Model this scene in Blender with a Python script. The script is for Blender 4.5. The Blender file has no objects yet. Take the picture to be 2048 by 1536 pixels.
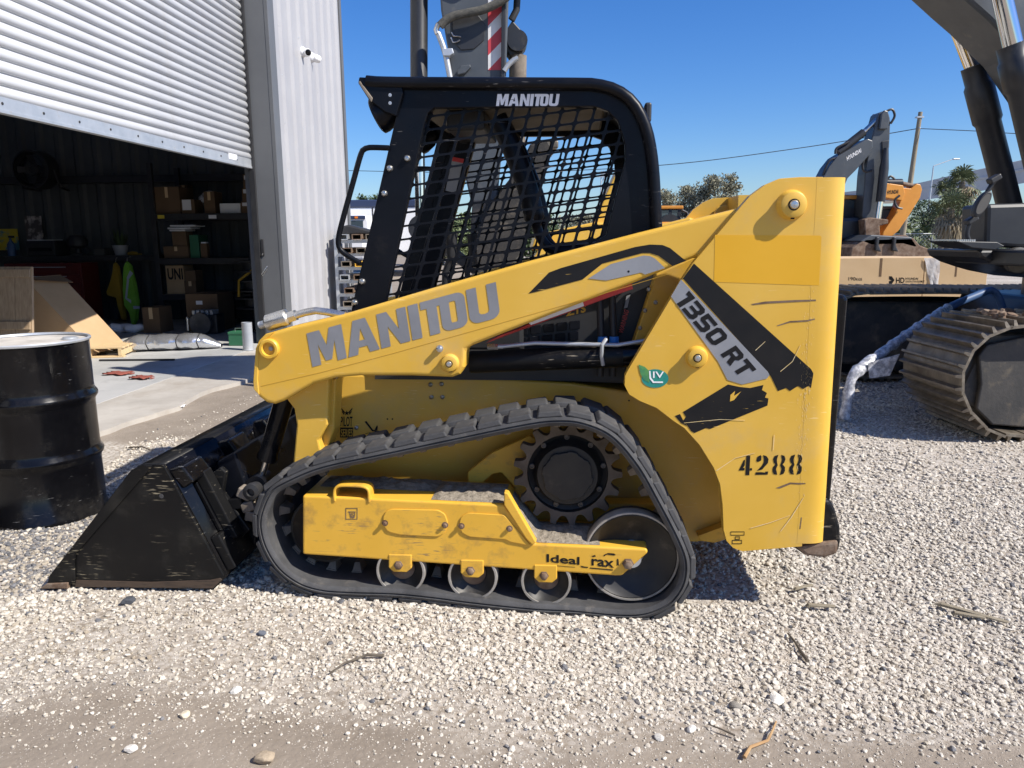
import bpy, bmesh, math, random
import numpy as np
from mathutils import Vector, Matrix
from mathutils.geometry import tessellate_polygon
R_ = math.radians
random.seed(7)
rng = np.random.default_rng(11)
scene = bpy.context.scene
COL = scene.collection

# ------------------------------------------------------------------ camera
FPX, CAM_H, PITCH, ROLL = 1540.0, 1.5, R_(10.7), R_(0.5)
_fw = Vector((0, math.cos(PITCH), -math.sin(PITCH)))
_up0 = Vector((0, math.sin(PITCH), math.cos(PITCH)))
_rt0 = Vector((1, 0, 0))
_rt = _rt0 * math.cos(ROLL) - _up0 * math.sin(ROLL)
_up = _up0 * math.cos(ROLL) + _rt0 * math.sin(ROLL)
CAMP = Vector((0, 0, CAM_H))
cam_d = bpy.data.cameras.new('camera')
cam = bpy.data.objects.new('camera', cam_d)
COL.objects.link(cam)
m = Matrix((( _rt.x, _up.x, -_fw.x, 0), (_rt.y, _up.y, -_fw.y, 0), (_rt.z, _up.z, -_fw.z, CAM_H), (0, 0, 0, 1)))
cam.matrix_world = m
cam_d.sensor_fit = 'HORIZONTAL'
cam_d.sensor_width = 36.0
cam_d.lens = 36.0 * FPX / 2048.0
cam_d.clip_start = 0.05
cam_d.clip_end = 2000
scene.camera = cam

# ------------------------------------------------------------------ light
SUN = Vector((-0.95, 0.46, -0.98)).normalized()          # direction the light travels
elev = math.asin(-SUN.z)
azim = math.atan2(-SUN.x, -SUN.y)                         # clockwise from +Y
world = bpy.data.worlds.new('World'); scene.world = world
world.use_nodes = True
wn = world.node_tree.nodes; wl = world.node_tree.links
for n in list(wn): wn.remove(n)
wo = wn.new('ShaderNodeOutputWorld'); bg = wn.new('ShaderNodeBackground'); sky = wn.new('ShaderNodeTexSky')
sky.sky_type = 'NISHITA'; sky.sun_disc = False
sky.sun_elevation = elev; sky.sun_rotation = azim
sky.altitude = 0; sky.air_density = 1.0; sky.dust_density = 0.5; sky.ozone_density = 8.0
bg.inputs['Strength'].default_value = 0.108
hsv = wn.new('ShaderNodeHueSaturation'); hsv.inputs['Saturation'].default_value = 1.2; hsv.inputs['Hue'].default_value = .51
wl.new(sky.outputs[0], hsv.inputs['Color']); wl.new(hsv.outputs[0], bg.inputs[0]); wl.new(bg.outputs[0], wo.inputs[0])
sun_d = bpy.data.lights.new('sun', 'SUN'); sun = bpy.data.objects.new('sun', sun_d); COL.objects.link(sun)
sun_d.energy = 5.0; sun_d.angle = R_(0.53); sun_d.color = (1.0, 0.94, 0.845)
sun.rotation_euler = SUN.to_track_quat('-Z', 'Y').to_euler()
sun.location = (20, -10, 30)
vs = scene.view_settings
vs.view_transform = 'Standard'; vs.look = 'None'; vs.exposure = 0.5; vs.gamma = 1.0; vs.use_curve_mapping = False
scene.cycles.max_bounces = 8

# ------------------------------------------------------------------ pixels of the photograph -> rays
def ray(u, v): return _fw * FPX + _rt * (u - 1024) + _up * (768 - v)
def onZ(u, v, z=0.0):
    d = ray(u, v); return CAMP + d * ((z - CAM_H) / d.z)
def atY(u, v, Y):
    d = ray(u, v); return CAMP + d * (Y / d.y)
class Frame:
    """a thing's own upright axes: x along, y away from the viewer, z up"""
    def __init__(s, origin, yaw):
        s.o = Vector(origin); s.yaw = yaw
        s.ex = Vector((math.cos(yaw), math.sin(yaw), 0)); s.ey = Vector((-math.sin(yaw), math.cos(yaw), 0))
    def __call__(s, u, v, y):
        d = ray(u, v); t = ((s.o + s.ey * y - CAMP).dot(s.ey)) / d.dot(s.ey)
        q = CAMP + d * t - s.o
        return Vector((q.dot(s.ex), y, q.z))
    def xz(s, pts, y): return [(p.x, p.z) for p in (s(u, v, y) for u, v in pts)]
    def ppm(s, y): # pixels per metre on that plane near the frame's origin
        a = s(1024, 700, y); b = s(1124, 700, y); return 100 / (b - a).length

# ------------------------------------------------------------------ ground height
def sstep(a, b, x):
    t = np.clip((x - a) / (b - a), 0, 1); return t * t * (3 - 2 * t)
def gz(x, y):
    x = np.asarray(x, float); y = np.asarray(y, float)
    near_ = np.interp(x, [-3.4, -3.0, -2.4, -1.95, -1.6, -1.25, -.88, .6], [.09, .085, .048, .046, .060, .074, .062, 0])
    far_ = np.interp(x, [-1.5, -.5, .6], [.09, .05, 0]); k_ = sstep(4.3, 5.6, y); rise = near_ * (1 - k_) + far_ * k_
    rise = rise * (1 - sstep(14, 22, y)) * sstep(-6, 0.5, y)
    w = 0.006 * np.sin(x * 2.3 + 1) * np.sin(y * 2.9) + 0.004 * np.sin(x * 5.1 + y * 3.7)
    w = w * (1 - sstep(20, 40, y))
    inside = (1 - sstep(-3.1, -2.75, x - .0676 * y)) * sstep(3.0, 3.6, y) * (1 - sstep(13.2, 13.8, y))
    rise = rise - .03 * inside; w = w * (1 - inside)
    return rise + w
def gzf(x, y): return float(gz(x, y))

# ------------------------------------------------------------------ mesh collecting
class MB:
    def __init__(s): s.v = []; s.f = []; s.sm = []
    def add(s, vs_, fs, smooth=False):
        o = len(s.v); s.v += [tuple(p) for p in vs_]
        for f in fs: s.f.append(tuple(o + i for i in f)); s.sm.append(smooth)
        return s
    def box(s, lo, hi, M=None):
        x0, y0, z0 = lo; x1, y1, z1 = hi
        P = [Vector(p) for p in ((x0, y0, z0), (x1, y0, z0), (x1, y1, z0), (x0, y1, z0), (x0, y0, z1), (x1, y0, z1), (x1, y1, z1), (x0, y1, z1))]
        if M is not None: P = [M @ p for p in P]
        return s.add(P, [(3, 2, 1, 0), (4, 5, 6, 7), (0, 1, 5, 4), (1, 2, 6, 5), (2, 3, 7, 6), (3, 0, 4, 7)])
    def prism(s, pts, y0, y1, holes=(), pts1=None):
        """outline in (x, z), pushed from y0 to y1; holes are further loops"""
        def ccw(p):
            a = sum(p[i][0] * p[(i + 1) % len(p)][1] - p[(i + 1) % len(p)][0] * p[i][1] for i in range(len(p)))
            return list(p) if a > 0 else list(p)[::-1]
        loops = [ccw(pts)] + [ccw(h)[::-1] for h in holes]
        loops1 = loops if pts1 is None else [ccw(pts1)]
        allp = [p for l in loops for p in l]; all1 = [p for l in loops1 for p in l]
        n = len(allp); V = [(p[0], y0, p[1]) for p in allp] + [(p[0], y1, p[1]) for p in all1]
        F = []
        if not holes:
            F.append(tuple(range(n))); F.append(tuple(range(2 * n - 1, n - 1, -1)))
        else:
            for t in tessellate_polygon([[Vector((p[0], p[1], 0)) for p in l] for l in loops]):
                a, b, c = t
                ar = (allp[b][0] - allp[a][0]) * (allp[c][1] - allp[a][1]) - (allp[c][0] - allp[a][0]) * (allp[b][1] - allp[a][1])
                if ar < 0: b, c = c, b
                F.append((a, b, c)); F.append((c + n, b + n, a + n))
        o = 0
        for l in loops:
            k = len(l)
            for i in range(k):
                j = (i + 1) % k; F.append((o + j, o + i, o + i + n, o + j + n))
            o += k
        return s.add(V, F)
    def tube(s, path, r, seg=10, cap=True, closed=False):
        P = [Vector(p) for p in path]; n = len(P)
        rad = r if isinstance(r, (list, tuple)) else [r] * n
        T = []
        for i in range(n):
            a = P[(i - 1) % n] if (i or closed) else P[0]; b = P[(i + 1) % n] if (i < n - 1 or closed) else P[-1]
            T.append((b - a).normalized())
        ref = Vector((0, 0, 1)) if abs(T[0].z) < .9 else Vector((1, 0, 0))
        nrm = T[0].cross(ref).normalized(); V = []
        for i in range(n):
            nrm = (nrm - T[i] * nrm.dot(T[i])).normalized(); bn = T[i].cross(nrm)
            for k in range(seg):
                a = 2 * math.pi * k / seg
                V.append(P[i] + (nrm * math.cos(a) + bn * math.sin(a)) * rad[i])
        F = []
        for i in range(n if closed else n - 1):
            j = (i + 1) % n
            for k in range(seg):
                l = (k + 1) % seg
                F.append((i * seg + k, i * seg + l, j * seg + l, j * seg + k))
        o = len(s.v)
        s.add(V, F, True)
        if cap and not closed:
            s.f.append(tuple(o + k for k in range(seg - 1, -1, -1))); s.sm.append(False)
            s.f.append(tuple(o + (n - 1) * seg + k for k in range(seg))); s.sm.append(False)
        return s
    def cyl(s, p0, p1, r, seg=20, r1=None): return s.tube([p0, p1], [r, r if r1 is None else r1], seg)
    def lathe(s, origin, axis, prof, seg=28, cap=True):
        """prof: (radius, distance along axis)"""
        ax = Vector(axis).normalized(); ref = Vector((0, 0, 1)) if abs(ax.z) < .9 else Vector((1, 0, 0))
        e1 = ax.cross(ref).normalized(); e2 = ax.cross(e1); O = Vector(origin); V = []; F = []
        for r, d in prof:
            for k in range(seg):
                a = 2 * math.pi * k / seg; V.append(O + ax * d + (e1 * math.cos(a) + e2 * math.sin(a)) * r)
        for i in range(len(prof) - 1):
            for k in range(seg):
                l = (k + 1) % seg; F.append((i * seg + k, i * seg + l, (i + 1) * seg + l, (i + 1) * seg + k))
        o = len(s.v); s.add(V, F, True)
        if cap:
            if prof[0][0] > 1e-5: s.f.append(tuple(o + k for k in range(seg - 1, -1, -1))); s.sm.append(False)
            if prof[-1][0] > 1e-5: s.f.append(tuple(o + (len(prof) - 1) * seg + k for k in range(seg))); s.sm.append(False)
        return s
    def grid(s, P):
        """P[i][j] points"""
        n, k = len(P), len(P[0]); V = [p for row in P for p in row]
        return s.add(V, [(i * k + j, i * k + j + 1, (i + 1) * k + j + 1, (i + 1) * k + j) for i in range(n - 1) for j in range(k - 1)], True)
    def mesh(s, name):
        me = bpy.data.meshes.new(name); me.from_pydata(s.v, [], s.f)
        me.polygons.foreach_set('use_smooth', s.sm); me.update()
        if any(s.sm): me.set_sharp_from_angle(angle=R_(42))
        return me
    def build(s, name, mat, parent=None, bevel=0, seg=2, loc=None, rot=None, recalc=False, solid=0):
        me = s.mesh(name)
        if recalc:
            b = bmesh.new(); b.from_mesh(me); bmesh.ops.recalc_face_normals(b, faces=b.faces); b.to_mesh(me); b.free()
        return link(name, me, mat, parent, bevel, seg, loc, rot, solid)
def link(name, me, mat, parent=None, bevel=0, seg=2, loc=None, rot=None, solid=0):
    if mat is not None and not me.materials: me.materials.append(mat)
    o = bpy.data.objects.new(name, me); COL.objects.link(o)
    if parent is not None: o.parent = parent
    if loc is not None: o.location = loc
    if rot is not None: o.rotation_euler = rot
    if solid:
        q = o.modifiers.new('thick', 'SOLIDIFY'); q.thickness = solid; q.offset = 0
    if bevel:
        q = o.modifiers.new('edge', 'BEVEL'); q.width = bevel; q.segments = seg; q.limit_method = 'ANGLE'; q.angle_limit = R_(38); q.use_clamp_overlap = True
    return o
def tag(o, label, cat, group=None, kind=None):
    if label: o['label'] = label
    if cat: o['category'] = cat
    if group: o['group'] = group
    if kind: o['kind'] = kind
    return o
def thing(name, label, cat, loc=(0, 0, 0), yaw=0, group=None):
    o = bpy.data.objects.new(name, None); COL.objects.link(o); o.empty_display_size = .1
    o.location = loc; o.rotation_euler = (0, 0, yaw)
    return tag(o, label, cat, group)
def dup(o, parent=None, loc=None, rot=None):
    c = o.copy(); COL.objects.link(c); c.parent = parent
    if loc is not None: c.location = loc
    if rot is not None: c.rotation_euler = rot
    for ch in list(o.children): dup(ch, c)
    return c
def smooth_loop(pts, n, closed=True):
    """Catmull-Rom through pts, resampled evenly"""
    P = [np.array(p, float) for p in pts]; k = len(P); out = []
    rngk = range(k) if closed else range(k - 1)
    for i in rngk:
        g = (lambda j: P[j % k]) if closed else (lambda j: P[min(max(j, 0), k - 1)])
        p0, p1, p2, p3 = g(i - 1), g(i), g(i + 1), g(i + 2)
        for t in np.linspace(0, 1, 16, endpoint=False):
            out.append(.5 * (2 * p1 + (p2 - p0) * t + (2 * p0 - 5 * p1 + 4 * p2 - p3) * t * t + (3 * p1 - p0 - 3 * p2 + p3) * t ** 3))
    if not closed: out.append(P[-1])
    A = np.array(out); B = np.vstack([A, A[:1]]) if closed else A
    d = np.r_[0, np.cumsum(np.linalg.norm(np.diff(B, axis=0), axis=1))]
    s = np.linspace(0, d[-1], n, endpoint=not closed)
    return np.stack([np.interp(s, d, B[:, c]) for c in range(B.shape[1])], 1), d[-1]
def round_poly(pts, r, n=4):
    out = []; k = len(pts)
    for i in range(k):
        p = Vector(pts[i]); a = Vector(pts[i - 1]) - p; b = Vector(pts[(i + 1) % k]) - p
        rr = r[i] if isinstance(r, (list, tuple)) else r
        rr = min(rr, a.length * .45, b.length * .45)
        if rr < 1e-6: out.append(tuple(p)); continue
        a = p + a.normalized() * rr; b = p + b.normalized() * rr
        for j in range(n + 1):
            t = j / n; out.append(tuple(a * (1 - t) ** 2 + p * (2 * t * (1 - t)) + b * t * t))
    return out

# ------------------------------------------------------------------ materials
def mat(name, c1, c2=None, rough=.5, metal=0.0, scale=6.0, bump=0.0, bscale=40.0, fac=(.35, .65), spec=None, detail=6.0,
        dirt=None, dirt_amt=0.0, dirt_scale=9.0, scratch=None, scratch_amt=0.0, coat=0.0, rvar=0.0, stretch=(1, 1, 1), trans=0.0, alpha=None, emis=None):
    M = bpy.data.materials.new(name); M.use_nodes = True
    N = M.node_tree.nodes; L = M.node_tree.links; b = N['Principled BSDF']
    b.inputs['Roughness'].default_value = rough; b.inputs['Metallic'].default_value = metal
    if coat: b.inputs['Coat Weight'].default_value = coat; b.inputs['Coat Roughness'].default_value = .12
    if spec is not None: b.inputs['Specular IOR Level'].default_value = spec
    if trans: b.inputs['Transmission Weight'].default_value = trans
    if alpha is not None: b.inputs['Alpha'].default_value = alpha
    if emis: b.inputs['Emission Color'].default_value = (*emis[0], 1); b.inputs['Emission Strength'].default_value = emis[1]
    tc = N.new('ShaderNodeTexCoord'); mp = N.new('ShaderNodeMapping'); L.new(tc.outputs['Object'], mp.inputs[0]); mp.inputs['Scale'].default_value = stretch
    def noise(sc, det=detail, rgh=.6):
        n = N.new('ShaderNodeTexNoise'); n.inputs['Scale'].default_value = sc; n.inputs['Detail'].default_value = det; n.inputs['Roughness'].default_value = rgh
        L.new(mp.outputs[0], n.inputs['Vector']); return n
    def ramp(src, a, c, ca=(0, 0, 0), cc=(1, 1, 1)):
        r = N.new('ShaderNodeValToRGB'); r.color_ramp.elements[0].position = a; r.color_ramp.elements[1].position = c
        r.color_ramp.elements[0].color = (*ca, 1); r.color_ramp.elements[1].color = (*cc, 1); L.new(src, r.inputs[0]); return r
    def mix(fa, A, B):
        x = N.new('ShaderNodeMix'); x.data_type = 'RGBA'
        if isinstance(fa, float): x.inputs[0].default_value = fa
        else: L.new(fa, x.inputs[0])
        for i, q in ((6, A), (7, B)):
            if isinstance(q, tuple): x.inputs[i].default_value = (*q, 1)
            else: L.new(q, x.inputs[i])
        return x.outputs[2]
    col = c1
    if c2 is not None: col = ramp(noise(scale).outputs['Fac'], fac[0], fac[1], c1, c2).outputs[0]
    if dirt is not None:
        r = ramp(noise(dirt_scale, 8, .68).outputs['Fac'], .62 - .3 * dirt_amt, .78 - .2 * dirt_amt)
        q = N.new('ShaderNodeMath'); q.operation = 'MULTIPLY'; q.inputs[1].default_value = min(1, .55 + dirt_amt * .5); L.new(r.outputs[0], q.inputs[0])
        col = mix(q.outputs[0], col, dirt)
    if scratch is not None:
        # thin stretched streaks with their own shapes
        mp2 = N.new('ShaderNodeMapping'); L.new(tc.outputs['Object'], mp2.inputs[0]); mp2.inputs['Scale'].default_value = (2.2, 3, 26); mp2.inputs['Rotation'].default_value = (0, .42, 0)
        n = N.new('ShaderNodeTexNoise'); n.inputs['Scale'].default_value = 7; n.inputs['Detail'].default_value = 3; L.new(mp2.outputs[0], n.inputs['Vector'])
        r = ramp(n.outputs['Fac'], .70 - .08 * scratch_amt, .73 - .06 * scratch_amt)
        n2 = noise(3.1, 3); r2 = ramp(n2.outputs['Fac'], .5, .6)
        q = N.new('ShaderNodeMath'); q.operation = 'MULTIPLY'; L.new(r.outputs[0], q.inputs[0]); L.new(r2.outputs[0], q.inputs[1])
        col = mix(q.outputs[0], col, scratch)
    if isinstance(col, tuple): b.inputs['Base Color'].default_value = (*col, 1)
    else: L.new(col, b.inputs['Base Color'])
    if rvar:
        r = ramp(noise(scale * 2.3).outputs['Fac'], .3, .7, (rough - rvar,) * 3, (rough + rvar,) * 3); L.new(r.outputs[0], b.inputs['Roughness'])
    if bump:
        n = noise(bscale, 6); bp = N.new('ShaderNodeBump'); bp.inputs['Strength'].default_value = bump; bp.inputs['Distance'].default_value = .01
        L.new(n.outputs['Fac'], bp.inputs['Height']); L.new(bp.outputs[0], b.inputs['Normal'])
    return M
MT = {}
MT['yellow'] = mat('yellow_paint', (.665, .385, .034), (.745, .46, .078), .44, scale=1.6, fac=(.3, .7), detail=10, bump=.03, bscale=9, dirt=(.60, .395, .13), dirt_amt=.30, dirt_scale=3.5, scratch=(.78, .55, .2), scratch_amt=.5, rvar=.1)
MT['yellow_worn'] = mat('worn_yellow_paint', (.70, .39, .035), (.75, .43, .05), .5, scale=3, bump=.05, bscale=14, dirt=(.26, .155, .06), dirt_amt=.26, dirt_scale=9, scratch=(.30, .19, .08), scratch_amt=.9, rvar=.08)
MT['yellow_fresh'] = mat('unfaded_yellow_paint', (.73, .385, .012), (.76, .41, .02), .4, scale=3)
MT['black'] = mat('black_paint', (.004, .005, .008), (.006, .007, .011), .36, spec=.2, scale=4, bump=.03, bscale=20, dirt=(.022, .021, .021), dirt_amt=.1, scratch=(.16, .15, .14), scratch_amt=.3, rvar=.1)
MT['black_worn'] = mat('worn_black_paint', (.006, .006, .007), (.010, .010, .010), .46, spec=.2, scale=4, bump=.05, bscale=24, dirt=(.05, .043, .035), dirt_amt=.16, dirt_scale=6, scratch=(.24, .21, .16), scratch_amt=.7, rvar=.1)
MT['bucket_black'] = mat('scuffed_bucket_paint', (.005, .005, .006), (.009, .009, .009), .42, scale=4, spec=.22, bump=.06, bscale=24, dirt=(.035, .033, .030), dirt_amt=.22, dirt_scale=4, scratch=(.30, .26, .18), scratch_amt=1.1, rvar=.1)
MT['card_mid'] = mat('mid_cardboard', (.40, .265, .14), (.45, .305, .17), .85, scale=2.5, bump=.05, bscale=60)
MT['exc_bucket'] = mat('grey_worn_bucket', (.03, .028, .026), (.055, .05, .044), .7, .2, scale=7, bump=.2, dirt=(.24, .2, .15), dirt_amt=.2)
MT['black_gloss'] = mat('glossy_black_paint', (.003, .003, .004), (.006, .006, .007), .17, scale=5, spec=.3, bump=.08, bscale=4, dirt=(.024, .022, .02), dirt_amt=.24, dirt_scale=5, rvar=.08, scratch=(.12, .12, .12), scratch_amt=.3)
MT['decal_black'] = mat('black_vinyl', (.009, .009, .010), (.014, .013, .013), .45, scale=9, spec=.25, scratch=(.52, .34, .08), scratch_amt=.25)
MT['decal_grey'] = mat('grey_vinyl', (.24, .25, .27), (.28, .29, .31), .5, scale=6)
MT['letter_grey'] = mat('grey_lettering', (.20, .205, .22), (.235, .24, .255), .5, scale=6)
MT['white_letter'] = mat('white_lettering', (.80, .80, .80), (.86, .86, .86), .5, scratch=(.04, .04, .04), scratch_amt=.5)
MT['rubber'] = mat('dusty_rubber', (.038, .038, .040), (.075, .075, .077), .75, scale=7, bump=.12, bscale=45, dirt=(.17, .155, .135), dirt_amt=.2, dirt_scale=12)
MT['steel'] = mat('bare_steel', (.52, .51, .49), (.64, .63, .61), .3, .9, scale=18, rvar=.1)
MT['chrome'] = mat('chrome_rod', (.78, .77, .75), None, .08, 1.0)
MT['rusty'] = mat('rusty_iron', (.11, .062, .036), (.24, .17, .12), .8, .1, scale=10, bump=.25, bscale=50, dirt=(.33, .28, .22), dirt_amt=.25)
MT['dusty_iron'] = mat('dusty_iron', (.14, .115, .09), (.26, .22, .175), .78, .1, scale=9, bump=.2, bscale=50, dirt=(.05, .045, .04), dirt_amt=.15)
MT['sprocket_iron'] = mat('dusty_sprocket_iron', (.085, .066, .048), (.16, .13, .10), .8, .1, scale=9, bump=.2, bscale=50, dirt=(.04, .034, .028), dirt_amt=.2)
MT['film'] = mat('clear_film', (.62, .62, .64), (.74, .74, .76), .25, scale=12, bump=.6, bscale=20, alpha=.75)
MT['bolt'] = mat('zinc_bolt', (.42, .40, .36), (.30, .26, .2), .42, .7, scale=60)
MT['wheel'] = mat('dark_wheel', (.020, .020, .021), (.038, .036, .033), .5, .3, scale=7, dirt=(.12, .105, .085), dirt_amt=.16, dirt_scale=11)
MT['rim'] = mat('worn_steel_rim', (.30, .28, .25), (.42, .40, .37), .5, .4, scale=14)
MT['dirt'] = mat('dry_dirt', (.17, .145, .11), (.34, .295, .235), .95, scale=50, bump=.8, bscale=120)
MT['red'] = mat('red_paint', (.52, .035, .03), (.58, .05, .04), .4, scale=5)
MT['white'] = mat('white_paint', (.76, .76, .76), (.80, .80, .80), .4, scale=4, dirt=(.6, .58, .52), dirt_amt=.05)
MT['door_white'] = mat('white_door_slats', (.60, .61, .625), (.66, .67, .68), .42, scale=1.5, dirt=(.52, .48, .40), dirt_amt=.06, dirt_scale=2.2)
MT['panel_white'] = mat('light_grey_cladding', (.345, .345, .36), (.39, .39, .40), .5, scale=1.2, dirt=(.42, .40, .36), dirt_amt=.05, dirt_scale=3)
MT['trim'] = mat('grey_steel_trim', (.115, .12, .127), (.13, .135, .142), .5, scale=2)
MT['galv'] = mat('galvanised_steel', (.46, .49, .52), (.56, .58, .60), .38, .5, scale=7, dirt=(.5, .42, .3), dirt_amt=.08)
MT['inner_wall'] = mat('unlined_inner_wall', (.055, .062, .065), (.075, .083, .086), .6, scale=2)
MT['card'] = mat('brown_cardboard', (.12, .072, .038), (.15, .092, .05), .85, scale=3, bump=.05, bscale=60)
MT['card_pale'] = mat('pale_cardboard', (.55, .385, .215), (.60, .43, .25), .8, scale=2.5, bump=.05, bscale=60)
MT['wood'] = mat('raw_pine', (.56, .40, .21), (.66, .50, .29), .75, scale=3, stretch=(1, 14, 14), bump=.1)
MT['oldwood'] = mat('brown_plywood', (.30, .21, .13), (.42, .31, .20), .75, scale=4, stretch=(12, 12, 1.2), bump=.1)
MT['paper'] = mat('white_paper', (.72, .72, .74), None, .8)
MT['dark'] = mat('dark_plastic', (.02, .02, .022), (.03, .03, .032), .5, scale=5)
MT['glass'] = mat('cab_glass', (.05, .07, .08), None, .05, 0, spec=.8)
MT['foil'] = mat('silver_foil', (.66, .67, .70), (.78, .79, .81), .22, .85, scale=5, bump=.9, bscale=9)
MT['hivis'] = mat('lime_fabric', (.20, .48, .04), (.25, .55, .06), .85, scale=6)
MT['mustard'] = mat('mustard_fabric', (.32, .19, .012), (.38, .23, .02), .85, scale=6)
MT['reflect'] = mat('reflective_tape', (.5, .53, .58), None, .35)
MT['redrag'] = mat('red_brown_cloth', (.22, .055, .04), (.30, .085, .06), .95, scale=14, bump=.3)
MT['exc_grey'] = mat('dark_grey_excavator_paint', (.058, .066, .075), (.075, .084, .094), .42, scale=3, bump=.03, dirt=(.17, .16, .14), dirt_amt=.08, rvar=.06)
MT['exc_dark'] = mat('black_excavator_paint', (.02, .021, .024), (.032, .033, .036), .4, scale=4, dirt=(.09, .08, .07), dirt_amt=.1)
MT['orange'] = mat('orange_excavator_paint', (.58, .235, .028), (.64, .275, .04), .42, scale=2, dirt=(.3, .2, .1), dirt_amt=.06)
MT['shoe'] = mat('worn_track_steel', (.13, .108, .082), (.23, .195, .15), .5, .45, scale=10, bump=.2, bscale=40, dirt=(.28, .25, .2), dirt_amt=.2, rvar=.1)
MT['mud'] = mat('mud_caked_frame', (.035, .034, .033), (.06, .055, .05), .7, scale=5, dirt=(.20, .16, .105), dirt_amt=.36, dirt_scale=4, bump=.2)
MT['blue_pipe'] = mat('blue_pipe', (.05, .10, .22), (.06, .12, .26), .45)
MT['wrap'] = mat('clear_plastic_wrap', (.30, .31, .34), (.68, .69, .73), .16, 0, scale=26, bump=1.0, bscale=38, spec=.9, fac=(.42, .62))  # pale speckles in the base colour stand in for glints on the film
MT['concrete_far'] = mat('overpass_concrete', (.46, .46, .45), (.54, .54, .53), .85, scale=.4)
MT['pole'] = mat('weathered_pole', (.20, .165, .11), (.29, .25, .18), .85, scale=3, stretch=(6, 6, .5), bump=.2)
MT['bark'] = mat('bark', (.11, .09, .07), (.19, .16, .125), .9, scale=6, bump=.3)
MT['leaf_grey'] = mat('dry_foliage', (.17, .165, .11), (.27, .26, .18), .8, scale=.7)
MT['leaf'] = mat('green_foliage', (.075, .105, .04), (.16, .19, .075), .75, scale=.6)
MT['leaf_dark'] = mat('dark_green_foliage', (.035, .06, .022), (.075, .11, .038), .75, scale=.6)
MT['palm'] = mat('palm_foliage', (.07, .095, .04), (.15, .17, .08), .7, scale=1.5)
MT['palm_dead'] = mat('dead_palm_fronds', (.22, .17, .10), (.30, .25, .16), .85, scale=1.5)
MT['wire'] = mat('wire_grey', (.04, .045, .05), None, .6)
MT['roof_in'] = mat('brown_headliner', (.16, .135, .10), (.22, .19, .145), .7, scale=5)
MT['green_logo'] = mat('teal_logo', (.01, .20, .17), (.02, .25, .2), .4)
MT['green_leaf'] = mat('green_logo_leaf', (.12, .34, .08), (.02, .16, .10), .4, scale=22)
MT['beige'] = mat('beige_body_panel', (.07, .066, .058), (.095, .089, .078), .5, scale=3)
MT['amber'] = mat('amber_lens', (.8, .22, .02), None, .3)
MT['navy'] = mat('navy_paint', (.035, .05, .10), None, .35)
MT['blue_tie'] = mat('blue_plastic', (.03, .22, .62), None, .4)
MT['green_box'] = mat('green_steel', (.03, .14, .07), None, .5)
MT['reddark'] = mat('red_tool_chest', (.10, .010, .008), None, .4)
MT['yposter'] = mat('yellow_poster', (.62, .48, .04), (.10, .25, .30), .7, scale=4, fac=(.52, .6))
MT['cal'] = mat('printed_calendar', (.10, .085, .085), (.55, .5, .48), .7, scale=7, fac=(.5, .62))
MT['stripe_red'] = mat('red_reflective', (.50, .05, .06), None, .45)
MT['stripe_white'] = mat('white_reflective', (.70, .70, .70), (.62, .61, .6), .45, scale=12)
MT['hose'] = mat('sleeved_hose', (.055, .055, .05), (.10, .095, .08), .8, scale=30, bump=.5, bscale=160)

# ------------------------------------------------------------------ flat lettering
def text_geo(s, bold=0.0, space=1.0):
    cu = bpy.data.curves.new('t', 'FONT'); cu.body = s; cu.size = 1; cu.offset = bold; cu.space_character = space; cu.resolution_u = 3
    o = bpy.data.objects.new('t', cu); COL.objects.link(o)
    dg = bpy.context.evaluated_depsgraph_get(); me = bpy.data.meshes.new_from_object(o.evaluated_get(dg))
    V = [(v.co.x, v.co.y) for v in me.vertices]; F = [tuple(p.vertices) for p in me.polygons]
    bpy.data.objects.remove(o); bpy.data.meshes.remove(me); bpy.data.curves.remove(cu)
    return V, F
def fit_affine(V, bl, br, tl):
    xs = [v[0] for v in V]; ys = [v[1] for v in V]; x0, x1, y0, y1 = min(xs), max(xs), min(ys), max(ys)
    bl, br, tl = Vector(bl), Vector(br), Vector(tl)
    return [bl + (br - bl) * ((x - x0) / (x1 - x0)) + (tl - bl) * ((y - y0) / (y1 - y0)) for x, y in V]
def face_to(V3, F, toward):
    out = []
    for f in F:
        a, b, c = V3[f[0]], V3[f[1]], V3[f[2]]
        out.append(f if (b - a).cross(c - a).dot(toward) > 0 else tuple(reversed(f)))
    return out
def decal(name, geo, bl, br, tl, material, parent, toward):
    V3 = fit_affine(geo[0], bl, br, tl); F = face_to(V3, geo[1], Vector(toward))
    return MB().add(V3, F).build(name, material, parent)
def arc(cx, cy, rx, ry, a0, a1, n=8):
    return [(cx + rx * math.cos(R_(a0 + (a1 - a0) * i / n)), cy + ry * math.sin(R_(a0 + (a1 - a0) * i / n))) for i in range(n + 1)]
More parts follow.
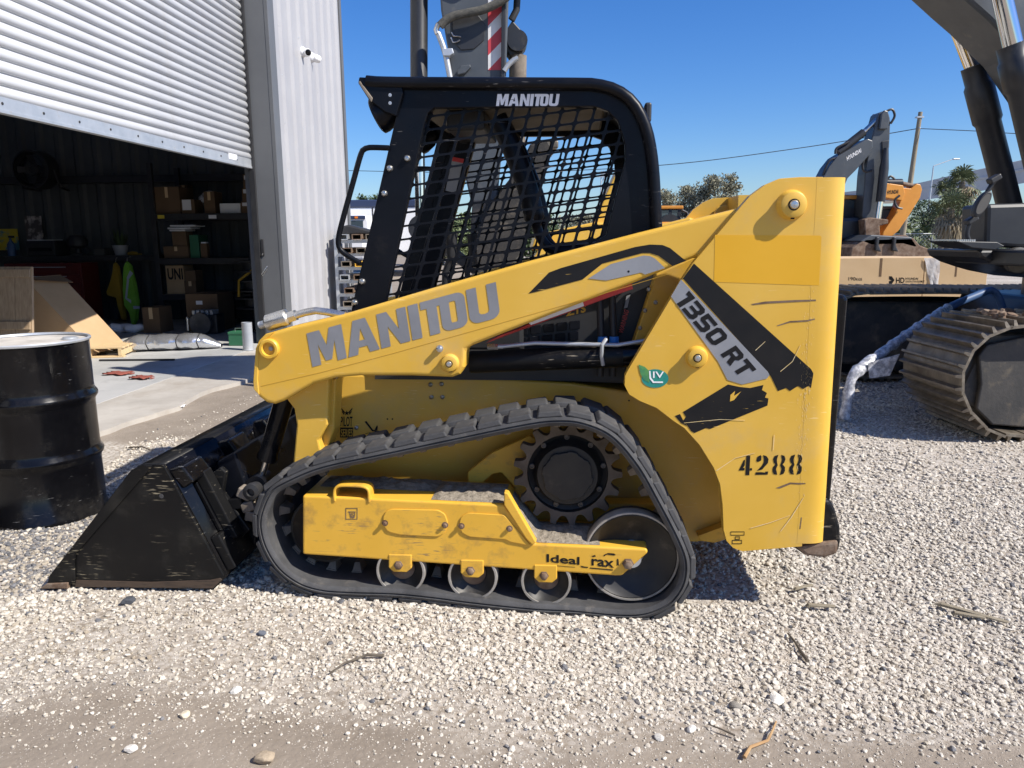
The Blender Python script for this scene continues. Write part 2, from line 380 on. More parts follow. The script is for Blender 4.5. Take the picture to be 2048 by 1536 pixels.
def logo_geo():
    """heavy block capitals: M A N I TO U"""
    polys = []; x = 0
    M_ = [(0, 0), (0, 1), (.36, 1), (.5, .52), (.64, 1), (1, 1), (1, 0), (.74, 0), (.74, .60), (.59, .08), (.41, .08), (.26, .60), (.26, 0)]
    polys.append(([(p[0] + x, p[1]) for p in M_], [])); x += 1.05
    A_ = [(0, 0), (.27, 1), (.63, 1), (.9, 0), (.62, 0), (.575, .2), (.325, .2), (.28, 0)]
    polys.append(([(p[0] + x, p[1]) for p in A_], [[(.45 + x, .74), (.37 + x, .39), (.53 + x, .39)]])); x += .95
    N_ = [(0, 0), (0, 1), (.28, 1), (.56, .42), (.56, 1), (.82, 1), (.82, 0), (.55, 0), (.26, .58), (.26, 0)]
    polys.append(([(p[0] + x, p[1]) for p in N_], [])); x += .88
    polys.append(([(x, 0), (x, 1), (x + .28, 1), (x + .28, 0)], [])); x += .34
    # T and O run into one another along the top
    T_ = [(0, 1), (0, .78), (.16, .78), (.16, 0), (.44, 0), (.44, .78), (.52, .78)] 
    O_ = [(.52, .2)] + arc(.74, .2, .22, .2, 180, 270, 5)[1:] + arc(1.0, .2, .22, .2, 270, 360, 5) + arc(1.0, .8, .22, .2, 0, 90, 5)
    polys.append(([(p[0] + x, p[1]) for p in T_ + O_], [[(p[0] + x, p[1]) for p in [(.78, .25), (.80, .2), (.94, .2), (.96, .25), (.96, .75), (.94, .8), (.80, .8), (.78, .75)]]])); x += 1.28
    U_ = [(0, 1), (0, .22)] + arc(.24, .22, .24, .22, 180, 270, 5)[1:] + arc(.58, .22, .24, .22, 270, 360, 5) + [(.82, 1), (.55, 1), (.55, .27)] + arc(.41, .27, .14, .07, 0, -180, 4) + [(.27, 1)]
    polys.append(([(p[0] + x, p[1]) for p in U_], []))
    V = []; F = []
    for out, holes in polys:
        o = len(V); pts = list(out) + [p for h in holes for p in h]; V += pts
        for t in tessellate_polygon([[Vector((*p, 0)) for p in out]] + [[Vector((*p, 0)) for p in h] for h in holes]): F.append(tuple(o + i for i in t))
    return V, F
def poly_geo(polys):
    V = []; F = []
    for p in polys:
        o = len(V); V += list(p)
        for t in tessellate_polygon([[Vector((q[0], q[1], 0)) for q in p]]): F.append(tuple(o + i for i in t))
    return V, F
# ================================================================== GROUND
def vnoise(x, y, seed=0):
    x = np.asarray(x, float); y = np.asarray(y, float); xi = np.floor(x).astype(int); yi = np.floor(y).astype(int)
    fx = x - xi; fy = y - yi; fx = fx * fx * (3 - 2 * fx); fy = fy * fy * (3 - 2 * fy)
    def h(a, b):
        n = (a * 374761393 + b * 668265263 + seed * 1442695041) & 0x7fffffff
        n = ((n ^ (n >> 13)) * 1274126177) & 0x7fffffff
        return ((n ^ (n >> 16)) & 0xffff) / 65535.0
    return (h(xi, yi) * (1 - fx) + h(xi + 1, yi) * fx) * (1 - fy) + (h(xi, yi + 1) * (1 - fx) + h(xi + 1, yi + 1) * fx) * fy
def gravel_cover(x, y):
    n = vnoise(x * 1.7, y * 2.6, 3) * .6 + vnoise(x * 5.1, y * 7.3, 5) * .4
    edge = 2.40 - .22 * sstep(-1.0, .2, x) + .08 * sstep(.8, 1.6, x)
    d = sstep(edge - .42, edge + .24, y + (n - .5) * .42)
    d = d * (1 - .93 * sstep(4.7, 5.5, y + (n - .5)) * (1 - sstep(-2.1, -.9, x + (n - .5))))
    bare = sstep(.66, .8, vnoise(x * 1.3 + 9, y * 2.2 + 4, 8))
    return np.clip(d * (1 - .40 * bare), 0, 1)
DOOR_YAW = -math.atan(.0676)
def axis_vals(fine_lo, fine_hi, step, lo, hi, grow=1.25):
    v = list(np.arange(fine_lo, fine_hi + 1e-6, step)); s = step; a = fine_lo
    while a > lo: s *= grow; a -= s; v.insert(0, a)
    s = step; a = fine_hi
    while a < hi: s *= grow; a += s; v.append(a)
    return np.array(v)
gx = axis_vals(-5, 6, .09, -420, 420); gy = axis_vals(1.2, 9, .09, -60, 620)
X, Y = np.meshgrid(gx, gy); Zg = gz(X, Y)
V = np.stack([X, Y, Zg], -1).reshape(-1, 3); nx, ny = len(gx), len(gy)
F = [(j * nx + i, j * nx + i + 1, (j + 1) * nx + i + 1, (j + 1) * nx + i) for j in range(ny - 1) for i in range(nx - 1)]
me = bpy.data.meshes.new('ground'); me.from_pydata(V.tolist(), [], F); me.polygons.foreach_set('use_smooth', [True] * len(F))
at = me.attributes.new('cover', 'FLOAT', 'POINT'); at.data.foreach_set('value', gravel_cover(X, Y).ravel().astype(np.float32))
def ground_mat():
    M = bpy.data.materials.new('gravel_yard'); M.use_nodes = True; N = M.node_tree.nodes; L = M.node_tree.links; b = N['Principled BSDF']
    b.inputs['Roughness'].default_value = .95; b.inputs['Specular IOR Level'].default_value = .15
    g = N.new('ShaderNodeNewGeometry')
    def noise(s, d=6, r=.6):
        n = N.new('ShaderNodeTexNoise'); n.inputs['Scale'].default_value = s; n.inputs['Detail'].default_value = d; n.inputs['Roughness'].default_value = r; L.new(g.outputs['Position'], n.inputs['Vector']); return n
    def ramp(src, a, ca, c, cc):
        r = N.new('ShaderNodeValToRGB'); e = r.color_ramp.elements; e[0].position = a; e[1].position = c; e[0].color = (*ca, 1); e[1].color = (*cc, 1); L.new(src, r.inputs[0]); return r
    dirt = ramp(noise(2.2, 8, .7).outputs['Fac'], .3, (.215, .180, .143), .72, (.335, .287, .235))
    vor = N.new('ShaderNodeTexVoronoi'); vor.inputs['Scale'].default_value = 46; L.new(g.outputs['Position'], vor.inputs['Vector'])
    hsv = ramp(vor.outputs['Color'], .05, (.40, .365, .32), .85, (.66, .615, .55))
    gap = ramp(vor.outputs['Distance'], .35, (1, 1, 1), .85, (.62, .57, .51))
    mul = N.new('ShaderNodeMix'); mul.data_type = 'RGBA'; mul.blend_type = 'MULTIPLY'; mul.inputs[0].default_value = 1; L.new(hsv.outputs[0], mul.inputs[6]); L.new(gap.outputs[0], mul.inputs[7])
    big = ramp(noise(.22, 5).outputs['Fac'], .35, (.72, .70, .68), .65, (1, 1, 1))
    mul2 = N.new('ShaderNodeMix'); mul2.data_type = 'RGBA'; mul2.blend_type = 'MULTIPLY'; mul2.inputs[0].default_value = 1; L.new(mul.outputs[2], mul2.inputs[6]); L.new(big.outputs[0], mul2.inputs[7])
    a = N.new('ShaderNodeAttribute'); a.attribute_name = 'cover'
    fl = N.new('ShaderNodeMath'); fl.operation = 'MULTIPLY_ADD'; L.new(noise(9, 6).outputs['Fac'], fl.inputs[0]); fl.inputs[1].default_value = .5; 
    sb = N.new('ShaderNodeMath'); sb.operation = 'SUBTRACT'; L.new(a.outputs['Fac'], sb.inputs[0]); sb.inputs[1].default_value = .25; L.new(sb.outputs[0], fl.inputs[2])
    cl = ramp(fl.outputs[0], .22, (0, 0, 0), .6, (1, 1, 1))
    # scattered fine chips in the dirt
    v2 = N.new('ShaderNodeTexVoronoi'); v2.inputs['Scale'].default_value = 120; L.new(g.outputs['Position'], v2.inputs['Vector'])
    chip = ramp(v2.outputs['Distance'], .16, (1, 1, 1), .24, (0, 0, 0)); gate = ramp(noise(14, 3).outputs['Fac'], .52, (0, 0, 0), .6, (.85, .85, .85))
    cm = N.new('ShaderNodeMath'); cm.operation = 'MULTIPLY'; L.new(chip.outputs[0], cm.inputs[0]); L.new(gate.outputs[0], cm.inputs[1])
    dm = N.new('ShaderNodeMix'); dm.data_type = 'RGBA'; L.new(cm.outputs[0], dm.inputs[0]); L.new(dirt.outputs[0], dm.inputs[6]); dm.inputs[7].default_value = (.58, .54, .48, 1)
    mx = N.new('ShaderNodeMix'); mx.data_type = 'RGBA'; L.new(cl.outputs[0], mx.inputs[0]); L.new(dm.outputs[2], mx.inputs[6]); L.new(mul2.outputs[2], mx.inputs[7])
    L.new(mx.outputs[2], b.inputs['Base Color'])
    hb = N.new('ShaderNodeMath'); hb.operation = 'MULTIPLY_ADD'; L.new(vor.outputs['Distance'], hb.inputs[0]); hb.inputs[1].default_value = -.7; L.new(noise(150, 8, .75).outputs['Fac'], hb.inputs[2])
    bp = N.new('ShaderNodeBump'); bp.inputs['Strength'].default_value = .6; bp.inputs['Distance'].default_value = .006; L.new(hb.outputs[0], bp.inputs['Height']); L.new(bp.outputs[0], b.inputs['Normal'])
    return M
tag(link('ground', me, ground_mat()), None, None, kind='structure')

# ================================================================== WORKSHOP BUILDING
SLAB_Z = 0.104
BX = -4.15
bld = Frame((BX, 0, 0), DOOR_YAW)           # x outwards from the door, y along the door wall
def Bp(u, v, n):
    """pixel -> (n, w, z) on the plane standing n metres out from the door curtain"""
    d = ray(u, v); t = ((bld.o + bld.ex * n - CAMP).dot(bld.ex)) / d.dot(bld.ex); q = CAMP + d * t - bld.o
    return Vector((n, q.dot(bld.ey), q.z))
building = thing('workshop_building', 'light grey metal workshop with a half raised white roller door', 'building', (BX, 0, 0), DOOR_YAW)
W_J = Bp(503, 335, 0).y                     # right end of the door opening
W_C = Bp(690, 300, .33).y                   # building corner
W_0 = -3.0
DEPTH = -11.0; EAVE = 7.2
HEAD = 5.6
DZ = Bp(503, 338, 0).z
def rib_sheet(w0, w1, z0, z1, n, pitch=.41, out=1, rib=.03):
    """ribbed cladding standing on the w axis at offset n"""
    w = w0; prof = []
    while w < w1 - 1e-6:
        for dw, dn in ((0, 0), (.2, 0), (.26, rib), (.34, rib)):
            if w + dw * pitch / .41 < w1: prof.append((w + dw * pitch / .41, dn))
        w += pitch
    prof.append((w1, 0)); return prof
def add_rib_panel(mb, prof, z0, z1, n, axis='w'):
    P = []
    for z in (z0, z1):
        P.append([Vector((n + d, w, z)) if axis == 'w' else Vector((w, n + d, z)) for w, d in prof])
    o = len(mb.v); mb.grid(P)
    for i in range(o and 0, len(mb.sm)): mb.sm[i] = False
    return mb
# front cladding strip right of the door, in sheets
w = W_J + .22; k = 0
sheet_w = (W_C - .1 - w) / 4
for k in range(4):
    a = w + k * sheet_w
    p = add_rib_panel(MB(), rib_sheet(a, a + sheet_w, 0, 0, 0, pitch=sheet_w / 2), SLAB_Z, EAVE, .33).build('wall_panel', MT['panel_white'], building, solid=.004)
    if k < 3:
        for z in np.arange(.6, 6.2, .62):
            MB().lathe((.335, a + sheet_w * .27, z + .03 * k), (1, 0, 0), [(.012, 0), (.012, .006), (.006, .01), (0, .01)], 8).build('screw', MT['galv'], p)
# door jamb: a boxed return, with its lip
MB().box((-.10, W_J, SLAB_Z), (.30, W_J + .16, EAVE)).build('jamb', MT['trim'], building, bevel=.006)
MB().box((.30, W_J - .004, SLAB_Z), (.352, W_J + .215, EAVE)).build('jamb_lip', MT['trim'], building, bevel=.004)
MB().box((-.02, W_J - .05, SLAB_Z), (.05, W_J - .003, HEAD)).build('door_guide', MT['dark'], building)
MB().box((.28, W_C - .10, SLAB_Z), (.375, W_C + .012, EAVE)).build('corner_trim', MT['trim'], building, bevel=.006)
# header over the door, other walls and roof (out of view, they keep the inside dark)
MB().box((.24, W_0, HEAD), (.33, W_J + .2, EAVE)).build('header_wall', MT['panel_white'], building)
MB().box((DEPTH, W_0 - .1, 0), (.33, W_0, EAVE)).build('wall', MT['panel_white'], building)
MB().box((DEPTH - .1, W_0 - .1, 0), (DEPTH, W_C, EAVE)).build('wall', MT['panel_white'], building)
MB().box((DEPTH - .1, W_C - .06, 0), (.28, W_C, EAVE)).build('wall', MT['panel_white'], building)
mb = MB(); mb.prism([(DEPTH - .4, EAVE + 1.0), (.7, EAVE), (.7, EAVE + .15), (DEPTH - .4, EAVE + 1.15)], W_0 - .4, W_C + .3); mb.build('roof', MT['panel_white'], building)
# inner lining of the side wall seen through the door: separate ribbed sheets with girts
INW = W_C - .14
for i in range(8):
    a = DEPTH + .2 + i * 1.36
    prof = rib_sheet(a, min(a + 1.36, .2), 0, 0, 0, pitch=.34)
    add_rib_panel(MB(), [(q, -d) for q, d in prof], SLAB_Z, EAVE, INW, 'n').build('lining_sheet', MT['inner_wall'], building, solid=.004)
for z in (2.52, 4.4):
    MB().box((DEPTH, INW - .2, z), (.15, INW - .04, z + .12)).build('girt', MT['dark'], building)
# roller door
door = MB().box((-.05, W_J - 1.0, HEAD + .05), (-.02, W_J - .9, HEAD + .1)).build('roller_door', MT['galv'], building)
PITCH_S = .0925
D0 = -2.6; DL = W_J - .03 - D0
sl = MB()
prof = [(0, 0), (.012, .004), (.024, .020), (.026, .034), (.024, .050), (.012, .074), (.002, .080), (.0, .0925)]
sl.grid([[Vector((n, 0, z)) for n, z in prof], [Vector((n, DL, z)) for n, z in prof]])
slm = sl.mesh('slat'); slm.materials.append(MT['door_white'])
z = DZ + .112; i = 0
while z < HEAD + .1:
    o = link('slat', slm, None, door, loc=(.0 + random.uniform(-.0008, .0008), D0, z), solid=.0015); z += PITCH_S; i += 1
bar = MB().box((-.012, D0, DZ + .02), (.022, W_J - .035, DZ + .118)).build('bottom_bar', MT['galv'], door, bevel=.004)
MB().box((-.03, D0, DZ), (.03, W_J - .035, DZ + .028)).build('bottom_rail', MT['galv'], door, bevel=.003)
sc_m = MB().lathe((0, 0, 0), (1, 0, 0), [(.011, 0), (.011, .005), (.005, .008), (0, .008)], 8).mesh('screw'); sc_m.materials.append(MT['dark'])
for w in np.arange(3.2, W_J - .2, .46): link('screw', sc_m, None, bar, loc=(.022, w, DZ + .07))
MB().box((.0225, W_J - .75, DZ + .06), (.0245, W_J - .5, DZ + .13)).build('sticker', MT['paper'], bar)
# latch on the jamb
q = Bp(545, 500, .0)
lt = MB(); lt.box((.06, W_J - .022, 1.30), (.10, W_J + .002, 1.52)); lt.cyl((.08, W_J - .02, 1.33), (.08, W_J - .05, 1.30), .012); lt.build('latch', MT['dark'], building, bevel=.004)
lt = MB(); lt.tube([(.13, W_J - .01, 1.16), (.11, W_J - .03, 1.13), (.05, W_J - .035, 1.05), (.06, W_J - .02, 1.03), (.13, W_J - .03, 1.12)], .006, 8); lt.build('door_pull', MT['steel'], building)

# concrete floor and apron
slab = MB(); slab.box((DEPTH, W_0, -.05), (.05, W_C - .1, SLAB_Z)); 
so = slab.build('concrete_floor', mat('workshop_concrete', (.33, .335, .33), (.47, .465, .45), .75, scale=.9, bump=.1, bscale=30, dirt=(.23, .225, .22), dirt_amt=.3, dirt_scale=2.6, detail=9), loc=(BX, 0, 0), rot=(0, 0, DOOR_YAW)); so['kind'] = 'structure'
ap = MB(); P = []
for n in np.linspace(.05, .95, 7): P.append([Vector((n, w, SLAB_Z + .004 - .02 * max(0, n - .7) / .25 )) for w in np.arange(2.5, W_C + .8, .4)])
ap.grid(P)
def _bn(u, v): q_ = onZ(u, v, SLAB_Z) - bld.o; return q_.dot(bld.ex), q_.dot(bld.ey)
(_n0, _w0), (_n1, _w1) = _bn(190, 868), _bn(505, 748)
def apron_n(w_): return max(.12, min(1.3, _n0 + (_n1 - _n0) * (w_ - _w0) / (_w1 - _w0)))
E_ = [(apron_n(w_) + .05 * math.sin(w_ * 4.1) + .06 * float(vnoise(w_ * 5, 0, 4)), w_) for w_ in np.arange(2.5, W_C + .75, .08)]
ap = MB(); ap.prism([(.05, 2.5)] + E_ + [(.05, W_C + .7)], 0, 1)
ap.v = [(x, z, SLAB_Z - .004 if y < .5 else -.05) for x, y, z in ap.v]
ao = ap.build('concrete_apron', mat('apron_concrete', (.36, .33, .29), (.50, .47, .42), .85, scale=1.3, bump=.2, bscale=30, dirt=(.30, .255, .205), dirt_amt=.4, dirt_scale=1.8), loc=(BX, 0, 0), rot=(0, 0, DOOR_YAW), recalc=True); ao['kind'] = 'structure'

def world_from_b(n, w, z): return bld.o + bld.ex * n + bld.ey * w + Vector((0, 0, z))
def cam_thing(u, v, lens_dir, label):
    p = Bp(u, v, .345); wp = world_from_b(*p)
    t = thing('security_camera', label, 'camera', wp, DOOR_YAW)
    MB().lathe((.002, 0, 0), (1, 0, 0), [(.075, 0), (.078, .02), (.06, .05), (.04, .07), (0, .07)], 20).build('base', MT['white'], t)
    d = Vector(lens_dir).normalized(); c = Vector((.075, 0, -.01))
    MB().lathe(c - d * .045, d, [(0, 0), (.04, .006), (.056, .03), (.056, .09), (.048, .115), (.045, .115)], 20).build('housing', MT['white'], t)
    MB().lathe(c - d * .045, d, [(.044, .1), (.044, .116), (.02, .12), (0, .12)], 18).build('lens', MT['black_gloss'], t)
cam_thing(603, 104, (.55, -.75, -.15), 'white security camera on grey wall with its dark lens facing the viewer')
cam_thing(621, 115, (.6, .75, -.2), 'white security camera on grey wall turned away to the right')

# ------------------------------------------------------------------ inside the workshop
inn = Frame((BX, 0, 0), DOOR_YAW)
def I(u, v, w):
    """pixel -> building coords on the plane y = w, returned in world space"""
    p = inn(u, v, w); return world_from_b(p.x, p.y, p.z)
def Ixz(pts, w): return inn.xz(pts, w)
def bthing(name, label, cat, group=None): return thing(name, label, cat, (BX, 0, 0), DOOR_YAW, group)
def boxpx(name, u0, v0, u1, v1, w, depth, material, label, cat, group=None, tape=True, floor=False):
    a = inn(u0, v0, w); b = inn(u1, v1, w); z0 = SLAB_Z + .002 if floor else min(a.z, b.z)
    t = thing(name, label, cat, world_from_b((a.x + b.x) / 2, w + depth / 2, z0), DOOR_YAW, group)
    hx, hz = abs(b.x - a.x) / 2, abs(max(a.z, b.z) - z0)
    MB().box((-hx, -depth / 2, 0), (hx, depth / 2, hz)).build('carton', material, t, bevel=.004)
    if tape: MB().box((-.03, -depth / 2 - .0015, hz * .55), (.03, -depth / 2 - .0003, hz - .004)).build('tape', MT['card'] if material is not MT['card'] else MT['card_pale'], t)
    return t, hx, hz
RK = INW - 1.15        # front of the pallet rack
rack = bthing('pallet_rack', 'dark steel pallet rack with three beam levels against the inner wall', 'rack')
def bpart(parent, name, lo, hi, material, bevel=.004): return MB().box(lo, hi).build(name, material, parent, bevel=bevel)
xl = inn(312, 500, RK).x; xr = inn(600, 500, RK).x
for xx in (xl, xr):
    for yy in (RK, RK + .9): bpart(rack, 'upright', (xx - .04, yy, SLAB_Z + .001), (xx + .04, yy + .07, 2.75), MT['dark'])
levels = []
for v in (427, 516, 588):
    zt = inn(400, v, RK).z; levels.append(zt)
    for yy in (RK - .03, RK + .95): bpart(rack, 'beam', (xl + .04, yy, zt - .10), (xr - .04, yy + .05, zt), MT['dark'])
    bpart(rack, 'shelf_deck', (xl + .04, RK + .025, zt - .02), (xr - .04, RK + .945, zt - .003), MT['dark'])
for u0, u1, mm, nm in ((315, 329, MT['yposter'], 'tag'), (417, 433, MT['paper'], 'tag')):
    a = inn(u0, 430, RK - .032); b = inn(u1, 437, RK - .032); bpart(rack, nm, (a.x, RK - .034, b.z), (b.x, RK - .0315, a.z), mm, 0)
def onshelf(name, u0, u1, vt, lev, depth, material, label, cat='box', dy=.05, tape=True):
    w = RK + dy; a = inn(u0, vt, w); b = inn(u1, vt, w); z0 = levels[lev] + .001
    t = thing(name, label, cat, world_from_b((a.x + b.x) / 2, w + depth / 2, z0), DOOR_YAW)
    hx = (b.x - a.x) / 2; hz = a.z - z0
    MB().box((-hx, -depth / 2, 0), (hx, depth / 2, hz)).build('carton', material, t, bevel=.004)
    if tape: MB().box((-.025, -depth / 2 - .0015, hz * .6), (.025, -depth / 2 - .0003, hz - .004)).build('tape', MT['card_pale'], t)
    return t, hx, hz
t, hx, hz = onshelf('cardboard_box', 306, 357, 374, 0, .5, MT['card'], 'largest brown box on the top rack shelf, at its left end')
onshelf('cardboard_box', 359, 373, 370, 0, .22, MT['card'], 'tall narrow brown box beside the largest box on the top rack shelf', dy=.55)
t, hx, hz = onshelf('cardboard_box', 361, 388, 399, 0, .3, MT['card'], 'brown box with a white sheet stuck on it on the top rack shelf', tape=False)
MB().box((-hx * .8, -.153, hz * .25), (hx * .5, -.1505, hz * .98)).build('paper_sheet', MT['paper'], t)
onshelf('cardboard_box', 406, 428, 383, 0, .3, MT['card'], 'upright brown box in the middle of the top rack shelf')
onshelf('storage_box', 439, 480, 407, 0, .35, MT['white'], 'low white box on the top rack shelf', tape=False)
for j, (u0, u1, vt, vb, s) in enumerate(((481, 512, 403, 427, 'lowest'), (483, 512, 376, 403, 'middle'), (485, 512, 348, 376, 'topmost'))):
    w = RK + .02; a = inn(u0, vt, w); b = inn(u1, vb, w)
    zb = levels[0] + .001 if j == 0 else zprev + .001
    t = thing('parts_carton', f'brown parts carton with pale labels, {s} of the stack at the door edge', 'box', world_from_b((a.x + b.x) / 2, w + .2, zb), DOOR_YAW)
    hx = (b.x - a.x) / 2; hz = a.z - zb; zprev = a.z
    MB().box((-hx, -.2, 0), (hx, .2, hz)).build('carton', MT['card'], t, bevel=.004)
    for x0, x1, z0, z1 in ((-.8, .05, .6, .9), (.1, .7, .2, .75)): MB().box((hx * x0, -.2025, hz * z0), (hx * x1, -.2005, hz * z1)).build('label_sheet', MT['paper'], t)
# crumpled plastic bag between the boxes
t = bthing('plastic_bag', 'crumpled clear plastic bag leaning on the boxes of the top shelf', 'bag')
a = inn(385, 392, RK + .15); b = inn(411, 370, RK + .15); pp = []
for i in range(9):
    s = i / 8; pp.append((a.x + (b.x - a.x) * s, RK + .36 + .02 * math.sin(i * 2), a.z - .09 + (b.z - a.z) * s))
MB().tube(pp, [.02, .05, .06, .07, .055, .07, .06, .05, .01], 9).build('bag', MT['wrap'], t)
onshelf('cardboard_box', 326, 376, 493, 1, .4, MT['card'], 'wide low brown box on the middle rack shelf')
z2 = None
def atop(name, u0, u1, vt, vb, depth, material, label, cat='box', dy=.08):
    w = RK + dy; a = inn(u0, vt, w); b = inn(u1, vb, w)
    t = thing(name, label, cat, world_from_b((a.x + b.x) / 2, w + depth / 2, b.z), DOOR_YAW)
    hx = (b.x - a.x) / 2; MB().box((-hx, -depth / 2, 0), (hx, depth / 2, a.z - b.z)).build('carton', material, t, bevel=.004); return t
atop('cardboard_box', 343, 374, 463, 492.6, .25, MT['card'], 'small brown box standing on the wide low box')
t = bthing('paper_bags', 'pile of flat white paper sacks on top of the small box', 'paper sacks')
for j, (u0, u1, v) in enumerate(((340, 372, 462.6), (336, 382, 458.5), (341, 392, 453.5))):
    a = inn(u0, v, RK + .06); b = inn(u1, v, RK + .06)
    mb = MB(); mb.box((a.x, RK + .03, a.z), (b.x, RK + .4, a.z + .028)); mb.build('paper_sack', MT['paper'], t, bevel=.012)
onshelf('green_bin', 378, 396, 470, 1, .35, MT['green_box'], 'dark green bin beside the wide low box', 'bin', tape=False)
t, hx, hz = onshelf('spray_carton', 400, 413, 487, 1, .1, MT['card'], 'slim brown carton with a pale top on the middle shelf', tape=False)
MB().box((-hx * .8, -.04, hz + .001), (hx * .8, .04, hz + .025)).build('carton_lid', MT['paper'], t)
t, hx, hz = onshelf('printed_carton', 330, 366, 531, 2, .35, MT['card_mid'], 'pale carton printed UNI in black on the lowest rack shelf', tape=False)
geo = text_geo('UNI', .03)
decal('lettering', geo, (-hx * .8, -.177, hz * .5), (hx * .9, -.177, hz * .5), (-hx * .8, -.177, hz * .9), MT['decal_black'], t, (0, -1, 0))
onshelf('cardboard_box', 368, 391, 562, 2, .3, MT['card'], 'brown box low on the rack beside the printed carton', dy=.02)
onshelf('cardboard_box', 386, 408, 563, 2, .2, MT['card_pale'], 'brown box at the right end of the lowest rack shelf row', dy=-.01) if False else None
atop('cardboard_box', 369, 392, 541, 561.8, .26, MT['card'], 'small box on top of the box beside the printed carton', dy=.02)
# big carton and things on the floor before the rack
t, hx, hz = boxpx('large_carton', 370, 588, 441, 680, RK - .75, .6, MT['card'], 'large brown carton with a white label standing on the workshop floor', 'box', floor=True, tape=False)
MB().box((-hx * .35, -.303, hz * .72), (hx * .05, -.3005, hz * .82)).build('label_sheet', MT['paper'], t)
for k_, (u, tint) in enumerate(((404, 'wheel'),)):
    p = I(u, 668, RK - 1.15)
    t = thing('engine_unit', 'small engine with a spoked wheel before the large carton', 'engine', (p.x, p.y, SLAB_Z), DOOR_YAW)
    MB().lathe((0, -.04, .17), (0, 1, 0), [(.10, 0), (.165, 0), (.17, .03), (.165, .07), (.10, .07)], 24).build('tyre', MT['rubber'], t)
    for a in range(6):
        ca, sa = math.cos(a * math.pi / 3), math.sin(a * math.pi / 3)
        MB().cyl((ca * .02, -.02, .17 + sa * .02), (ca * .11, -.02, .17 + sa * .11), .012, 8).build('spoke', MT['steel'], t)
    MB().box((-.2, .06, .01), (.22, .34, .3)).build('block', MT['dark'], t, bevel=.02)
    for a in range(5): MB().box((-.17 + a * .07, .08, .30), (-.13 + a * .07, .3, .36)).build('fin', MT['galv'], t, bevel=.004)
    MB().tube([(-.2, .1, .2), (-.26, .1, .26), (-.26, .1, .05)], .02, 8).build('pipe', MT['steel'], t)
p = onZ(500, 700, SLAB_Z)
t = thing('steel_tube', 'short upright steel tube standing just inside the door', 'tube', (p.x - .02, p.y, SLAB_Z), 0)
s_ = (inn(510, 650, p.y) - inn(490, 650, p.y)).x / 2
MB().lathe((0, 0, .001), (0, 0, 1), [(s_ * .8, 0), (s_, 0), (s_, .36), (s_ * .85, .36), (s_ * .8, .03), (s_ * .8, 0)], 24, cap=False).build('tube_wall', MT['galv'], t)
MB().lathe((0, 0, .0005), (0, 0, 1), [(s_ * 1.15, 0), (s_ * 1.15, .012), (s_ * 1.01, .012)], 24).build('foot_ring', MT['galv'], t)
p = onZ(476, 692, SLAB_Z)
t = thing('toolbox', 'small green steel box on the floor beside the upright tube', 'box', (p.x, p.y + .1, SLAB_Z), DOOR_YAW)
MB().box((-.12, -.1, .002), (.12, .1, .15)).build('body', MT['green_box'], t, bevel=.006); MB().box((-.125, -.105, .152), (.125, .105, .19)).build('lid', MT['green_box'], t, bevel=.006); MB().tube([(-.06, 0, .19), (-.06, 0, .23), (.06, 0, .23), (.06, 0, .19)], .006, 8).build('handle', MT['steel'], t)
# reel stand by the jamb
p = onZ(492, 668, SLAB_Z)
t = thing('reel_stand', 'dark stand of stacked hose reels beside the door jamb', 'stand', (p.x, p.y + .5, SLAB_Z), DOOR_YAW)
MB().cyl((0, 0, .02), (0, 0, 1.25), .05, 14).build('post', MT['dark'], t); MB().lathe((0, 0, 0), (0, 0, 1), [(.3, 0), (.3, .02), (.06, .03)], 24).build('base', MT['dark'], t)
for z_ in (.35, .62, .92): 
    r_ = MB(); r_.lathe((0, 0, z_), (0, 0, 1), [(.05, 0), (.28, 0), (.28, .015), (.14, .03), (.14, .14), (.28, .155), (.28, .17), (.05, .17)], 26); r_.build('reel', MT['dark'], t)
MB().tube([(.15, -.2, 1.0), (-.1, -.3, .8), (-.12, -.3, .55)], .02, 8).build('hose_end', MT['mustard'], t)
# benches, tool chest and things on the left
BW = INW - .75
bench = bthing('workbench', 'long dark workbench along the inner wall left of the rack', 'bench')
zb = inn(240, 511, BW).z
bx0 = inn(-80, 511, BW).x; bx1 = inn(311, 511, BW).x
bpart(bench, 'bench_top', (bx0, BW, zb - .09), (bx1, INW - .25, zb), MT['dark'])
for xx in (bx0 + .1, (bx0 + bx1) / 2, bx1 - .12): bpart(bench, 'leg', (xx, BW + .03, SLAB_Z + .001), (xx + .08, BW + .11, zb - .092), MT['dark'])
chest_w = BW - .55
t = bthing('tool_chest', 'dark red rolling tool chest behind the leaning wooden panel', 'tool chest')
a = inn(5, 527, chest_w); b = inn(160, 527, chest_w)
bpart(t, 'cabinet', (a.x, chest_w + .02, SLAB_Z + .10), (b.x, chest_w + .5, a.z), MT['reddark'], .01)
nz = 6
for k_ in range(nz):
    z0 = SLAB_Z + .13 + k_ * (a.z - SLAB_Z - .16) / nz; z1 = z0 + (a.z - SLAB_Z - .16) / nz - .012
    dd = bpart(t, 'drawer', (a.x + .03, chest_w, z0), (b.x - .03, chest_w + .019, z1), MT['reddark'], .004); MB().box((a.x + .25, chest_w - .018, z1 - .03), (b.x - .25, chest_w - .0005, z1 - .018)).build('handle', MT['galv'], dd)
for xx in (a.x + .08, b.x - .08):
    for yy in (chest_w + .1, chest_w + .42): MB().lathe((xx, yy - .02, SLAB_Z + .05), (0, 1, 0), [(.048, 0), (.048, .04)], 14).build('castor', MT['dark'], t)
def bench_thing(name, u, label, cat): 
    p = inn(u, 505, BW + .25); return thing(name, label, cat, world_from_b(p.x, BW + .25, zb + .001), DOOR_YAW)
t = bench_thing('printer', 97, 'black printer with white paper in its tray on the workbench', 'printer')
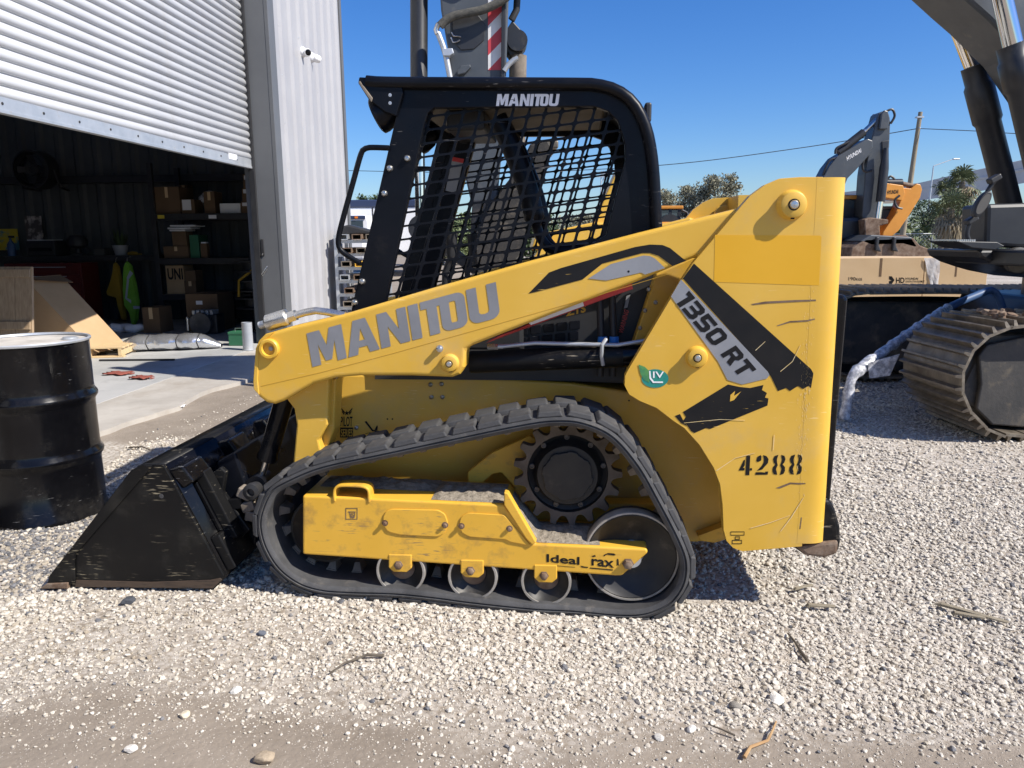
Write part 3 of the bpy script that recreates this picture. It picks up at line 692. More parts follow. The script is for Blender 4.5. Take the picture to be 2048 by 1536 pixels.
MB().box((-.26, -.2, 0), (.26, .2, .26)).build('body', MT['dark'], t, bevel=.02); MB().box((-.14, -.05, .262), (.16, .19, .275)).build('paper_tray', MT['paper'], t)
MB().box((-.2, -.22, .08), (.2, -.2005, .14)).build('output_slot', MT['black'], t)
t = bench_thing('desk_lamp', 157, 'dark round machine head standing on the workbench right of the printer', 'machine')
MB().lathe((0, 0, .0), (0, 0, 1), [(.12, 0), (.12, .02), (.05, .04), (.05, .12), (.15, .16), (.17, .25), (.12, .34), (0, .36)], 22).build('head', MT['dark'], t); MB().cyl((.1, 0, .2), (.24, -.02, .06), .02, 8).build('lever', MT['dark'], t)
t = bench_thing('potted_plant', 242, 'potted plant with dark upright leaves on the workbench', 'plant')
MB().lathe((0, 0, 0), (0, 0, 1), [(.09, 0), (.13, .16), (.135, .17), (.12, .17), (.11, .12), (0, .12)], 20).build('pot', MT['panel_white'], t)
mb = MB()
for k_ in range(60):
    a_ = random.uniform(0, 6.28); r_ = random.uniform(.02, .16); h_ = random.uniform(.16, .36); w_ = .014
    c0 = Vector((math.cos(a_) * .04, math.sin(a_) * .04, .12)); c1 = Vector((math.cos(a_) * r_, math.sin(a_) * r_, .12 + h_)); sd = Vector((-math.sin(a_), math.cos(a_), 0)) * w_
    cm_ = (c0 + c1) / 2 + Vector((math.cos(a_), math.sin(a_), 0)) * .02
    mb.add([c0 - sd * .5, c0 + sd * .5, cm_ + sd, cm_ - sd, c1], [(0, 1, 2, 3), (3, 2, 4)])
mb.build('leaves', MT['leaf_dark'], t)
t = bench_thing('small_bin', 204, 'small olive box on the workbench left of the potted plant', 'box')
MB().box((-.09, -.08, 0), (.09, .08, .11)).build('bin_body', MT['beige'], t, bevel=.006); MB().box((-.095, -.085, .111), (.095, .085, .125)).build('lid', MT['dark'], t, bevel=.004)
t = bench_thing('work_glove', 270, 'yellow work glove lying on the workbench', 'glove')
mb = MB(); mb.tube([(-.12, 0, .02), (-.05, 0, .03), (.03, .01, .025), (.05, .01, .02)], [.03, .035, .03, .015], 8)
for k_ in range(4): mb.tube([(.03, -.03 + k_ * .02, .022), (.12 - .01 * abs(k_ - 1), -.04 + k_ * .026, .014)], [.012, .009], 6)
mb.build('glove', MT['mustard'], t)
t = bench_thing('blue_bottle', 24, 'blue spray bottle at the left end of the workbench', 'bottle')
MB().lathe((0, 0, 0), (0, 0, 1), [(.06, 0), (.065, .02), (.065, .2), (.02, .27), (.02, .31), (0, .31)], 16).build('bottle_body', MT['blue_pipe'], t); MB().box((-.03, -.015, .312), (.07, .015, .35)).build('trigger_head', MT['dark'], t, bevel=.005)
def wall_sheet(name, u0, v0, u1, v1, material, label, cat, extra=None):
    w = INW - .058; a = inn(u0, v0, w); b = inn(u1, v1, w)
    t = thing(name, label, cat, world_from_b(a.x, w, b.z), DOOR_YAW)
    MB().box((0, -.012, 0), (b.x - a.x, 0, a.z - b.z)).build('sheet', material, t)
    if extra: MB().box((0, -.012, -.001 - extra), (b.x - a.x, 0, -.001)).build('lower_sheet', MT['paper'], t)
    return t
wall_sheet('poster', -12, 458, 40, 500, MT['yposter'], 'yellow poster with blue figures on the inner wall', 'poster')
wall_sheet('calendar', 49, 432, 88, 479, MT['cal'], 'wall calendar with a dark picture above a white page', 'calendar', .28)
# drum fan high on the wall
w = INW - .5; p = inn(72, 340, w); pr = (inn(108, 340, w).x - inn(36, 340, w).x) / 2
t = thing('drum_fan', 'round dark drum fan mounted high on the inner wall', 'fan', world_from_b(p.x, w, p.z), DOOR_YAW)
MB().lathe((0, -.15, 0), (0, 1, 0), [(pr * .93, 0), (pr, 0), (pr, .3), (pr * .93, .3)], 36, cap=False).build('drum', MT['dark'], t)
for k_ in range(5): MB().lathe((0, -.13, 0), (0, 1, 0), [(pr * (.2 + .17 * k_) - .004, 0), (pr * (.2 + .17 * k_) + .004, 0), (pr * (.2 + .17 * k_) + .004, .006)], 30, cap=False).build('guard_ring', MT['dark'], t)
for k_ in range(4):
    M_ = Matrix.Rotation(k_ * math.pi / 2, 4, 'Y') @ Matrix.Rotation(.5, 4, 'X'); MB().box((-pr * .16, -.01, .06), (pr * .16, .01, pr * .86), M_).build('blade', MT['dark'], t, bevel=.004)
MB().lathe((0, -.08, 0), (0, 1, 0), [(.07, 0), (.09, .03), (.09, .16), (.05, .2)], 18).build('motor', MT['dark'], t)
for sx in (-1, 1): MB().tube([(sx * pr * .99, .0, 0), (sx * pr * 1.05, .1, -pr * .9), (sx * pr * .8, .44, -pr * 1.0)], .02, 8).build('bracket', MT['dark'], t)
# jackets on hooks
def jacket(name, pts, w, material, label, cat, bands=()):
    t = bthing(name, label, cat); q = Ixz(pts, w); c = Vector((sum(a for a, b in q) / len(q), sum(b for a, b in q) / len(q)))
    mb = MB(); big = q; small = [(c.x + (a - c.x) * .82, c.y + (b - c.y) * .94) for a, b in q]
    n = len(q); Vv = [(a, w - .06, b) for a, b in small] + [(a, w, b) for a, b in big] + [(a, w + .06, b) for a, b in small]
    Ff = [tuple(range(n)), tuple(range(3 * n - 1, 2 * n - 1, -1))] + [(j, (j + 1) % n, n + (j + 1) % n, n + j) for j in range(n)] + [(n + j, n + (j + 1) % n, 2 * n + (j + 1) % n, 2 * n + j) for j in range(n)]
    mb.add(Vv, Ff, False); body = mb.build('fabric', material, t, recalc=True)
    for bp_ in bands: MB().prism(Ixz(bp_, w - .066), w - .066, w - .062).build('reflective_band', MT['reflect'], t)
    top = max(q, key=lambda p: p[1]); MB().tube([(top[0], w, top[1]), (top[0], w + .02, top[1] + .05), (top[0], BW - .002 if BW > w else w + .06, top[1] + .07)], .008, 6).build('hook', MT['steel'], t)
    return t
JW = BW - .12
jacket('hi_vis_jacket', [(254, 522), (262, 528), (266, 545), (273, 570), (279, 605), (276, 640), (268, 655), (262, 628), (250, 612), (247, 580), (248, 545), (250, 530)], JW, MT['hivis'], 'lime hi-vis jacket with silver bands hanging from the workbench', 'jacket',
       bands=([(260, 541), (266, 547), (256, 560), (253, 556)], [(254, 556), (258, 560), (254, 596), (262, 600), (262, 607), (250, 597)], [(266, 612), (279, 612), (279, 617), (267, 618)]))
jacket('rain_jacket', [(231, 524), (237, 530), (241, 548), (248, 580), (250, 605), (253, 640), (248, 640), (240, 615), (236, 596), (214, 590), (213, 583), (222, 562), (227, 545)], JW + .06, MT['mustard'], 'mustard yellow rain jacket hanging left of the lime jacket', 'jacket')
# sacks on the floor at the back
t = bthing('white_sack', 'crumpled white sack lying on the floor at the back of the workshop', 'sack')
a = inn(190, 662, RK - 1.0); b = inn(285, 662, RK - 1.0); pth = []
for i in range(10):
    s = i / 9; pth.append((a.x + (b.x - a.x) * s, RK - .9 + .05 * math.sin(i * 1.7), SLAB_Z + .075 + .015 * math.sin(i * 2.6)))
MB().tube(pth, [.03, .06, .05, .07, .075, .065, .075, .07, .05, .02], 10).build('sack', MT['paper'], t)
boxpx('parts_box', 283, 615, 322, 668, RK - .95, .4, MT['card'], 'brown box with dark print standing left of the large carton', 'box', floor=True)

# wrapped silver bundle
t0 = onZ(215, 708, SLAB_Z); t1 = onZ(434, 700, SLAB_Z)
t = thing('wrapped_bundle', 'long silver foil wrapped bundle lying on the concrete floor', 'bundle', (0, 0, 0))
ax = (t1 - t0); n = 26; rows = []
for i in range(n + 1):
    s = i / n; c = t0 + ax * s + Vector((0, .17, 0))
    taper = min(1, .25 + 4.0 * min(s, 1 - s)); rr = .105 * taper * (1 + .05 * math.sin(i * 1.1) + .03 * math.sin(i * 2.3)); ring = []
    tie = 0.96 if i in (4, 9, 16, 21) else 1
    for k_ in range(14):
        a_ = 2 * math.pi * k_ / 14; wob = 1 + .035 * math.sin(5 * a_ + i * 1.2) + .03 * math.sin(9 * a_ - i)
        ring.append(Vector((c.x + .25 * 0, c.y + math.cos(a_) * rr * 1.5 * wob * tie, SLAB_Z + .012 + max(0, .095 * taper + math.sin(a_) * rr * wob * tie))))
    ring.append(ring[0]); rows.append(ring)
mb = MB(); mb.grid(rows); mb.build('foil', MT['foil'], t)
for i in (4, 9, 16, 21):
    MB().tube([tuple(p) for p in rows[i][:-1]], .008, 6, closed=True).build('tie', MT['dark'], t)
# pallet, leaning panel and folded carton beside the barrel
pc = onZ(205, 716, SLAB_Z)
t = thing('wooden_pallet', 'new pine pallet piece on the concrete beside the drum', 'pallet', (pc.x - .18, pc.y + .02, SLAB_Z), R_(9))
for k_ in range(4): MB().box((-.42, -.05 + k_ * .135, .112), (.42, .06 + k_ * .135, .132)).build('top_board', MT['wood'], t, bevel=.002)
for xx in (-.40, 0, .36):
    MB().box((xx, -.05, .021), (xx + .04, .5, .111)).build('stringer', MT['wood'], t, bevel=.002)
for yy in (-.05, .4): MB().box((-.42, yy, .001), (.42, yy + .1, .02)).build('bottom_board', MT['wood'], t, bevel=.002)
pd = onZ(30, 740, SLAB_Z)
t = thing('leaning_panel', 'brown wood grain panel of planks leaning upright behind the drum', 'panel', (pd.x, pd.y, SLAB_Z), R_(-6))
wv = atY(60, 530, pd.y + .25); hh = wv.z - SLAB_Z
for k_ in range(4):
    M_ = Matrix.Rotation(R_(-9), 4, 'X'); MB().box((-.62 + k_ * .21, 0, .005), (-.62 + k_ * .21 + .205, .03, hh), M_).build('plank', MT['oldwood'], t, bevel=.004)
for z_ in (.45, hh - .12): MB().box((-.6, -.022, z_), (.2, -.0005, z_ + .09), Matrix.Rotation(R_(-9), 4, 'X')).build('batten', MT['oldwood'], t, bevel=.004)
# large folded carton standing on edge, sloping down to the right
cw = pd.y + .95
t = thing('folded_carton', 'large torn open cardboard carton sloping down to the silver bundle', 'carton', (0, 0, 0))
fl = [(45, 562), (66, 542), (80, 556), (200, 690), (190, 706), (150, 705), (60, 640)]
cf = Frame((0, cw, 0), 0)
MB().prism(cf.xz([(44, 580), (48, 556), (192, 708), (192, 713), (45, 713)], 0), cw, cw + .012).build('panel', MT['card_mid'], t)
mb = MB(); A = [cf(48, 556, 0), cf(190, 706, 0)]; A = [Vector((p.x, cw, p.z)) for p in A]; Bq = [Vector((p.x + .20, cw + .42, p.z + .015)) for p in A]
mb.add([A[0], A[1], Bq[1], Bq[0]], [(0, 1, 2, 3)]); mb.build('sloping_panel', MT['card_mid'], t, solid=.01)
mb = MB(); top = A[0]; mb.add([top, top + Vector((.20, .42, .015)), top + Vector((.34, .44, -.08)), top + Vector((.14, .04, -.03))], [(0, 1, 2, 3)]); mb.build('flap', MT['card'], t, solid=.008, recalc=True)
# red rags and scraps
for (u, v, sx, lab) in ((238, 749, .13, 'flat red brown rag on the concrete nearer the drum'), (284, 758, .10, 'crumpled red brown rag on the concrete farther from the drum')):
    p = onZ(u, v, SLAB_Z); t = thing('rag', lab, 'rag', (p.x, p.y, SLAB_Z), random.uniform(-.3, .3)); rows = []
    for i in range(9):
        rows.append([Vector(((j / 8 - .5) * 2 * sx * (1 + .2 * math.sin(i * 1.9)), (i / 8 - .5) * 1.3 * sx * (1 + .25 * math.sin(j * 1.3)), .012 + .018 * abs(math.sin(i * 1.1 + j * .9)) * (1 if sx < .12 else .6))) for j in range(9)])
    mb = MB(); mb.grid(rows); mb.build('cloth', MT['redrag'], t, solid=.006)
    MB().tube([(sx, 0, .012), (sx * 1.35, .02, .012)], [.012, .004], 6).build('corner', MT['redrag'], t)
p = onZ(350, 808, SLAB_Z); t = thing('paper_scrap', 'crumpled white paper scrap on the dirt before the apron', 'scrap', (p.x, p.y, gzf(p.x, p.y) + .004)); rows = []
for i in range(6): rows.append([Vector(((j / 5 - .5) * .16, (i / 5 - .5) * .09, .01 + .02 * abs(math.sin(i * 2.1 + j * 1.7)))) for j in range(6)])
mb = MB(); mb.grid(rows); mb.build('paper', MT['paper'], t, solid=.003)
p = onZ(290, 722, SLAB_Z)
tag(MB().box((-.55, 0, .001), (.35, .03, .022)).build('black_rod', MT['dark'], None, bevel=.004, loc=(p.x, p.y, SLAB_Z)), 'thin black bar lying on the concrete by the pallet', 'bar')
# ================================================================== TRACK LOADER
_l0 = onZ(1290, 1246, 0)
LD = Frame(_l0, R_(-5))
WID = 1.70                                    # outside of one track to outside of the other
loader = thing('track_loader', 'yellow and black compact track loader with its bucket on the gravel', 'loader', _l0, R_(-5))
YEL, BLK = MT['yellow'], MT['black']
def lx(pts, y): return LD.xz(pts, y)
def lprism(name, pts, y0, y1, material, parent=None, bevel=.004, holes=(), rnd=0, seg=2):
    q = lx(pts, y0)
    if rnd: q = round_poly(q, rnd)
    return MB().prism(q, y0, y1, [lx(h, y0) for h in holes]).build(name, material, loader if parent is None else parent, bevel=bevel, seg=seg)
def mirror(o, parent=None):
    """the same piece on the far side of the machine"""
    me = o.data.copy()
    for v in me.vertices: v.co.y = WID - v.co.y
    me.flip_normals(); c = link(o.name.split('.')[0], me, None, loader if parent is None else parent)
    for md in o.modifiers:
        n = c.modifiers.new(md.name, md.type)
        for a in ('width', 'segments', 'limit_method', 'angle_limit', 'thickness', 'offset'):
            if hasattr(md, a): setattr(n, a, getattr(md, a))
    return c
def lr(px, y): return px / LD.ppm(y)

# ---- hull
Y_H = .44
hull_pts = [(684, 748), (650, 900), (656, 1010), (1000, 1075), (1395, 1085), (1452, 1070), (1455, 830), (1300, 790), (1200, 774), (1140, 766), (905, 752)]
hull = lprism('hull', hull_pts, Y_H, WID - Y_H, YEL, bevel=.012, seg=3)
for u, v in ((861, 769), (883, 768), (863, 794), (885, 794), (713, 855)):
    p = LD(u, v, Y_H); MB().lathe((p.x, Y_H - .0005, p.z), (0, -1, 0), [(.010, 0), (.010, .004), (.006, .008), (0, .009)], 12).build('bolt', MT['bolt'], hull)
for u, v in ((775, 838), (785, 838), (1258, 801)):
    p = LD(u, v, Y_H); MB().lathe((p.x, Y_H - .0008, p.z), (0, -1, 0), [(.004, 0), (0, .0005)], 8).build('hole', MT['black'], hull)
lprism('floor_plate', [(1395, 1072), (1455, 1050), (1455, 1078), (1430, 1086), (1400, 1082)], Y_H - .06, Y_H - .002, MT['yellow_worn'], bevel=.003)
# PILOT SERIES print
def lt_quad(bl, br, tl, y): return [LD(*q, y) for q in (bl, br, tl)]
def ltext(name, s, bl, br, tl, y, material, parent, bold=0, space=1.0, geo=None):
    return decal(name, geo or text_geo(s, bold, space), *lt_quad(bl, br, tl, y), material, parent, (0, -1, 0))
ltext('lettering', 'PILOT', (681, 853), (705, 853), (681, 833), Y_H - .0016, MT['decal_black'], hull, .015)
sq = MB().prism(lx([(680, 855), (706, 855), (706, 875), (680, 875)], Y_H - .0016), Y_H - .0016, Y_H - .0006).build('emblem_panel', MT['decal_black'], hull)
ltext('lettering', 'SERIES', (682, 873), (705, 873), (682, 858), Y_H - .0026, YEL, hull, .01)
star = [(0, 1), (.22, .3), (.95, .3), (.38, -.14), (.6, -.85), (0, -.42), (-.6, -.85), (-.38, -.14), (-.95, .3), (-.22, .3)]
wing = [[(-.5, .2), (-2.0, 1.9), (-1.9, 1.2), (-.9, 0)], [(-.7, -.2), (-1.75, .8), (-1.6, .2), (-.95, -.4)], [(-.8, -.55), (-1.4, -.05), (-1.2, -.5)]]
geo = poly_geo([star] + wing + [[(-x, y) for x, y in w_] for w_ in wing])
ltext('emblem', '', (682, 831), (705, 831), (682, 815), Y_H - .0016, MT['decal_black'], hull, geo=geo)
geo = poly_geo([[(0, 3.2), (.5, 3.4), (2.4, .9), (2.0, .7)], [(2, .7), (4.6, .4), (4.6, .75), (2.2, 1.05)], [(2.6, 1.0), (3.2, 2.2), (3.5, 2.2), (3.4, 1.0)], [(.2, 0), (1.5, .3), (3, 0), (3, .12), (1.5, .42), (.2, .12)]])
ltext('pictogram', '', (729, 868), (764, 868), (729, 842), Y_H - .0016, MT['decal_black'], hull, geo=geo)

# ---- engine bay behind the lift arm
bay = lprism('engine_bay', [(925, 610), (1315, 545), (1322, 770), (925, 756)], .46, WID - .46, MT['dark'], bevel=.004)
lprism('side_panel', [(1262, 700), (1312, 548), (1420, 500), (1480, 760), (1250, 770)], .34, .43, YEL, bevel=.006)
for u, v in ((1297, 579), (1311, 605), (1290, 621), (1280, 656)):
    p = LD(u, v, .34); MB().lathe((p.x, .3395, p.z), (0, -1, 0), [(.009, 0), (.009, .003), (.005, .007), (0, .007)], 10).build('rivet', MT['bolt'], loader)
# grille with dark slots
for r_ in range(2):
    for c_ in range(5):
        u = 1035 + c_ * 26 - r_ * 3; v = 655 - c_ * 3 + r_ * 22
        lprism('grille_cell', [(u, v), (u + 21, v - 2), (u + 21, v + 15), (u, v + 17)], .452, .459, BLK, bevel=.002)
ltext('lettering', 'ZTS', (1132, 633), (1172, 624), (1132, 617), .4585, MT['yellow_fresh'], bay, .04)
ws = lprism('warning_label', [(1250, 590), (1263, 585), (1243, 668), (1234, 676)], .447, .4585, MT['black'], bevel=0)
ltext('lettering', 'WARNING', (1246, 668), (1258, 622), (1237, 664), .4462, MT['red'], ws, .02)
lprism('label_text_block', [(1253, 592), (1261, 589), (1255, 615), (1248, 617)], .4455, .4468, MT['decal_grey'], ws, bevel=0)
# red lift arm support
ra = lprism('arm_support', [(985, 680), (1262, 561), (1266, 578), (1170, 612), (1000, 672)], .20, .26, MT['red'], bevel=.004)
lprism('support_label', [(1055, 644), (1166, 604), (1168, 612), (1062, 650)], .1975, .1995, MT['paper'], ra, bevel=0)

# ---- lift arms
A_Y = .13
arm_pts = [(507, 779), (506, 762), (511, 697), (518, 681), (531, 668), (583, 653), (690, 628), (860, 578), (1060, 522), (1280, 465), (1480, 416), (1520, 430), (1470, 540), (1392, 514), (1265, 567), (1100, 630), (945, 691), (932, 699), (929, 735), (920, 749), (904, 755), (822, 752), (719, 752), (671, 756), (627, 768), (593, 787), (566, 803), (549, 809), (533, 806), (518, 795)]
arm = lprism('lift_arm', arm_pts, A_Y, A_Y + .12, YEL, bevel=.016, seg=4)
arm_f = mirror(arm)
for b_ in ([(507, 779), (506, 762), (511, 697), (518, 681), (531, 668), (548, 664), (540, 672), (526, 684), (518, 700), (515, 760), (518, 790)],):
    lprism('arm_edge_plate', b_, A_Y - .004, A_Y + .11, YEL, arm, bevel=.003)
def boss(u, v, y, r, h, parent, bolt=True, flange=True):
    p = LD(u, v, y); o = MB(); pr = [(r * 1.22, 0), (r * 1.16, h * .25), (r, h * .55), (r, h * .96), (r * .96, h)] if flange else [(r, 0), (r, h * .96), (r * .96, h)]
    o.lathe((p.x, y + .004, p.z), (0, -1, 0), [(a, b + .004 * (i > 0)) for i, (a, b) in enumerate(pr)] + [(r * .42, h + .004), (0, h + .004)], 30)
    b = o.build('pin_boss', YEL, parent)
    if bolt:
        MB().lathe((p.x, y - h, p.z), (0, -1, 0), [(r * .46, 0), (r * .46, .001), (0, .0011)], 20).build('bolt_recess', MT['black'], b)
        MB().lathe((p.x, y - h - .001, p.z), (0, -1, 0), [(r * .36, 0), (r * .36, .005), (r * .28, .009), (0, .010)], 18).build('bolt', MT['steel'], b)
        MB().box((p.x - .004, y - h * .6, p.z - r * 1.12), (p.x + .008, y - h * .2, p.z - r * .9)).build('grease_nipple', MT['black'], b)
    return b
p = LD(540, 697, A_Y)
o = MB(); r0 = lr(21, A_Y); o.lathe((p.x, A_Y + .002, p.z), (0, -1, 0), [(r0, 0), (r0, .018), (r0 * .9, .022), (r0 * .68, .022), (r0 * .62, .016), (r0 * .60, .003)], 30, cap=False); o.build('pivot_sleeve', YEL, arm)
MB().lathe((p.x, A_Y - .0035, p.z), (0, -1, 0), [(r0 * .60, 0), (0, .0005)], 24).build('pivot_bore', MT['yellow_worn'], arm)
MB().lathe((p.x + .006, A_Y - .004, p.z), (0, -1, 0), [(r0 * .22, 0), (r0 * .22, .004), (0, .005)], 12).build('bolt', MT['bolt'], arm)
boss(900, 726, A_Y, lr(16, A_Y), .022, arm)
p = LD(880, 697, A_Y); MB().lathe((p.x, A_Y + .002, p.z), (0, -1, 0), [(.014, 0), (.014, .010), (.011, .011), (.011, .022), (.007, .025), (0, .025)], 12).build('bolt', MT['steel'], arm)
# lettering and stripes on the arm
ltext('lettering', '', (625, 734), (1001, 634), (613, 667), A_Y - .0015, MT['letter_grey'], arm, geo=logo_geo())
def lpoly(name, pts, y, material, parent, rnd=0):
    q = lx(pts, y)
    if rnd: q = round_poly(q, rnd)
    return MB().prism(q, y, y + .0008).build(name, material, parent)
lpoly('stripe', [(1057, 587), (1098, 545), (1122, 536), (1270, 494), (1300, 489), (1325, 490), (1340, 496), (1372, 522), (1345, 532), (1318, 512), (1300, 506), (1285, 506), (1205, 527), (1165, 559), (1075, 583)], A_Y - .0015, MT['decal_black'], arm)
lpoly('stripe', [(1177, 557), (1222, 528), (1287, 511), (1300, 512), (1310, 517), (1330, 536), (1290, 549), (1282, 545), (1235, 556), (1212, 561)], A_Y - .0019, MT['decal_grey'], arm)
p = LD(1257, 543, A_Y); MB().lathe((p.x, A_Y - .0022, p.z), (0, -1, 0), [(.0045, 0), (0, .0004)], 10).build('hole', MT['black'], arm)
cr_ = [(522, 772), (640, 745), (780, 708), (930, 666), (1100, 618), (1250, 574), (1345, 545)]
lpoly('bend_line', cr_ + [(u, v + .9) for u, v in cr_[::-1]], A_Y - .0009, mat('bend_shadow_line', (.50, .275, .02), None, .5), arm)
# hydraulic coupling and pipe on the arm top
def lpt(u, v, y): return LD(u, v, y)
cp = MB(); yc = A_Y + .05
a_, b_ = lpt(519, 651, yc), lpt(548, 642, yc); cp.cyl(a_, b_, .016, 14); cp.build('coupler_tip', MT['galv'], loader)
cp = MB(); cp.tube([lpt(532, 647, yc), lpt(536, 646, yc), lpt(574, 634, yc), lpt(577, 633, yc)], [.026, .034, .034, .026], 18); cp.build('hydraulic_coupler', MT['steel'], loader)
cp = MB(); cp.cyl(lpt(577, 635, yc), lpt(592, 630, yc), .024, 6); cp.build('coupler_nut', MT['steel'], loader)
cp = MB(); cp.tube([lpt(590, 631, yc), lpt(610, 625, yc), lpt(632, 621, yc), lpt(655, 624, yc), lpt(690, 631, yc)], .015, 12); cp.build('hydraulic_pipe', MT['steel'], loader)
# drop leg of the arm
leg = lprism('arm_leg', [(568, 792), (588, 818), (593, 850), (586, 925), (600, 935), (645, 915), (637, 880), (655, 850), (658, 758), (640, 740), (600, 770)], .21, .33, YEL, bevel=.008)
lprism('leg_rib', [(640, 762), (672, 757), (668, 860), (652, 905), (640, 900)], .26, .36, YEL, leg, bevel=.006)
leg_f = mirror(leg)
# tilt cylinder
yc = .30
for k_ in range(2):
    f_ = (lambda q: q) if k_ == 0 else (lambda q: Vector((q.x, WID - q.y, q.z)))
    tc_ = MB().tube([f_(lpt(572, 790, yc)), f_(lpt(538, 905, yc)), f_(lpt(536, 912, yc)), f_(lpt(534, 918, yc))], [.042, .042, .046, .046], 20).build('tilt_cylinder', MT['black_gloss'], loader)
    MB().cyl(f_(lpt(535, 915, yc)), f_(lpt(524, 952, yc)), .016, 16).build('rod', MT['chrome'], tc_)
    MB().lathe(f_(lpt(521, 965, yc)) - Vector((0, .05, 0)), (0, 1, 0), [(.045, 0), (.045, .1)], 18).build('rod_eye', MT['black'], tc_)
# lift cylinder and lines
yc = .27
lc = MB().tube([lpt(940, 724, yc), lpt(944, 724, yc), lpt(1245, 712, yc)], [.044, .046, .046], 24).build('lift_cylinder', MT['black_worn'], loader)
MB().cyl(lpt(1245, 712, yc), lpt(1330, 709, yc), .046, 20).build('cylinder_end', MT['black_gloss'], lc)
MB().tube([lpt(1212, 678, yc - .055), lpt(1204, 690, yc - .075), lpt(1203, 712, yc - .07), lpt(1206, 730, yc - .055)], .008, 8).build('band_clamp', MT['galv'], lc)
MB().tube([lpt(1004, 693, yc - .03), lpt(1030, 690, yc - .03), lpt(1070, 686, yc - .03), lpt(1150, 688, yc - .03), lpt(1235, 690, yc - .03), lpt(1290, 681, yc - .03)], .0085, 10).build('hydraulic_line', MT['galv'], lc)
MB().cyl(lpt(975, 693, yc - .03), lpt(996, 693, yc - .03), .013, 6).build('line_fitting', MT['steel'], lc)
MB().cyl(lpt(994, 693, yc - .03), lpt(1006, 693, yc - .03), .010, 12).build('line_fitting', MT['galv'], lc)
lc_f = MB().cyl((lpt(940, 724, yc).x, WID - yc, lpt(940, 724, yc).z), (lpt(1330, 709, yc).x, WID - yc, lpt(1330, 709, yc).z), .046, 18).build('lift_cylinder', MT['black_worn'], loader)
for u in (1201, 1226): MB().tube([lpt(u - 3, 560, .37), lpt(u, 640, .37), lpt(u + 2, 690, .36), lpt(u - 1, 752, .36)], .016, 10).build('hose', MT['dark'], loader)
for u in (1205, 1228): MB().lathe(lpt(u, 690, .35), (0, 0, 1), [(.019, 0), (.021, .012), (.019, .035)], 12).build('cable_tie', MT['blue_tie'], loader)

# ---- rear tower plate
T_Y = .10
tw_pts = [(1480, 415), (1500, 392), (1530, 370), (1560, 357), (1600, 354), (1646, 354), (1604, 1093), (1485, 1103), (1466, 1096), (1453, 1082), (1447, 1060), (1445, 1010), (1440, 969), (1427, 935), (1399, 890), (1368, 856), (1348, 843), (1313, 816), (1279, 802), (1258, 789), (1249, 771), (1250, 752), (1256, 740), (1364, 559), (1386, 526)]
tower = lprism('rear_tower', tw_pts, T_Y, T_Y + .05, YEL, bevel=.0012, seg=2)
# rounded rear edge: the plate turns the corner into a post
q = lx([(1688, 354), (1645, 1088)], T_Y); (xt, zt), (xb, zb_) = q; xt += .018; xb += .014
mb = MB(); rr = .05; rows = []
for (xx, zz) in ((xt, zt), (xb, zb_)):
    row = [Vector((xx - .16, T_Y + .052, zz)), Vector((xx - .112, T_Y + .052, zz)), Vector((xx - .112, T_Y - .0004, zz))]
    for i in range(9):
        a = i / 8 * math.pi / 2; row.append(Vector((xx - .085 + .085 * math.sin(a), T_Y - .0004 + .045 * (1 - math.cos(a)) ** 1.15, zz)))
    row.append(Vector((xx, T_Y + .34, zz))); row.append(Vector((xx - .16, T_Y + .34, zz))); rows.append(row)
mb.grid(rows); n = len(rows[0])
mb.f.append(tuple(range(n))); mb.sm.append(False); mb.f.append(tuple(range(2 * n - 1, n - 1, -1))); mb.sm.append(False)
mb.f.append((0, n - 1, 2 * n - 1, n)); mb.sm.append(False)
post = mb.build('tower_post', YEL, tower, recalc=True)
tower_f = mirror(tower); mirror(post, tower_f)
p = LD(1590, 406, T_Y); MB().lathe((p.x, WID - T_Y - .06, p.z), (0, -1, 0), [(.05, 0), (.05, .02), (.045, .025), (0, .025)], 24).build('pin_boss', YEL, tower_f)
boss(1583, 410, T_Y, lr(23.5, T_Y), .034, tower); boss(1393, 714, T_Y, lr(18.5, T_Y), .028, tower)
lpoly('patch', [(1430, 470), (1640, 471), (1643, 474), (1638, 571), (1428, 564)], T_Y - .0008, MT['yellow_fresh'], tower)
st1 = [(1388, 527), (1366, 557), (1542, 753), (1556, 782), (1572, 776), (1580, 782), (1596, 772), (1606, 778), (1617, 772), (1622, 776), (1627, 747), (1622, 738)]
lpoly('stripe', st1, T_Y - .0012, MT['decal_black'], tower)
st2 = [(1456, 769), (1420, 791), (1366, 824), (1372, 834), (1366, 842), (1374, 850), (1382, 862), (1389, 866), (1412, 856), (1420, 858), (1535, 811), (1537, 797), (1530, 795), (1534, 786), (1524, 780), (1527, 770), (1500, 776), (1480, 774)]
lpoly('stripe', st2, T_Y - .0012, MT['decal_black'], tower)
lpoly('stripe', [(1350, 832), (1360, 828), (1366, 840), (1374, 852), (1362, 846)], T_Y - .0012, MT['decal_black'], tower)
lpoly('stripe_chip', [(1461, 790), (1470, 782), (1468, 792), (1482, 783), (1468, 800), (1460, 803)], T_Y - .0020, YEL, tower)
plq = lpoly('model_plate', [(1362, 559), (1342, 593), (1436, 723), (1455, 760), (1484, 769), (1534, 757), (1539, 750), (1536, 744)], T_Y - .0018, MT['decal_grey'], tower)
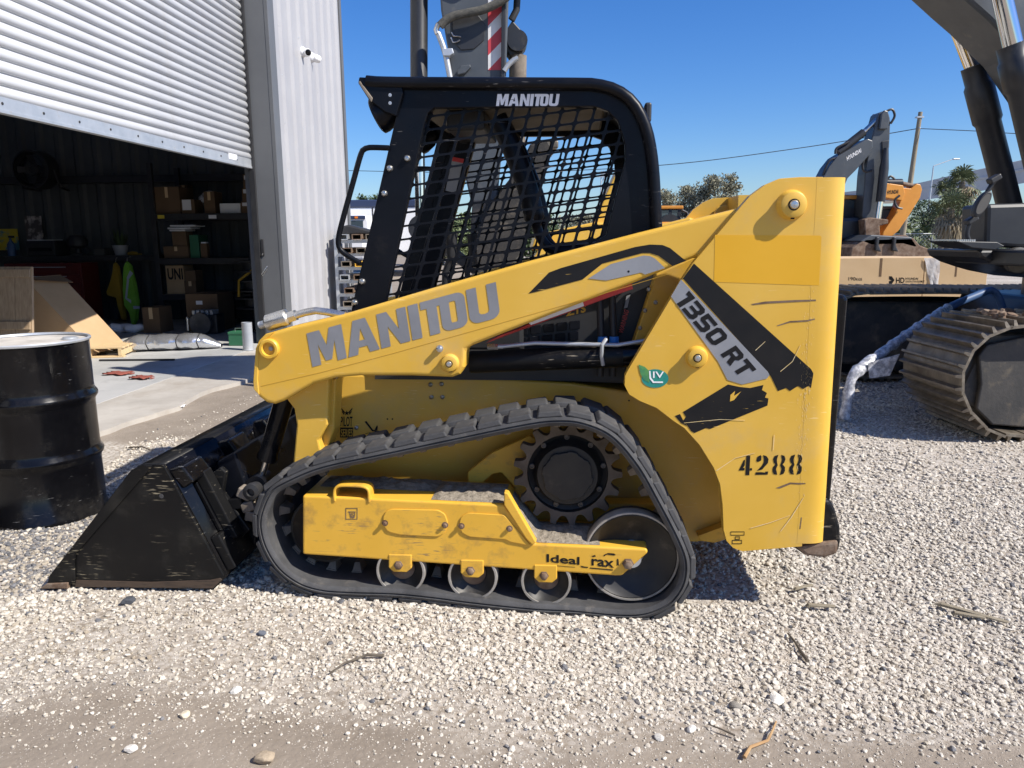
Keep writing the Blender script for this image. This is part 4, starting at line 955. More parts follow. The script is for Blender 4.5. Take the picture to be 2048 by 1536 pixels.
def techno(s):
    G = {'1': [[(.1, .74), (.0, 1), (.66, 1), (.66, 0), (.32, 0), (.32, .74)]], '3': [[(0, 0), (0, .22), (.6, .22), (.68, .28), (.68, .36), (.6, .41), (.12, .41), (.12, .60), (.6, .60), (.68, .66), (.68, .74), (.6, .78), (0, .78), (0, 1), (.8, 1), (1, .86), (1, .6), (.88, .5), (1, .40), (1, .14), (.8, 0)]],
         '5': [[(0, 0), (0, .22), (.62, .22), (.68, .28), (.68, .34), (.62, .40), (.18, .40), (0, .52), (0, 1), (1, 1), (1, .78), (.32, .78), (.32, .62), (.82, .62), (1, .48), (1, .16), (.82, 0)]],
         '0': [[(0, .16), (0, .84), (.2, 1), (.5, 1), (.5, .78), (.36, .78), (.32, .72), (.32, .28), (.36, .22), (.5, .22), (.5, 0), (.2, 0)], [(1, .16), (1, .84), (.8, 1), (.5, 1), (.5, .78), (.64, .78), (.68, .72), (.68, .28), (.64, .22), (.5, .22), (.5, 0), (.8, 0)]],
         'R': [[(0, 0), (0, 1), (.32, 1), (.32, 0)], [(.32, .78), (.32, 1), (.8, 1), (1, .86), (1, .56), (.84, .42), (.7, .38), (.32, .38), (.32, .58), (.64, .58), (.68, .62), (.68, .74), (.64, .78)], [(.5, .38), (.84, .42), (1.04, 0), (.66, 0)]], 'T': [[(0, .76), (0, 1), (1, 1), (1, .76), (.66, .76), (.66, 0), (.34, 0), (.34, .76)]]}
    out = []; x = 0
    for ch in s:
        if ch == ' ': x += .55; continue
        out += [[(a + x, b) for a, b in p_] for p_ in G[ch]]; x += .82 if ch == '1' else 1.14
    return poly_geo(out)
ltext('lettering', '', (1347, 600), (1482, 757), (1378, 581), T_Y - .0028, MT['decal_black'], tower, geo=techno('1350 RT'))
# round green logo with a leaf
el = [(math.cos(a), math.sin(a)) for a in np.linspace(0, 2 * math.pi, 29)[:-1]]
lpoly('logo_disc', [(1310 + 27 * x, 757 + 18.5 * y) for x, y in el], T_Y - .0015, MT['green_logo'], tower)
lpoly('logo_leaf', [(1277, 729), (1290, 734), (1298, 742), (1301, 752), (1298, 765), (1288, 760), (1281, 748)], T_Y - .0023, MT['green_leaf'], tower)
ltext('lettering', 'IV', (1306, 756), (1328, 756), (1306, 743), T_Y - .0028, MT['white_letter'], tower, .01)
lpoly('logo_mark', [(1298, 742), (1301, 742), (1302, 755), (1308, 763), (1326, 763), (1326, 766), (1306, 766), (1299, 757)], T_Y - .0031, MT['white_letter'], tower)
# stencilled number: strokes broken like a stencil
def stencil(ch):
    if ch == '4': return [[(.02, .25), (.30, .78), (.36, .78), (.36, .5), (.30, .42), (.27, .38), (.36, .38), (.36, .25)], [(.43, .98), (.66, .98), (.66, .0), (.43, .02)], [(.68, .36), (.8, .36), (.8, .24), (.68, .24)]]
    if ch == '2': return [[(.05, .72), (.10, .92), (.28, 1), (.34, .93), (.34, .74), (.22, .68), (.12, .66)], [(.42, 1), (.62, .95), (.76, .8), (.74, .6), (.42, .28), (.12, .22), (.40, .48), (.5, .66), (.48, .84)], [(.04, .02), (.04, .15), (.40, .15), (.60, .12), (.60, .17), (.78, .18), (.76, .02)]]
    return [[(.34, 1), (.12, .94), (.05, .78), (.10, .62), (.20, .52), (.06, .38), (.05, .18), (.14, .04), (.34, 0), (.30, .16), (.25, .28), (.30, .42), (.34, .48), (.29, .62), (.27, .76)], [(.50, 1), (.70, .94), (.77, .78), (.72, .62), (.62, .52), (.77, .38), (.78, .18), (.70, .04), (.50, 0), (.54, .14), (.58, .28), (.52, .42), (.48, .48), (.54, .62), (.57, .76)]]
pol = []
for i, ch in enumerate('4288'): pol += [[(x + i * .98, y) for x, y in p_] for p_ in stencil(ch)]
ltext('stencil_number', '', (1477, 951), (1603, 949), (1479, 911), T_Y - .0012, MT['decal_black'], tower, geo=poly_geo(pol))
def ring_poly(u0, v0, u1, v1, t): return [[(u0, v0), (u1, v0), (u1, v0 + t), (u0, v0 + t)], [(u0, v1 - t), (u1, v1 - t), (u1, v1), (u0, v1)], [(u0, v0), (u0 + t, v0), (u0 + t, v1), (u0, v1)], [(u1 - t, v0), (u1, v0), (u1, v1), (u1 - t, v1)]]
def pictogram(polys, y, material, parent, name='pictogram'):
    V, F = poly_geo(polys); V3 = [LD(u, v, y) for u, v in V]; return MB().add(V3, face_to(V3, F, Vector((0, -1, 0)))).build(name, material, parent)
pictogram(ring_poly(1461, 1063, 1489, 1071, 1.2) + ring_poly(1470, 1073, 1480, 1079, 1.2) + ring_poly(1464, 1080, 1484, 1088, 1.3), T_Y - .0012, MT['decal_black'], tower)
# scrapes and gouges that can be seen one by one
scr = [[(1503, 608), (1530, 603), (1590, 600), (1632, 599), (1632, 602), (1590, 604), (1535, 607), (1506, 610)], [(1554, 651), (1580, 642), (1615, 640), (1630, 637), (1630, 639), (1615, 643), (1580, 645), (1556, 652)],
       [(1552, 976), (1580, 965), (1600, 966), (1611, 966), (1611, 968), (1600, 969), (1582, 968), (1560, 977)],
       [(1602, 1035), (1604, 1035), (1601, 1058), (1599, 1058)]]
for s_ in scr: lpoly('scrape', s_, T_Y - .0011, MT['rusty'], tower)
lsc = [[(1545, 900), (1547, 870), (1550, 870), (1548, 900)], [(1432, 940), (1470, 915), (1510, 905), (1510, 907), (1470, 918), (1434, 943)], [(1560, 1062), (1580, 1035), (1606, 995), (1608, 996), (1584, 1036), (1562, 1064)], [(1500, 1055), (1540, 1044), (1580, 1030), (1580, 1032), (1540, 1047), (1502, 1058)],
       [(1368, 845), (1440, 838), (1490, 840), (1490, 841.5), (1440, 840), (1368, 847)], [(1510, 700), (1530, 682), (1531, 684), (1512, 702)], [(1560, 742), (1584, 722), (1600, 690), (1602, 691), (1586, 724), (1562, 744)]]
wear = mat('worn_pale_paint', (.74, .55, .22), (.80, .66, .40), .6, scale=30)
for s_ in lsc:
    n_ = len(s_); h_ = n_ // 2; s_ = [tuple(Vector(s_[i]).lerp(Vector(s_[n_ - 1 - i]), .32)) if i < h_ or n_ % 2 == 0 else s_[i] for i in range(n_)]
    lpoly('scrape', s_, T_Y - .0022, wear, tower)
# rubbed edge: many short pale flecks near the rear edge
mb = MB(); 
for k_ in range(240):
    v = random.gauss(790, 120); u = min(1634, 1646 + (v - 354) / 734 * -41 + random.gauss(-12, 6))
    if 560 < v < 1080:
        w_, h_ = random.uniform(.2, .8), random.uniform(.6, 3.0); c = [LD(u + a, v + b, T_Y - .0012) for a, b in ((-w_, -h_), (w_ * .6, -h_ * .7), (w_, h_), (-w_ * .4, h_ * .8))]; mb.add(c, [(0, 3, 2, 1)])
wf = mb.build('rubbed_paint', mat('rubbed_bare_paint', (.72, .50, .17), (.74, .57, .28), .6, scale=40), tower); wf['kind'] = 'stuff'

# ---- rear door and bumper
rd = lprism('rear_door', [(1640, 585), (1692, 590), (1697, 600), (1662, 1000), (1655, 1010), (1640, 1010)], T_Y + .06, WID - T_Y - .06, MT['black_gloss'], bevel=.02, seg=3)
bp_ = [(1585, 1085), (1590, 1098), (1610, 1112), (1650, 1116), (1678, 1108), (1683, 1085), (1682, 1055), (1672, 1020), (1662, 1000), (1640, 1000)]
bmp = lprism('rear_bumper', bp_, T_Y + .03, WID - T_Y - .03, MT['black_worn'], bevel=.02, seg=3)
lprism('bumper_foot', [(1592, 1094), (1612, 1112), (1650, 1117), (1676, 1108), (1678, 1082), (1640, 1086)], T_Y + .015, T_Y + .20, MT['rusty'], bmp, bevel=.012)

# ---- roll-over cab
C_Y = .38
win = [(868, 216), (1190, 213), (1215, 222), (1236, 243), (1249, 285), (1251, 320), (1212, 470), (1180, 490), (860, 600), (768, 620), (775, 590), (848, 250), (856, 226)]
side = [(722, 158), (745, 200), (792, 232), (700, 630), (700, 660), (1318, 520), (1322, 455), (1314, 340), (1303, 265), (1288, 222), (1268, 192), (1238, 172), (1200, 162), (1150, 159)]
cab = lprism('cab_side_frame', side, C_Y, C_Y + .035, BLK, bevel=.004, holes=(win,))
cab_f = mirror(cab)
rail_px = [(733, 163), (800, 166), (1150, 168), (1200, 171), (1235, 182), (1262, 202), (1282, 232), (1297, 275), (1307, 345), (1313, 460)]
rl, _n = smooth_loop([tuple(LD(u, v, C_Y - .01)) for u, v in rail_px], 40, False)
rail = MB().tube([tuple(p) for p in rl], .024, 14).build('roof_rail', BLK, cab)
mirror(rail, cab_f)
zr = LD(1000, 165, C_Y).z
# roof between the rails, rear frame
x0 = LD(760, 170, C_Y).x; x1 = LD(1225, 175, C_Y).x
roof = MB().box((x0 + .03, C_Y + .04, zr - .035), (x1, WID - C_Y - .04, zr - .008)).build('cab_roof', BLK, loader, bevel=.006)
MB().box((x0 + .12, C_Y + .05, zr - .075), (x1 - .02, WID - C_Y - .05, zr - .037)).build('headliner', MT['roof_in'], roof, bevel=.012)
MB().box((LD(880, 240, C_Y).x, C_Y + .15, zr - .16), (LD(960, 240, C_Y).x, WID - C_Y - .3, zr - .078)).build('control_box', MT['dark'], roof, bevel=.01)
xr0 = LD(1225, 230, C_Y).x; rb = MB()
rb.tube([(x1 - .02, WID / 2, zr - .02), (x1 + .10, WID / 2, zr - .07), (x1 + .16, WID / 2, zr - .18)], .01, 6)
mb = MB(); cur = [LD(1215, 168, C_Y), LD(1245, 180, C_Y), LD(1270, 205, C_Y), LD(1288, 245, C_Y), LD(1298, 290, C_Y)]
mb.grid([[Vector((p.x, C_Y + .036, p.z)) for p in cur], [Vector((p.x, WID - C_Y - .036, p.z)) for p in cur]]); mb.build('rear_hood', BLK, loader, solid=.012)
xb_ = LD(1302, 400, C_Y).x; MB().box((xb_ - .04, C_Y + .036, LD(1302, 520, C_Y).z), (xb_ - .005, WID - C_Y - .036, LD(1302, 470, C_Y).z)).build('rear_sill', BLK, loader, bevel=.004)
# front visor and lamp
vis = lprism('visor_bracket', [(718, 154), (716, 166), (738, 200), (770, 224), (792, 232), (806, 186), (800, 158)], C_Y - .022, C_Y - .001, BLK, bevel=.004)
lprism('visor_lip', [(716, 166), (719, 161), (745, 196), (742, 204)], C_Y - .03, WID - C_Y + .03, MT['dusty_iron'], bevel=.003)
for v_ in (192, 208):
    p = LD(780, v_ - 2, C_Y - .023); MB().lathe((p.x, C_Y - .0225, p.z), (0, -1, 0), [(.007, 0), (0, .0006)], 12).build('hole', MT['galv'], vis)
hl = LD(762, 222, C_Y + .06)
lamp = MB().lathe(hl + Vector((.03, 0, .0)), (-1, 0, -.45), [(.03, -.05), (.06, -.02), (.075, .03), (.075, .05), (.068, .055)], 20).build('headlight', BLK, loader)
MB().lathe(hl + Vector((.03, 0, 0)), (-1, 0, -.45), [(.066, .05), (.066, .056), (0, .066)], 20).build('lens', MT['glass'], lamp)
mirror(lamp)
MB().box((LD(1292, 208, C_Y).x, C_Y + .05, LD(1292, 240, C_Y).z), (LD(1306, 208, C_Y).x, C_Y + .12, LD(1292, 200, C_Y).z)).build('rear_lamp', MT['dark'], loader, bevel=.008)
ltext('lettering', '', (992, 212), (1116, 212), (995, 188), C_Y - .0016, MT['white_letter'], cab, geo=logo_geo())
# pillar bolts
for u, v in ((780, 337), (769, 387), (725, 563), (710, 605), (815, 317)):
    p = LD(u, v, C_Y); MB().lathe((p.x, C_Y - .0005, p.z), (0, -1, 0), [(.0135, 0), (.0135, .007), (.009, .013), (0, .014)], 12).build('bolt', MT['steel'], cab)
# grab bar before the pillar
gp, _n = smooth_loop([tuple(LD(u, v, C_Y - .012)) for u, v in ((778, 296), (745, 295), (731, 297), (722, 308), (706, 365), (684, 445), (677, 478), (680, 498), (696, 512), (720, 526))], 40, False)
gb = MB().tube([tuple(p) for p in gp], .0115, 10).build('grab_bar', BLK, loader); mirror(gb)
# punched steel side screens
def screen(y, flip=False):
    mb = MB()
    du, dv = Vector((33.8, -4.6)), Vector((-7.6, 27.6)); o = Vector((868, 205))
    wp = [Vector(p) for p in win]
    def inside(c):
        k = False
        for i in range(len(wp)):
            a, b = wp[i], wp[i - 1]
            if (a.y > c.y) != (b.y > c.y) and c.x < (b.x - a.x) * (c.y - a.y) / (b.y - a.y) + a.x: k = not k
        return k
    th = .0035
    for i in range(-2, 22):
        for j in range(-3, 20):
            c = o + du * (i + .5) + dv * (j + .5)
            if not any(inside(c + du * a + dv * b) for a in (-.5, 0, .5) for b in (-.5, 0, .5)): continue
            q4 = [o + du * i + dv * j, o + du * (i + 1) + dv * j, o + du * (i + 1) + dv * (j + 1), o + du * i + dv * (j + 1)]
            cen = sum(q4, Vector((0, 0))) / 4
            inner = round_poly([tuple(cen + (p - cen) * .84) for p in q4], 6.0, 3)
            n = len(inner)
            I3 = [LD(u, v, y) for u, v in inner]; O3 = [LD(*p, y) for p in q4]
            Vv = [Vector(p) for p in I3] + [Vector(p) for p in O3] + [Vector((p.x, y + th, p.z)) for p in I3]
            Ff = []
            per = n // 4
            for s_ in range(4):
                a = s_ * per
                for e in range(per - 1): Ff.append((a + e, a + e + 1, n + s_))
                b = (a + per) % n; Ff.append((a + per - 1, b, n + (s_ + 1) % 4, n + s_))
            for e in range(n): Ff.append((e, e + n + 4, (e + 1) % n + n + 4, (e + 1) % n))
            mb.add(Vv, Ff)
    return mb
scn = screen(C_Y + .037).build('side_screen', BLK, cab, recalc=False)
mirror(scn, cab_f)
# inside the cab: seat, bars, sticks
zs = LD(1100, 600, C_Y).z
xs0, xs1 = LD(1000, 560, WID / 2).x, LD(1240, 560, WID / 2).x
fl = MB().box((LD(740, 640, C_Y).x, C_Y + .04, zs - .35), (xs1 + .05, WID - C_Y - .04, zs - .22)).build('cab_floor', MT['dark'], loader)
seat = MB().box((xs0 + .1, WID / 2 - .22, zs - .22), (xs1 - .02, WID / 2 + .22, zs + .0)).build('seat', MT['dark'], loader, bevel=.04, seg=3)
MB().box((xs1 - .12, WID / 2 - .2, zs + .01), (xs1 - .0, WID / 2 + .2, zs + .20)).build('seat_back', MT['dark'], seat, bevel=.03, seg=3)
for k_, y in enumerate((C_Y + .16, WID - C_Y - .16)):
    pts = [LD(985, 225, C_Y), LD(1010, 270, C_Y), LD(1046, 360, C_Y), LD(1066, 440, C_Y), LD(1080, 480, C_Y), LD(1110, 502, C_Y), LD(1200, 494, C_Y)]
    dz = 0
    sp, _n = smooth_loop([(p.x, y, p.z) for p in pts], 30, False)
    sb_ = MB().tube([tuple(p) for p in sp], [.045 if i < 17 else .022 for i in range(30)], 12).build('restraint_bar', BLK, loader)
for y in (C_Y + .13, WID - C_Y - .13):
    p = Vector((LD(880, 560, C_Y).x, y, zs - .05)); js = MB().tube([p, p + Vector((.0, 0, .16)), p + Vector((.03, 0, .22)), p + Vector((.03, 0, .33))], [.02, .014, .02, .03], 10).build('joystick', MT['dark'], loader)
    MB().box((p.x - .05, y - .07, p.z - .18), (p.x + .35, y + .07, p.z)).build('armrest', MT['dark'], js, bevel=.02)
lprism('warning_decal', [(905, 314), (929, 318), (912, 388), (893, 384)], WID - C_Y - .10, WID - C_Y - .095, MT['decal_grey'], bevel=0) if False else None
# inner front post with its label (far side)
fp = MB().prism(lx([(925, 250), (960, 250), (860, 610), (810, 610)], .95), .95, .99).build('inner_post', BLK, loader, bevel=.004)
lprism('warning_decal', [(905, 316), (927, 320), (911, 386), (891, 381)], .9465, .949, MT['decal_grey'], fp, bevel=0)
lprism('warning_decal', [(906, 314), (928, 318), (926, 326), (904, 322)], .9445, .9462, MT['red'], fp, bevel=0)
p = LD(929, 273, .947); MB().lathe((p.x, .949, p.z), (0, -1, 0), [(.03, 0), (.034, .006), (.034, .012), (.026, .012), (.02, .004), (0, .004)], 20).build('speaker', MT['dark'], fp)

# ---- undercarriage
TR = .31
trk_px = [(503, 1052), (509, 1012), (530, 970), (570, 945), (640, 917), (760, 891), (900, 861), (1040, 832), (1110, 823), (1170, 828), (1235, 857), (1290, 918), (1333, 992), (1378, 1080), (1392, 1130), (1383, 1180), (1350, 1222), (1300, 1245), (1240, 1249), (1150, 1241), (1060, 1236), (945, 1224), (870, 1214), (790, 1206), (700, 1203), (640, 1198), (590, 1182), (545, 1148), (515, 1100)]
NP = 220
tp, tl_ = smooth_loop(lx(trk_px, 0), NP)
def path_frames(P):
    T = np.roll(P, -1, 0) - np.roll(P, 1, 0); T /= np.linalg.norm(T, axis=1)[:, None]
    ar = np.sum(P[:, 0] * np.roll(P[:, 1], -1) - np.roll(P[:, 0], -1) * P[:, 1])
    Nn = np.stack([T[:, 1], -T[:, 0]], 1) * (1 if ar > 0 else -1); return T, Nn     # outward
TT, NN = path_frames(tp)
LUG = .019; CAR = .040
def track(y0, sgn):
    """belt between y0 and y0 + TR"""
    sec = [(-LUG, .012), (-LUG - .004, .002), (-LUG - CAR * .36, -.003), (-LUG - CAR * .42, .005), (-LUG - CAR * .50, .004), (-LUG - CAR * .60, -.001), (-LUG - CAR * .8, .002), (-LUG - CAR, .01), (-LUG - CAR, TR - .01), (-LUG - CAR * .62, TR - .006), (-LUG - CAR * .55, TR), (-LUG - .004, TR - .002), (-LUG, TR - .012)]
    mb = MB(); rows = []
    for i in range(NP):
        b = tp[i]; row = []
        for d, y in sec: row.append(Vector((b[0] + NN[i][0] * d, y0 + y, b[1] + NN[i][1] * d)))
        rows.append(row)
    k = len(sec); Vv = [p for r in rows for p in r]; Ff = []
    for i in range(NP):
        j = (i + 1) % NP
        for e in range(k): f = (e + 1) % k; Ff.append((i * k + e, i * k + f, j * k + f, j * k + e))
    mb.add(Vv, Ff, True); return mb.build('track', MT['rubber'], loader, recalc=True)
NL = 38
def lug_mesh(w0, w1):
    mb = MB(); L2, h = .0505, LUG; ch = .012
    lo = [(-L2, w0), (L2, w0), (L2 * .75, w1), (-L2 * 1.15, w1)]
    mb.add([(x, y, -.003) for x, y in lo] + [(x * .84, y + (.006 if y == w0 else -.006), h) for x, y in lo], [(3, 2, 1, 0), (4, 5, 6, 7), (0, 1, 5, 4), (1, 2, 6, 5), (2, 3, 7, 6), (3, 0, 4, 7)])
    me = mb.mesh('lug'); me.materials.append(MT['rubber']); return me
def drive_mesh():
    mb = MB(); mb.box((-.022, -.04, 0), (.022, .04, .006)); mb.add([(-.019, -.036, .006), (.019, -.036, .006), (.019, .036, .006), (-.019, .036, .006), (-.011, -.024, .042), (.011, -.024, .042), (.011, .024, .042), (-.011, .024, .042)], [(4, 5, 6, 7), (0, 1, 5, 4), (1, 2, 6, 5), (2, 3, 7, 6), (3, 0, 4, 7)])
    me = mb.mesh('drive_lug'); me.materials.append(MT['dusty_iron']); return me
lugA, lugB, drv = lug_mesh(0, .148), lug_mesh(.162, TR), drive_mesh()
for y0 in (0.0, WID - TR):
    tk = track(y0, 1)
    for k_ in range(NL):
        for mesh_, off in ((lugA, 0.), (lugB, .5)):
            s = (k_ + off) / NL * NP; i = int(s) % NP; b = tp[i]; n = NN[i]; t_ = TT[i]
            M_ = Matrix(((t_[0], 0, n[0], b[0] - n[0] * LUG), (0, 1, 0, y0), (t_[1], 0, n[1], b[1] - n[1] * LUG), (0, 0, 0, 1)))
            o = link('lug', mesh_, None, tk, bevel=.005); o.matrix_local = M_
        s = (k_ + .25) / NL * NP; i = int(s) % NP; b = tp[i]; n = NN[i]; t_ = TT[i]; dd = LUG + CAR - .001
        for yy in (.185,):
            M_ = Matrix(((t_[0], 0, -n[0], b[0] - n[0] * dd), (0, 1, 0, y0 + yy), (t_[1], 0, -n[1], b[1] - n[1] * dd), (0, 0, 0, 1)))
            o = link('drive_lug', drv, None, tk); o.matrix_local = M_
# track frame: box beam with a plate face
F_Y = .024
fr_pts = [(605, 991), (1008, 1010), (1070, 1088), (1294, 1098), (1296, 1106), (1244, 1152), (1230, 1152), (605, 1109)]
frame = lprism('track_frame', fr_pts, F_Y, F_Y + .28, MT['yellow_worn'], bevel=.010, seg=3)
lprism('gusset', [(1008, 985), (1016, 987), (1073, 1086), (1064, 1090), (1052, 1078), (1008, 1010)], F_Y - .012, F_Y + .03, MT['yellow_worn'], frame, bevel=.004)
frame_f = mirror(frame)
cv = lprism('cover_plate', [(766, 1034), (772, 1022), (784, 1018), (876, 1020), (890, 1028), (896, 1046), (890, 1066), (876, 1074), (800, 1070), (776, 1064), (766, 1050)], F_Y - .006, F_Y - .0004, MT['yellow_worn'], frame, bevel=.003, rnd=.01)
cv2 = lprism('cover_plate', [(918, 1050), (922, 1034), (936, 1026), (1008, 1030), (1022, 1046), (1062, 1092), (1020, 1084), (1012, 1079), (940, 1074), (924, 1066)], F_Y - .006, F_Y - .0004, MT['yellow_worn'], frame, bevel=.003, rnd=.01)
for u, v in ((770, 1046), (890, 1050), (923, 1052), (1019, 1057)):
    p = LD(u, v, F_Y - .006); MB().lathe((p.x, F_Y - .004, p.z), (0, -1, 0), [(.013, 0), (.013, .003), (.0085, .003), (.0085, .012), (.006, .015), (0, .015)], 12).build('bolt', MT['rusty'], frame)
hp, _n = smooth_loop([tuple(LD(u, v, F_Y + .03)) for u, v in ((674, 998), (673, 982), (676, 971), (686, 967), (710, 967), (730, 969), (740, 975), (742, 988), (742, 1000))], 28, False)
mb = MB(); rows = []
for k_ in range(len(hp)):
    p = Vector(hp[k_]); rows.append([p + Vector((0, -.035, 0)), p + Vector((0, .035, 0))])
mb.grid(rows); mb.build('lift_handle', MT['yellow_worn'], frame, solid=.010, bevel=.003)
pictogram(ring_poly(691, 1016, 715, 1039, 1.3) + [[(696, 1023), (711, 1023), (711, 1024.5), (696, 1024.5)], [(698, 1024), (700, 1024), (702, 1034), (708, 1034), (709, 1024), (711, 1024), (709, 1036), (701, 1036)]], F_Y - .0012, MT['rusty'], frame)
ltext('lettering', 'S', (701, 1034), (708, 1034), (701, 1026), F_Y - .0016, MT['rusty'], frame, .01)
ltext('lettering', 'Ideal', (1093, 1124), (1159, 1130), (1093, 1108), F_Y - .0014, MT['decal_black'], frame, .022)
ltext('lettering', 'rax', (1183, 1131), (1228, 1136), (1183, 1117), F_Y - .0014, MT['decal_black'], frame, .022)
pictogram([[(1183, 1112), (1190, 1110), (1192, 1113), (1186, 1114)], [(1207, 1110), (1216, 1106), (1228, 1107), (1232, 1110), (1228, 1111), (1214, 1109), (1208, 1113)], [(1160, 1131), (1168, 1133), (1176, 1134), (1176, 1136), (1164, 1135)], [(1180, 1135), (1226, 1139), (1226, 1141), (1180, 1137)], [(1234, 1117), (1237, 1119), (1238, 1132), (1234, 1130)], [(1113, 1131), (1150, 1134), (1150, 1135), (1113, 1132)]], F_Y - .0014, MT['decal_black'], frame)
# dirt lying on the frame
def dirt_heap(name, pts, y0, y1, seed):
    rows = []; P = [LD(u, v, F_Y) for u, v in pts]
    xs = np.linspace(P[0].x, P[-1].x, 46); zs_ = np.interp(xs, [p.x for p in P], [p.z for p in P])
    for j, y in enumerate(np.linspace(y0, y1, 16)):
        e = min(1, 3.2 * min(j / 15, 1 - j / 15) + .0)
        rows.append([Vector((x, y, z + .001 + e * (.005 + .013 * float(vnoise(x * 30, y * 30, seed)) + .009 * float(vnoise(x * 90, y * 90, seed + 1))) * min(1, 8 * min(i, 45 - i) / 45 + .05))) for i, (x, z) in enumerate(zip(xs, zs_))])
    mb = MB(); mb.grid(rows); return mb.build(name, MT['dirt'], frame, recalc=True)
dirt_heap('dirt', [(860, 1003), (1006, 1010)], F_Y + .02, F_Y + .26, 3)
dirt_heap('dirt', [(620, 992), (860, 1003)], F_Y + .12, F_Y + .27, 5)
dirt_heap('dirt', [(1018, 1022), (1072, 1088), (1200, 1094)], F_Y + .016, F_Y + .25, 7)
# rollers, idlers, sprocket
def wheel(name, u, v, rpx, y0, y1, material, prof=None, parent=loader):
    p = LD(u, v, y0); r = lr(rpx, y0)
    o = MB().lathe((p.x, y0, p.z), (0, 1, 0), [(r * .42, .045), (r * .55, .040), (r * .86, .012), (r * .93, 0), (r, .004), (r, y1 - y0 - .004), (r * .93, y1 - y0), (r * .5, y1 - y0)], 40).build(name, material, parent)
    return o, p, r
for u, v in ((801, 1143), (945, 1154), (1092, 1164)):
    w_, p, r = wheel('roller', u, v, 53, .028, .135, MT['wheel'])
    MB().lathe((p.x, .028, p.z), (0, 1, 0), [(r * .90, .003), (r * .91, -.002), (r * .985, -.002), (r + .001, .002), (r + .001, .04)], 40, cap=False).build('rim', MT['rim'], w_)
    MB().lathe((p.x, .085, p.z), (0, -1, 0), [(r * .5, 0), (r * .5, .02), (r * .42, .025), (0, .025)], 24).build('hub_cap', MT['rusty'], w_)
    br = lprism('hanger', [(u - 24, v - 34), (u + 22, v - 33), (u + 22, v - 6), (u + 12, v + 2), (u - 14, v + 1), (u - 24, v - 8)], F_Y - .004, F_Y + .03, MT['yellow_worn'], frame, bevel=.004)
    pb = LD(u - 4, v - 13, F_Y - .004); MB().lathe((pb.x, F_Y - .003, pb.z), (0, -1, 0), [(.019, 0), (.019, .004), (.015, .005), (.015, .016), (.011, .019), (0, .02)], 6).build('bolt', MT['rusty'], br)
ri, p, r = wheel('rear_idler', 1263, 1114, 98, .06, .14, MT['wheel'])
MB().lathe((p.x, .06, p.z), (0, 1, 0), [(r * .95, .003), (r * .955, -.002), (r * .99, -.002), (r + .001, .002), (r + .001, .05)], 56, cap=False).build('rim', MT['rim'], ri)
MB().lathe((p.x, .11, p.z), (0, -1, 0), [(r * .3, 0), (r * .22, .03), (r * .2, .07), (0, .07)], 30).build('hub', MT['galv'], ri)
pb = LD(1256, 1127, F_Y); MB().lathe((pb.x, F_Y + .002, pb.z), (0, -1, 0), [(.023, 0), (.023, .008), (.018, .009), (.018, .022), (.012, .026), (0, .027)], 6).build('bolt', MT['rusty'], frame)
fi, p, r = wheel('front_idler', 648, 1060, 74, .10, .28, MT['wheel'])
def sprocket(u, v, ro, ri_, nt, y0, y1):
    p = LD(u, v, y0); R0 = lr(ro, y0); Rr = lr(ro - 21, y0); Rin = lr(ri_, y0); out = []
    for k_ in range(nt):
        a0 = 2 * math.pi * k_ / nt; st = 2 * math.pi / nt
        for f_, rr in ((-.5, Rr), (-.40, Rr + .001), (-.29, Rr + (R0 - Rr) * .18), (-.2, Rr + (R0 - Rr) * .5), (-.14, R0 * .992), (-.09, R0), (.09, R0), (.14, R0 * .992), (.2, Rr + (R0 - Rr) * .5), (.29, Rr + (R0 - Rr) * .18), (.40, Rr + .001)):
            out.append((p.x + math.cos(a0 + f_ * st) * rr, p.z + math.sin(a0 + f_ * st) * rr))
    hole = [(p.x + Rin * math.cos(a), p.z + Rin * math.sin(a)) for a in np.linspace(0, 2 * math.pi, 41)[:-1]]
    o = MB().prism(out, y0, y1, [hole]).build('sprocket', MT['sprocket_iron'], loader, bevel=.003)
    MB().lathe((p.x, y0, p.z), (0, 1, 0), [(Rin * 1.0, .002), (Rin * .99, .03), (Rin * .88, .04), (Rin * .80, .025), (Rin * .78, -.01), (Rin * .74, -.02), (Rin * .45, -.022), (Rin * .40, -.012), (0, -.01)], 48, cap=False).build('hub', MT['wheel'], o)
    hubp = [(p.x + Rin * (.60 + .035 * (1 if int(a / (math.pi / 8)) % 2 else 0)) * math.cos(a), p.z + Rin * (.60 + .035 * (1 if int(a / (math.pi / 8)) % 2 else 0)) * math.sin(a)) for a in np.linspace(0, 2 * math.pi, 97)[:-1]]
    MB().prism(hubp, y0 - .035, y0 - .022).build('motor_cover', MT['wheel'], o, bevel=.003)
    for k_ in range(9):
        a = .2 + 2 * math.pi * k_ / 9; q = Vector((p.x + Rin * .9 * math.cos(a), y0 + .038, p.z + Rin * .9 * math.sin(a)))
        MB().lathe(q, (0, -1, 0), [(.011, 0), (.011, .014), (.007, .016), (.006, .01), (0, .01)], 10).build('bolt', MT['dusty_iron'], o)
    return o
spk = sprocket(1135, 948, 112, 83, 17, .20, .245)
mirror(spk)
lprism('sprocket_guard', [(937, 970), (935, 945), (985, 905), (1060, 872), (1110, 900), (1060, 975), (1040, 1003), (937, 1000)], .30, .33, MT['yellow_worn'], bevel=.004, holes=([(962, 968), (985, 948), (1003, 945), (1030, 975), (1025, 990), (965, 985)],))
lprism('track_carrier', [(700, 1000), (1350, 1010), (1350, 1090), (700, 1080)], .345, Y_H - .002, MT['yellow_worn'], bevel=.01)

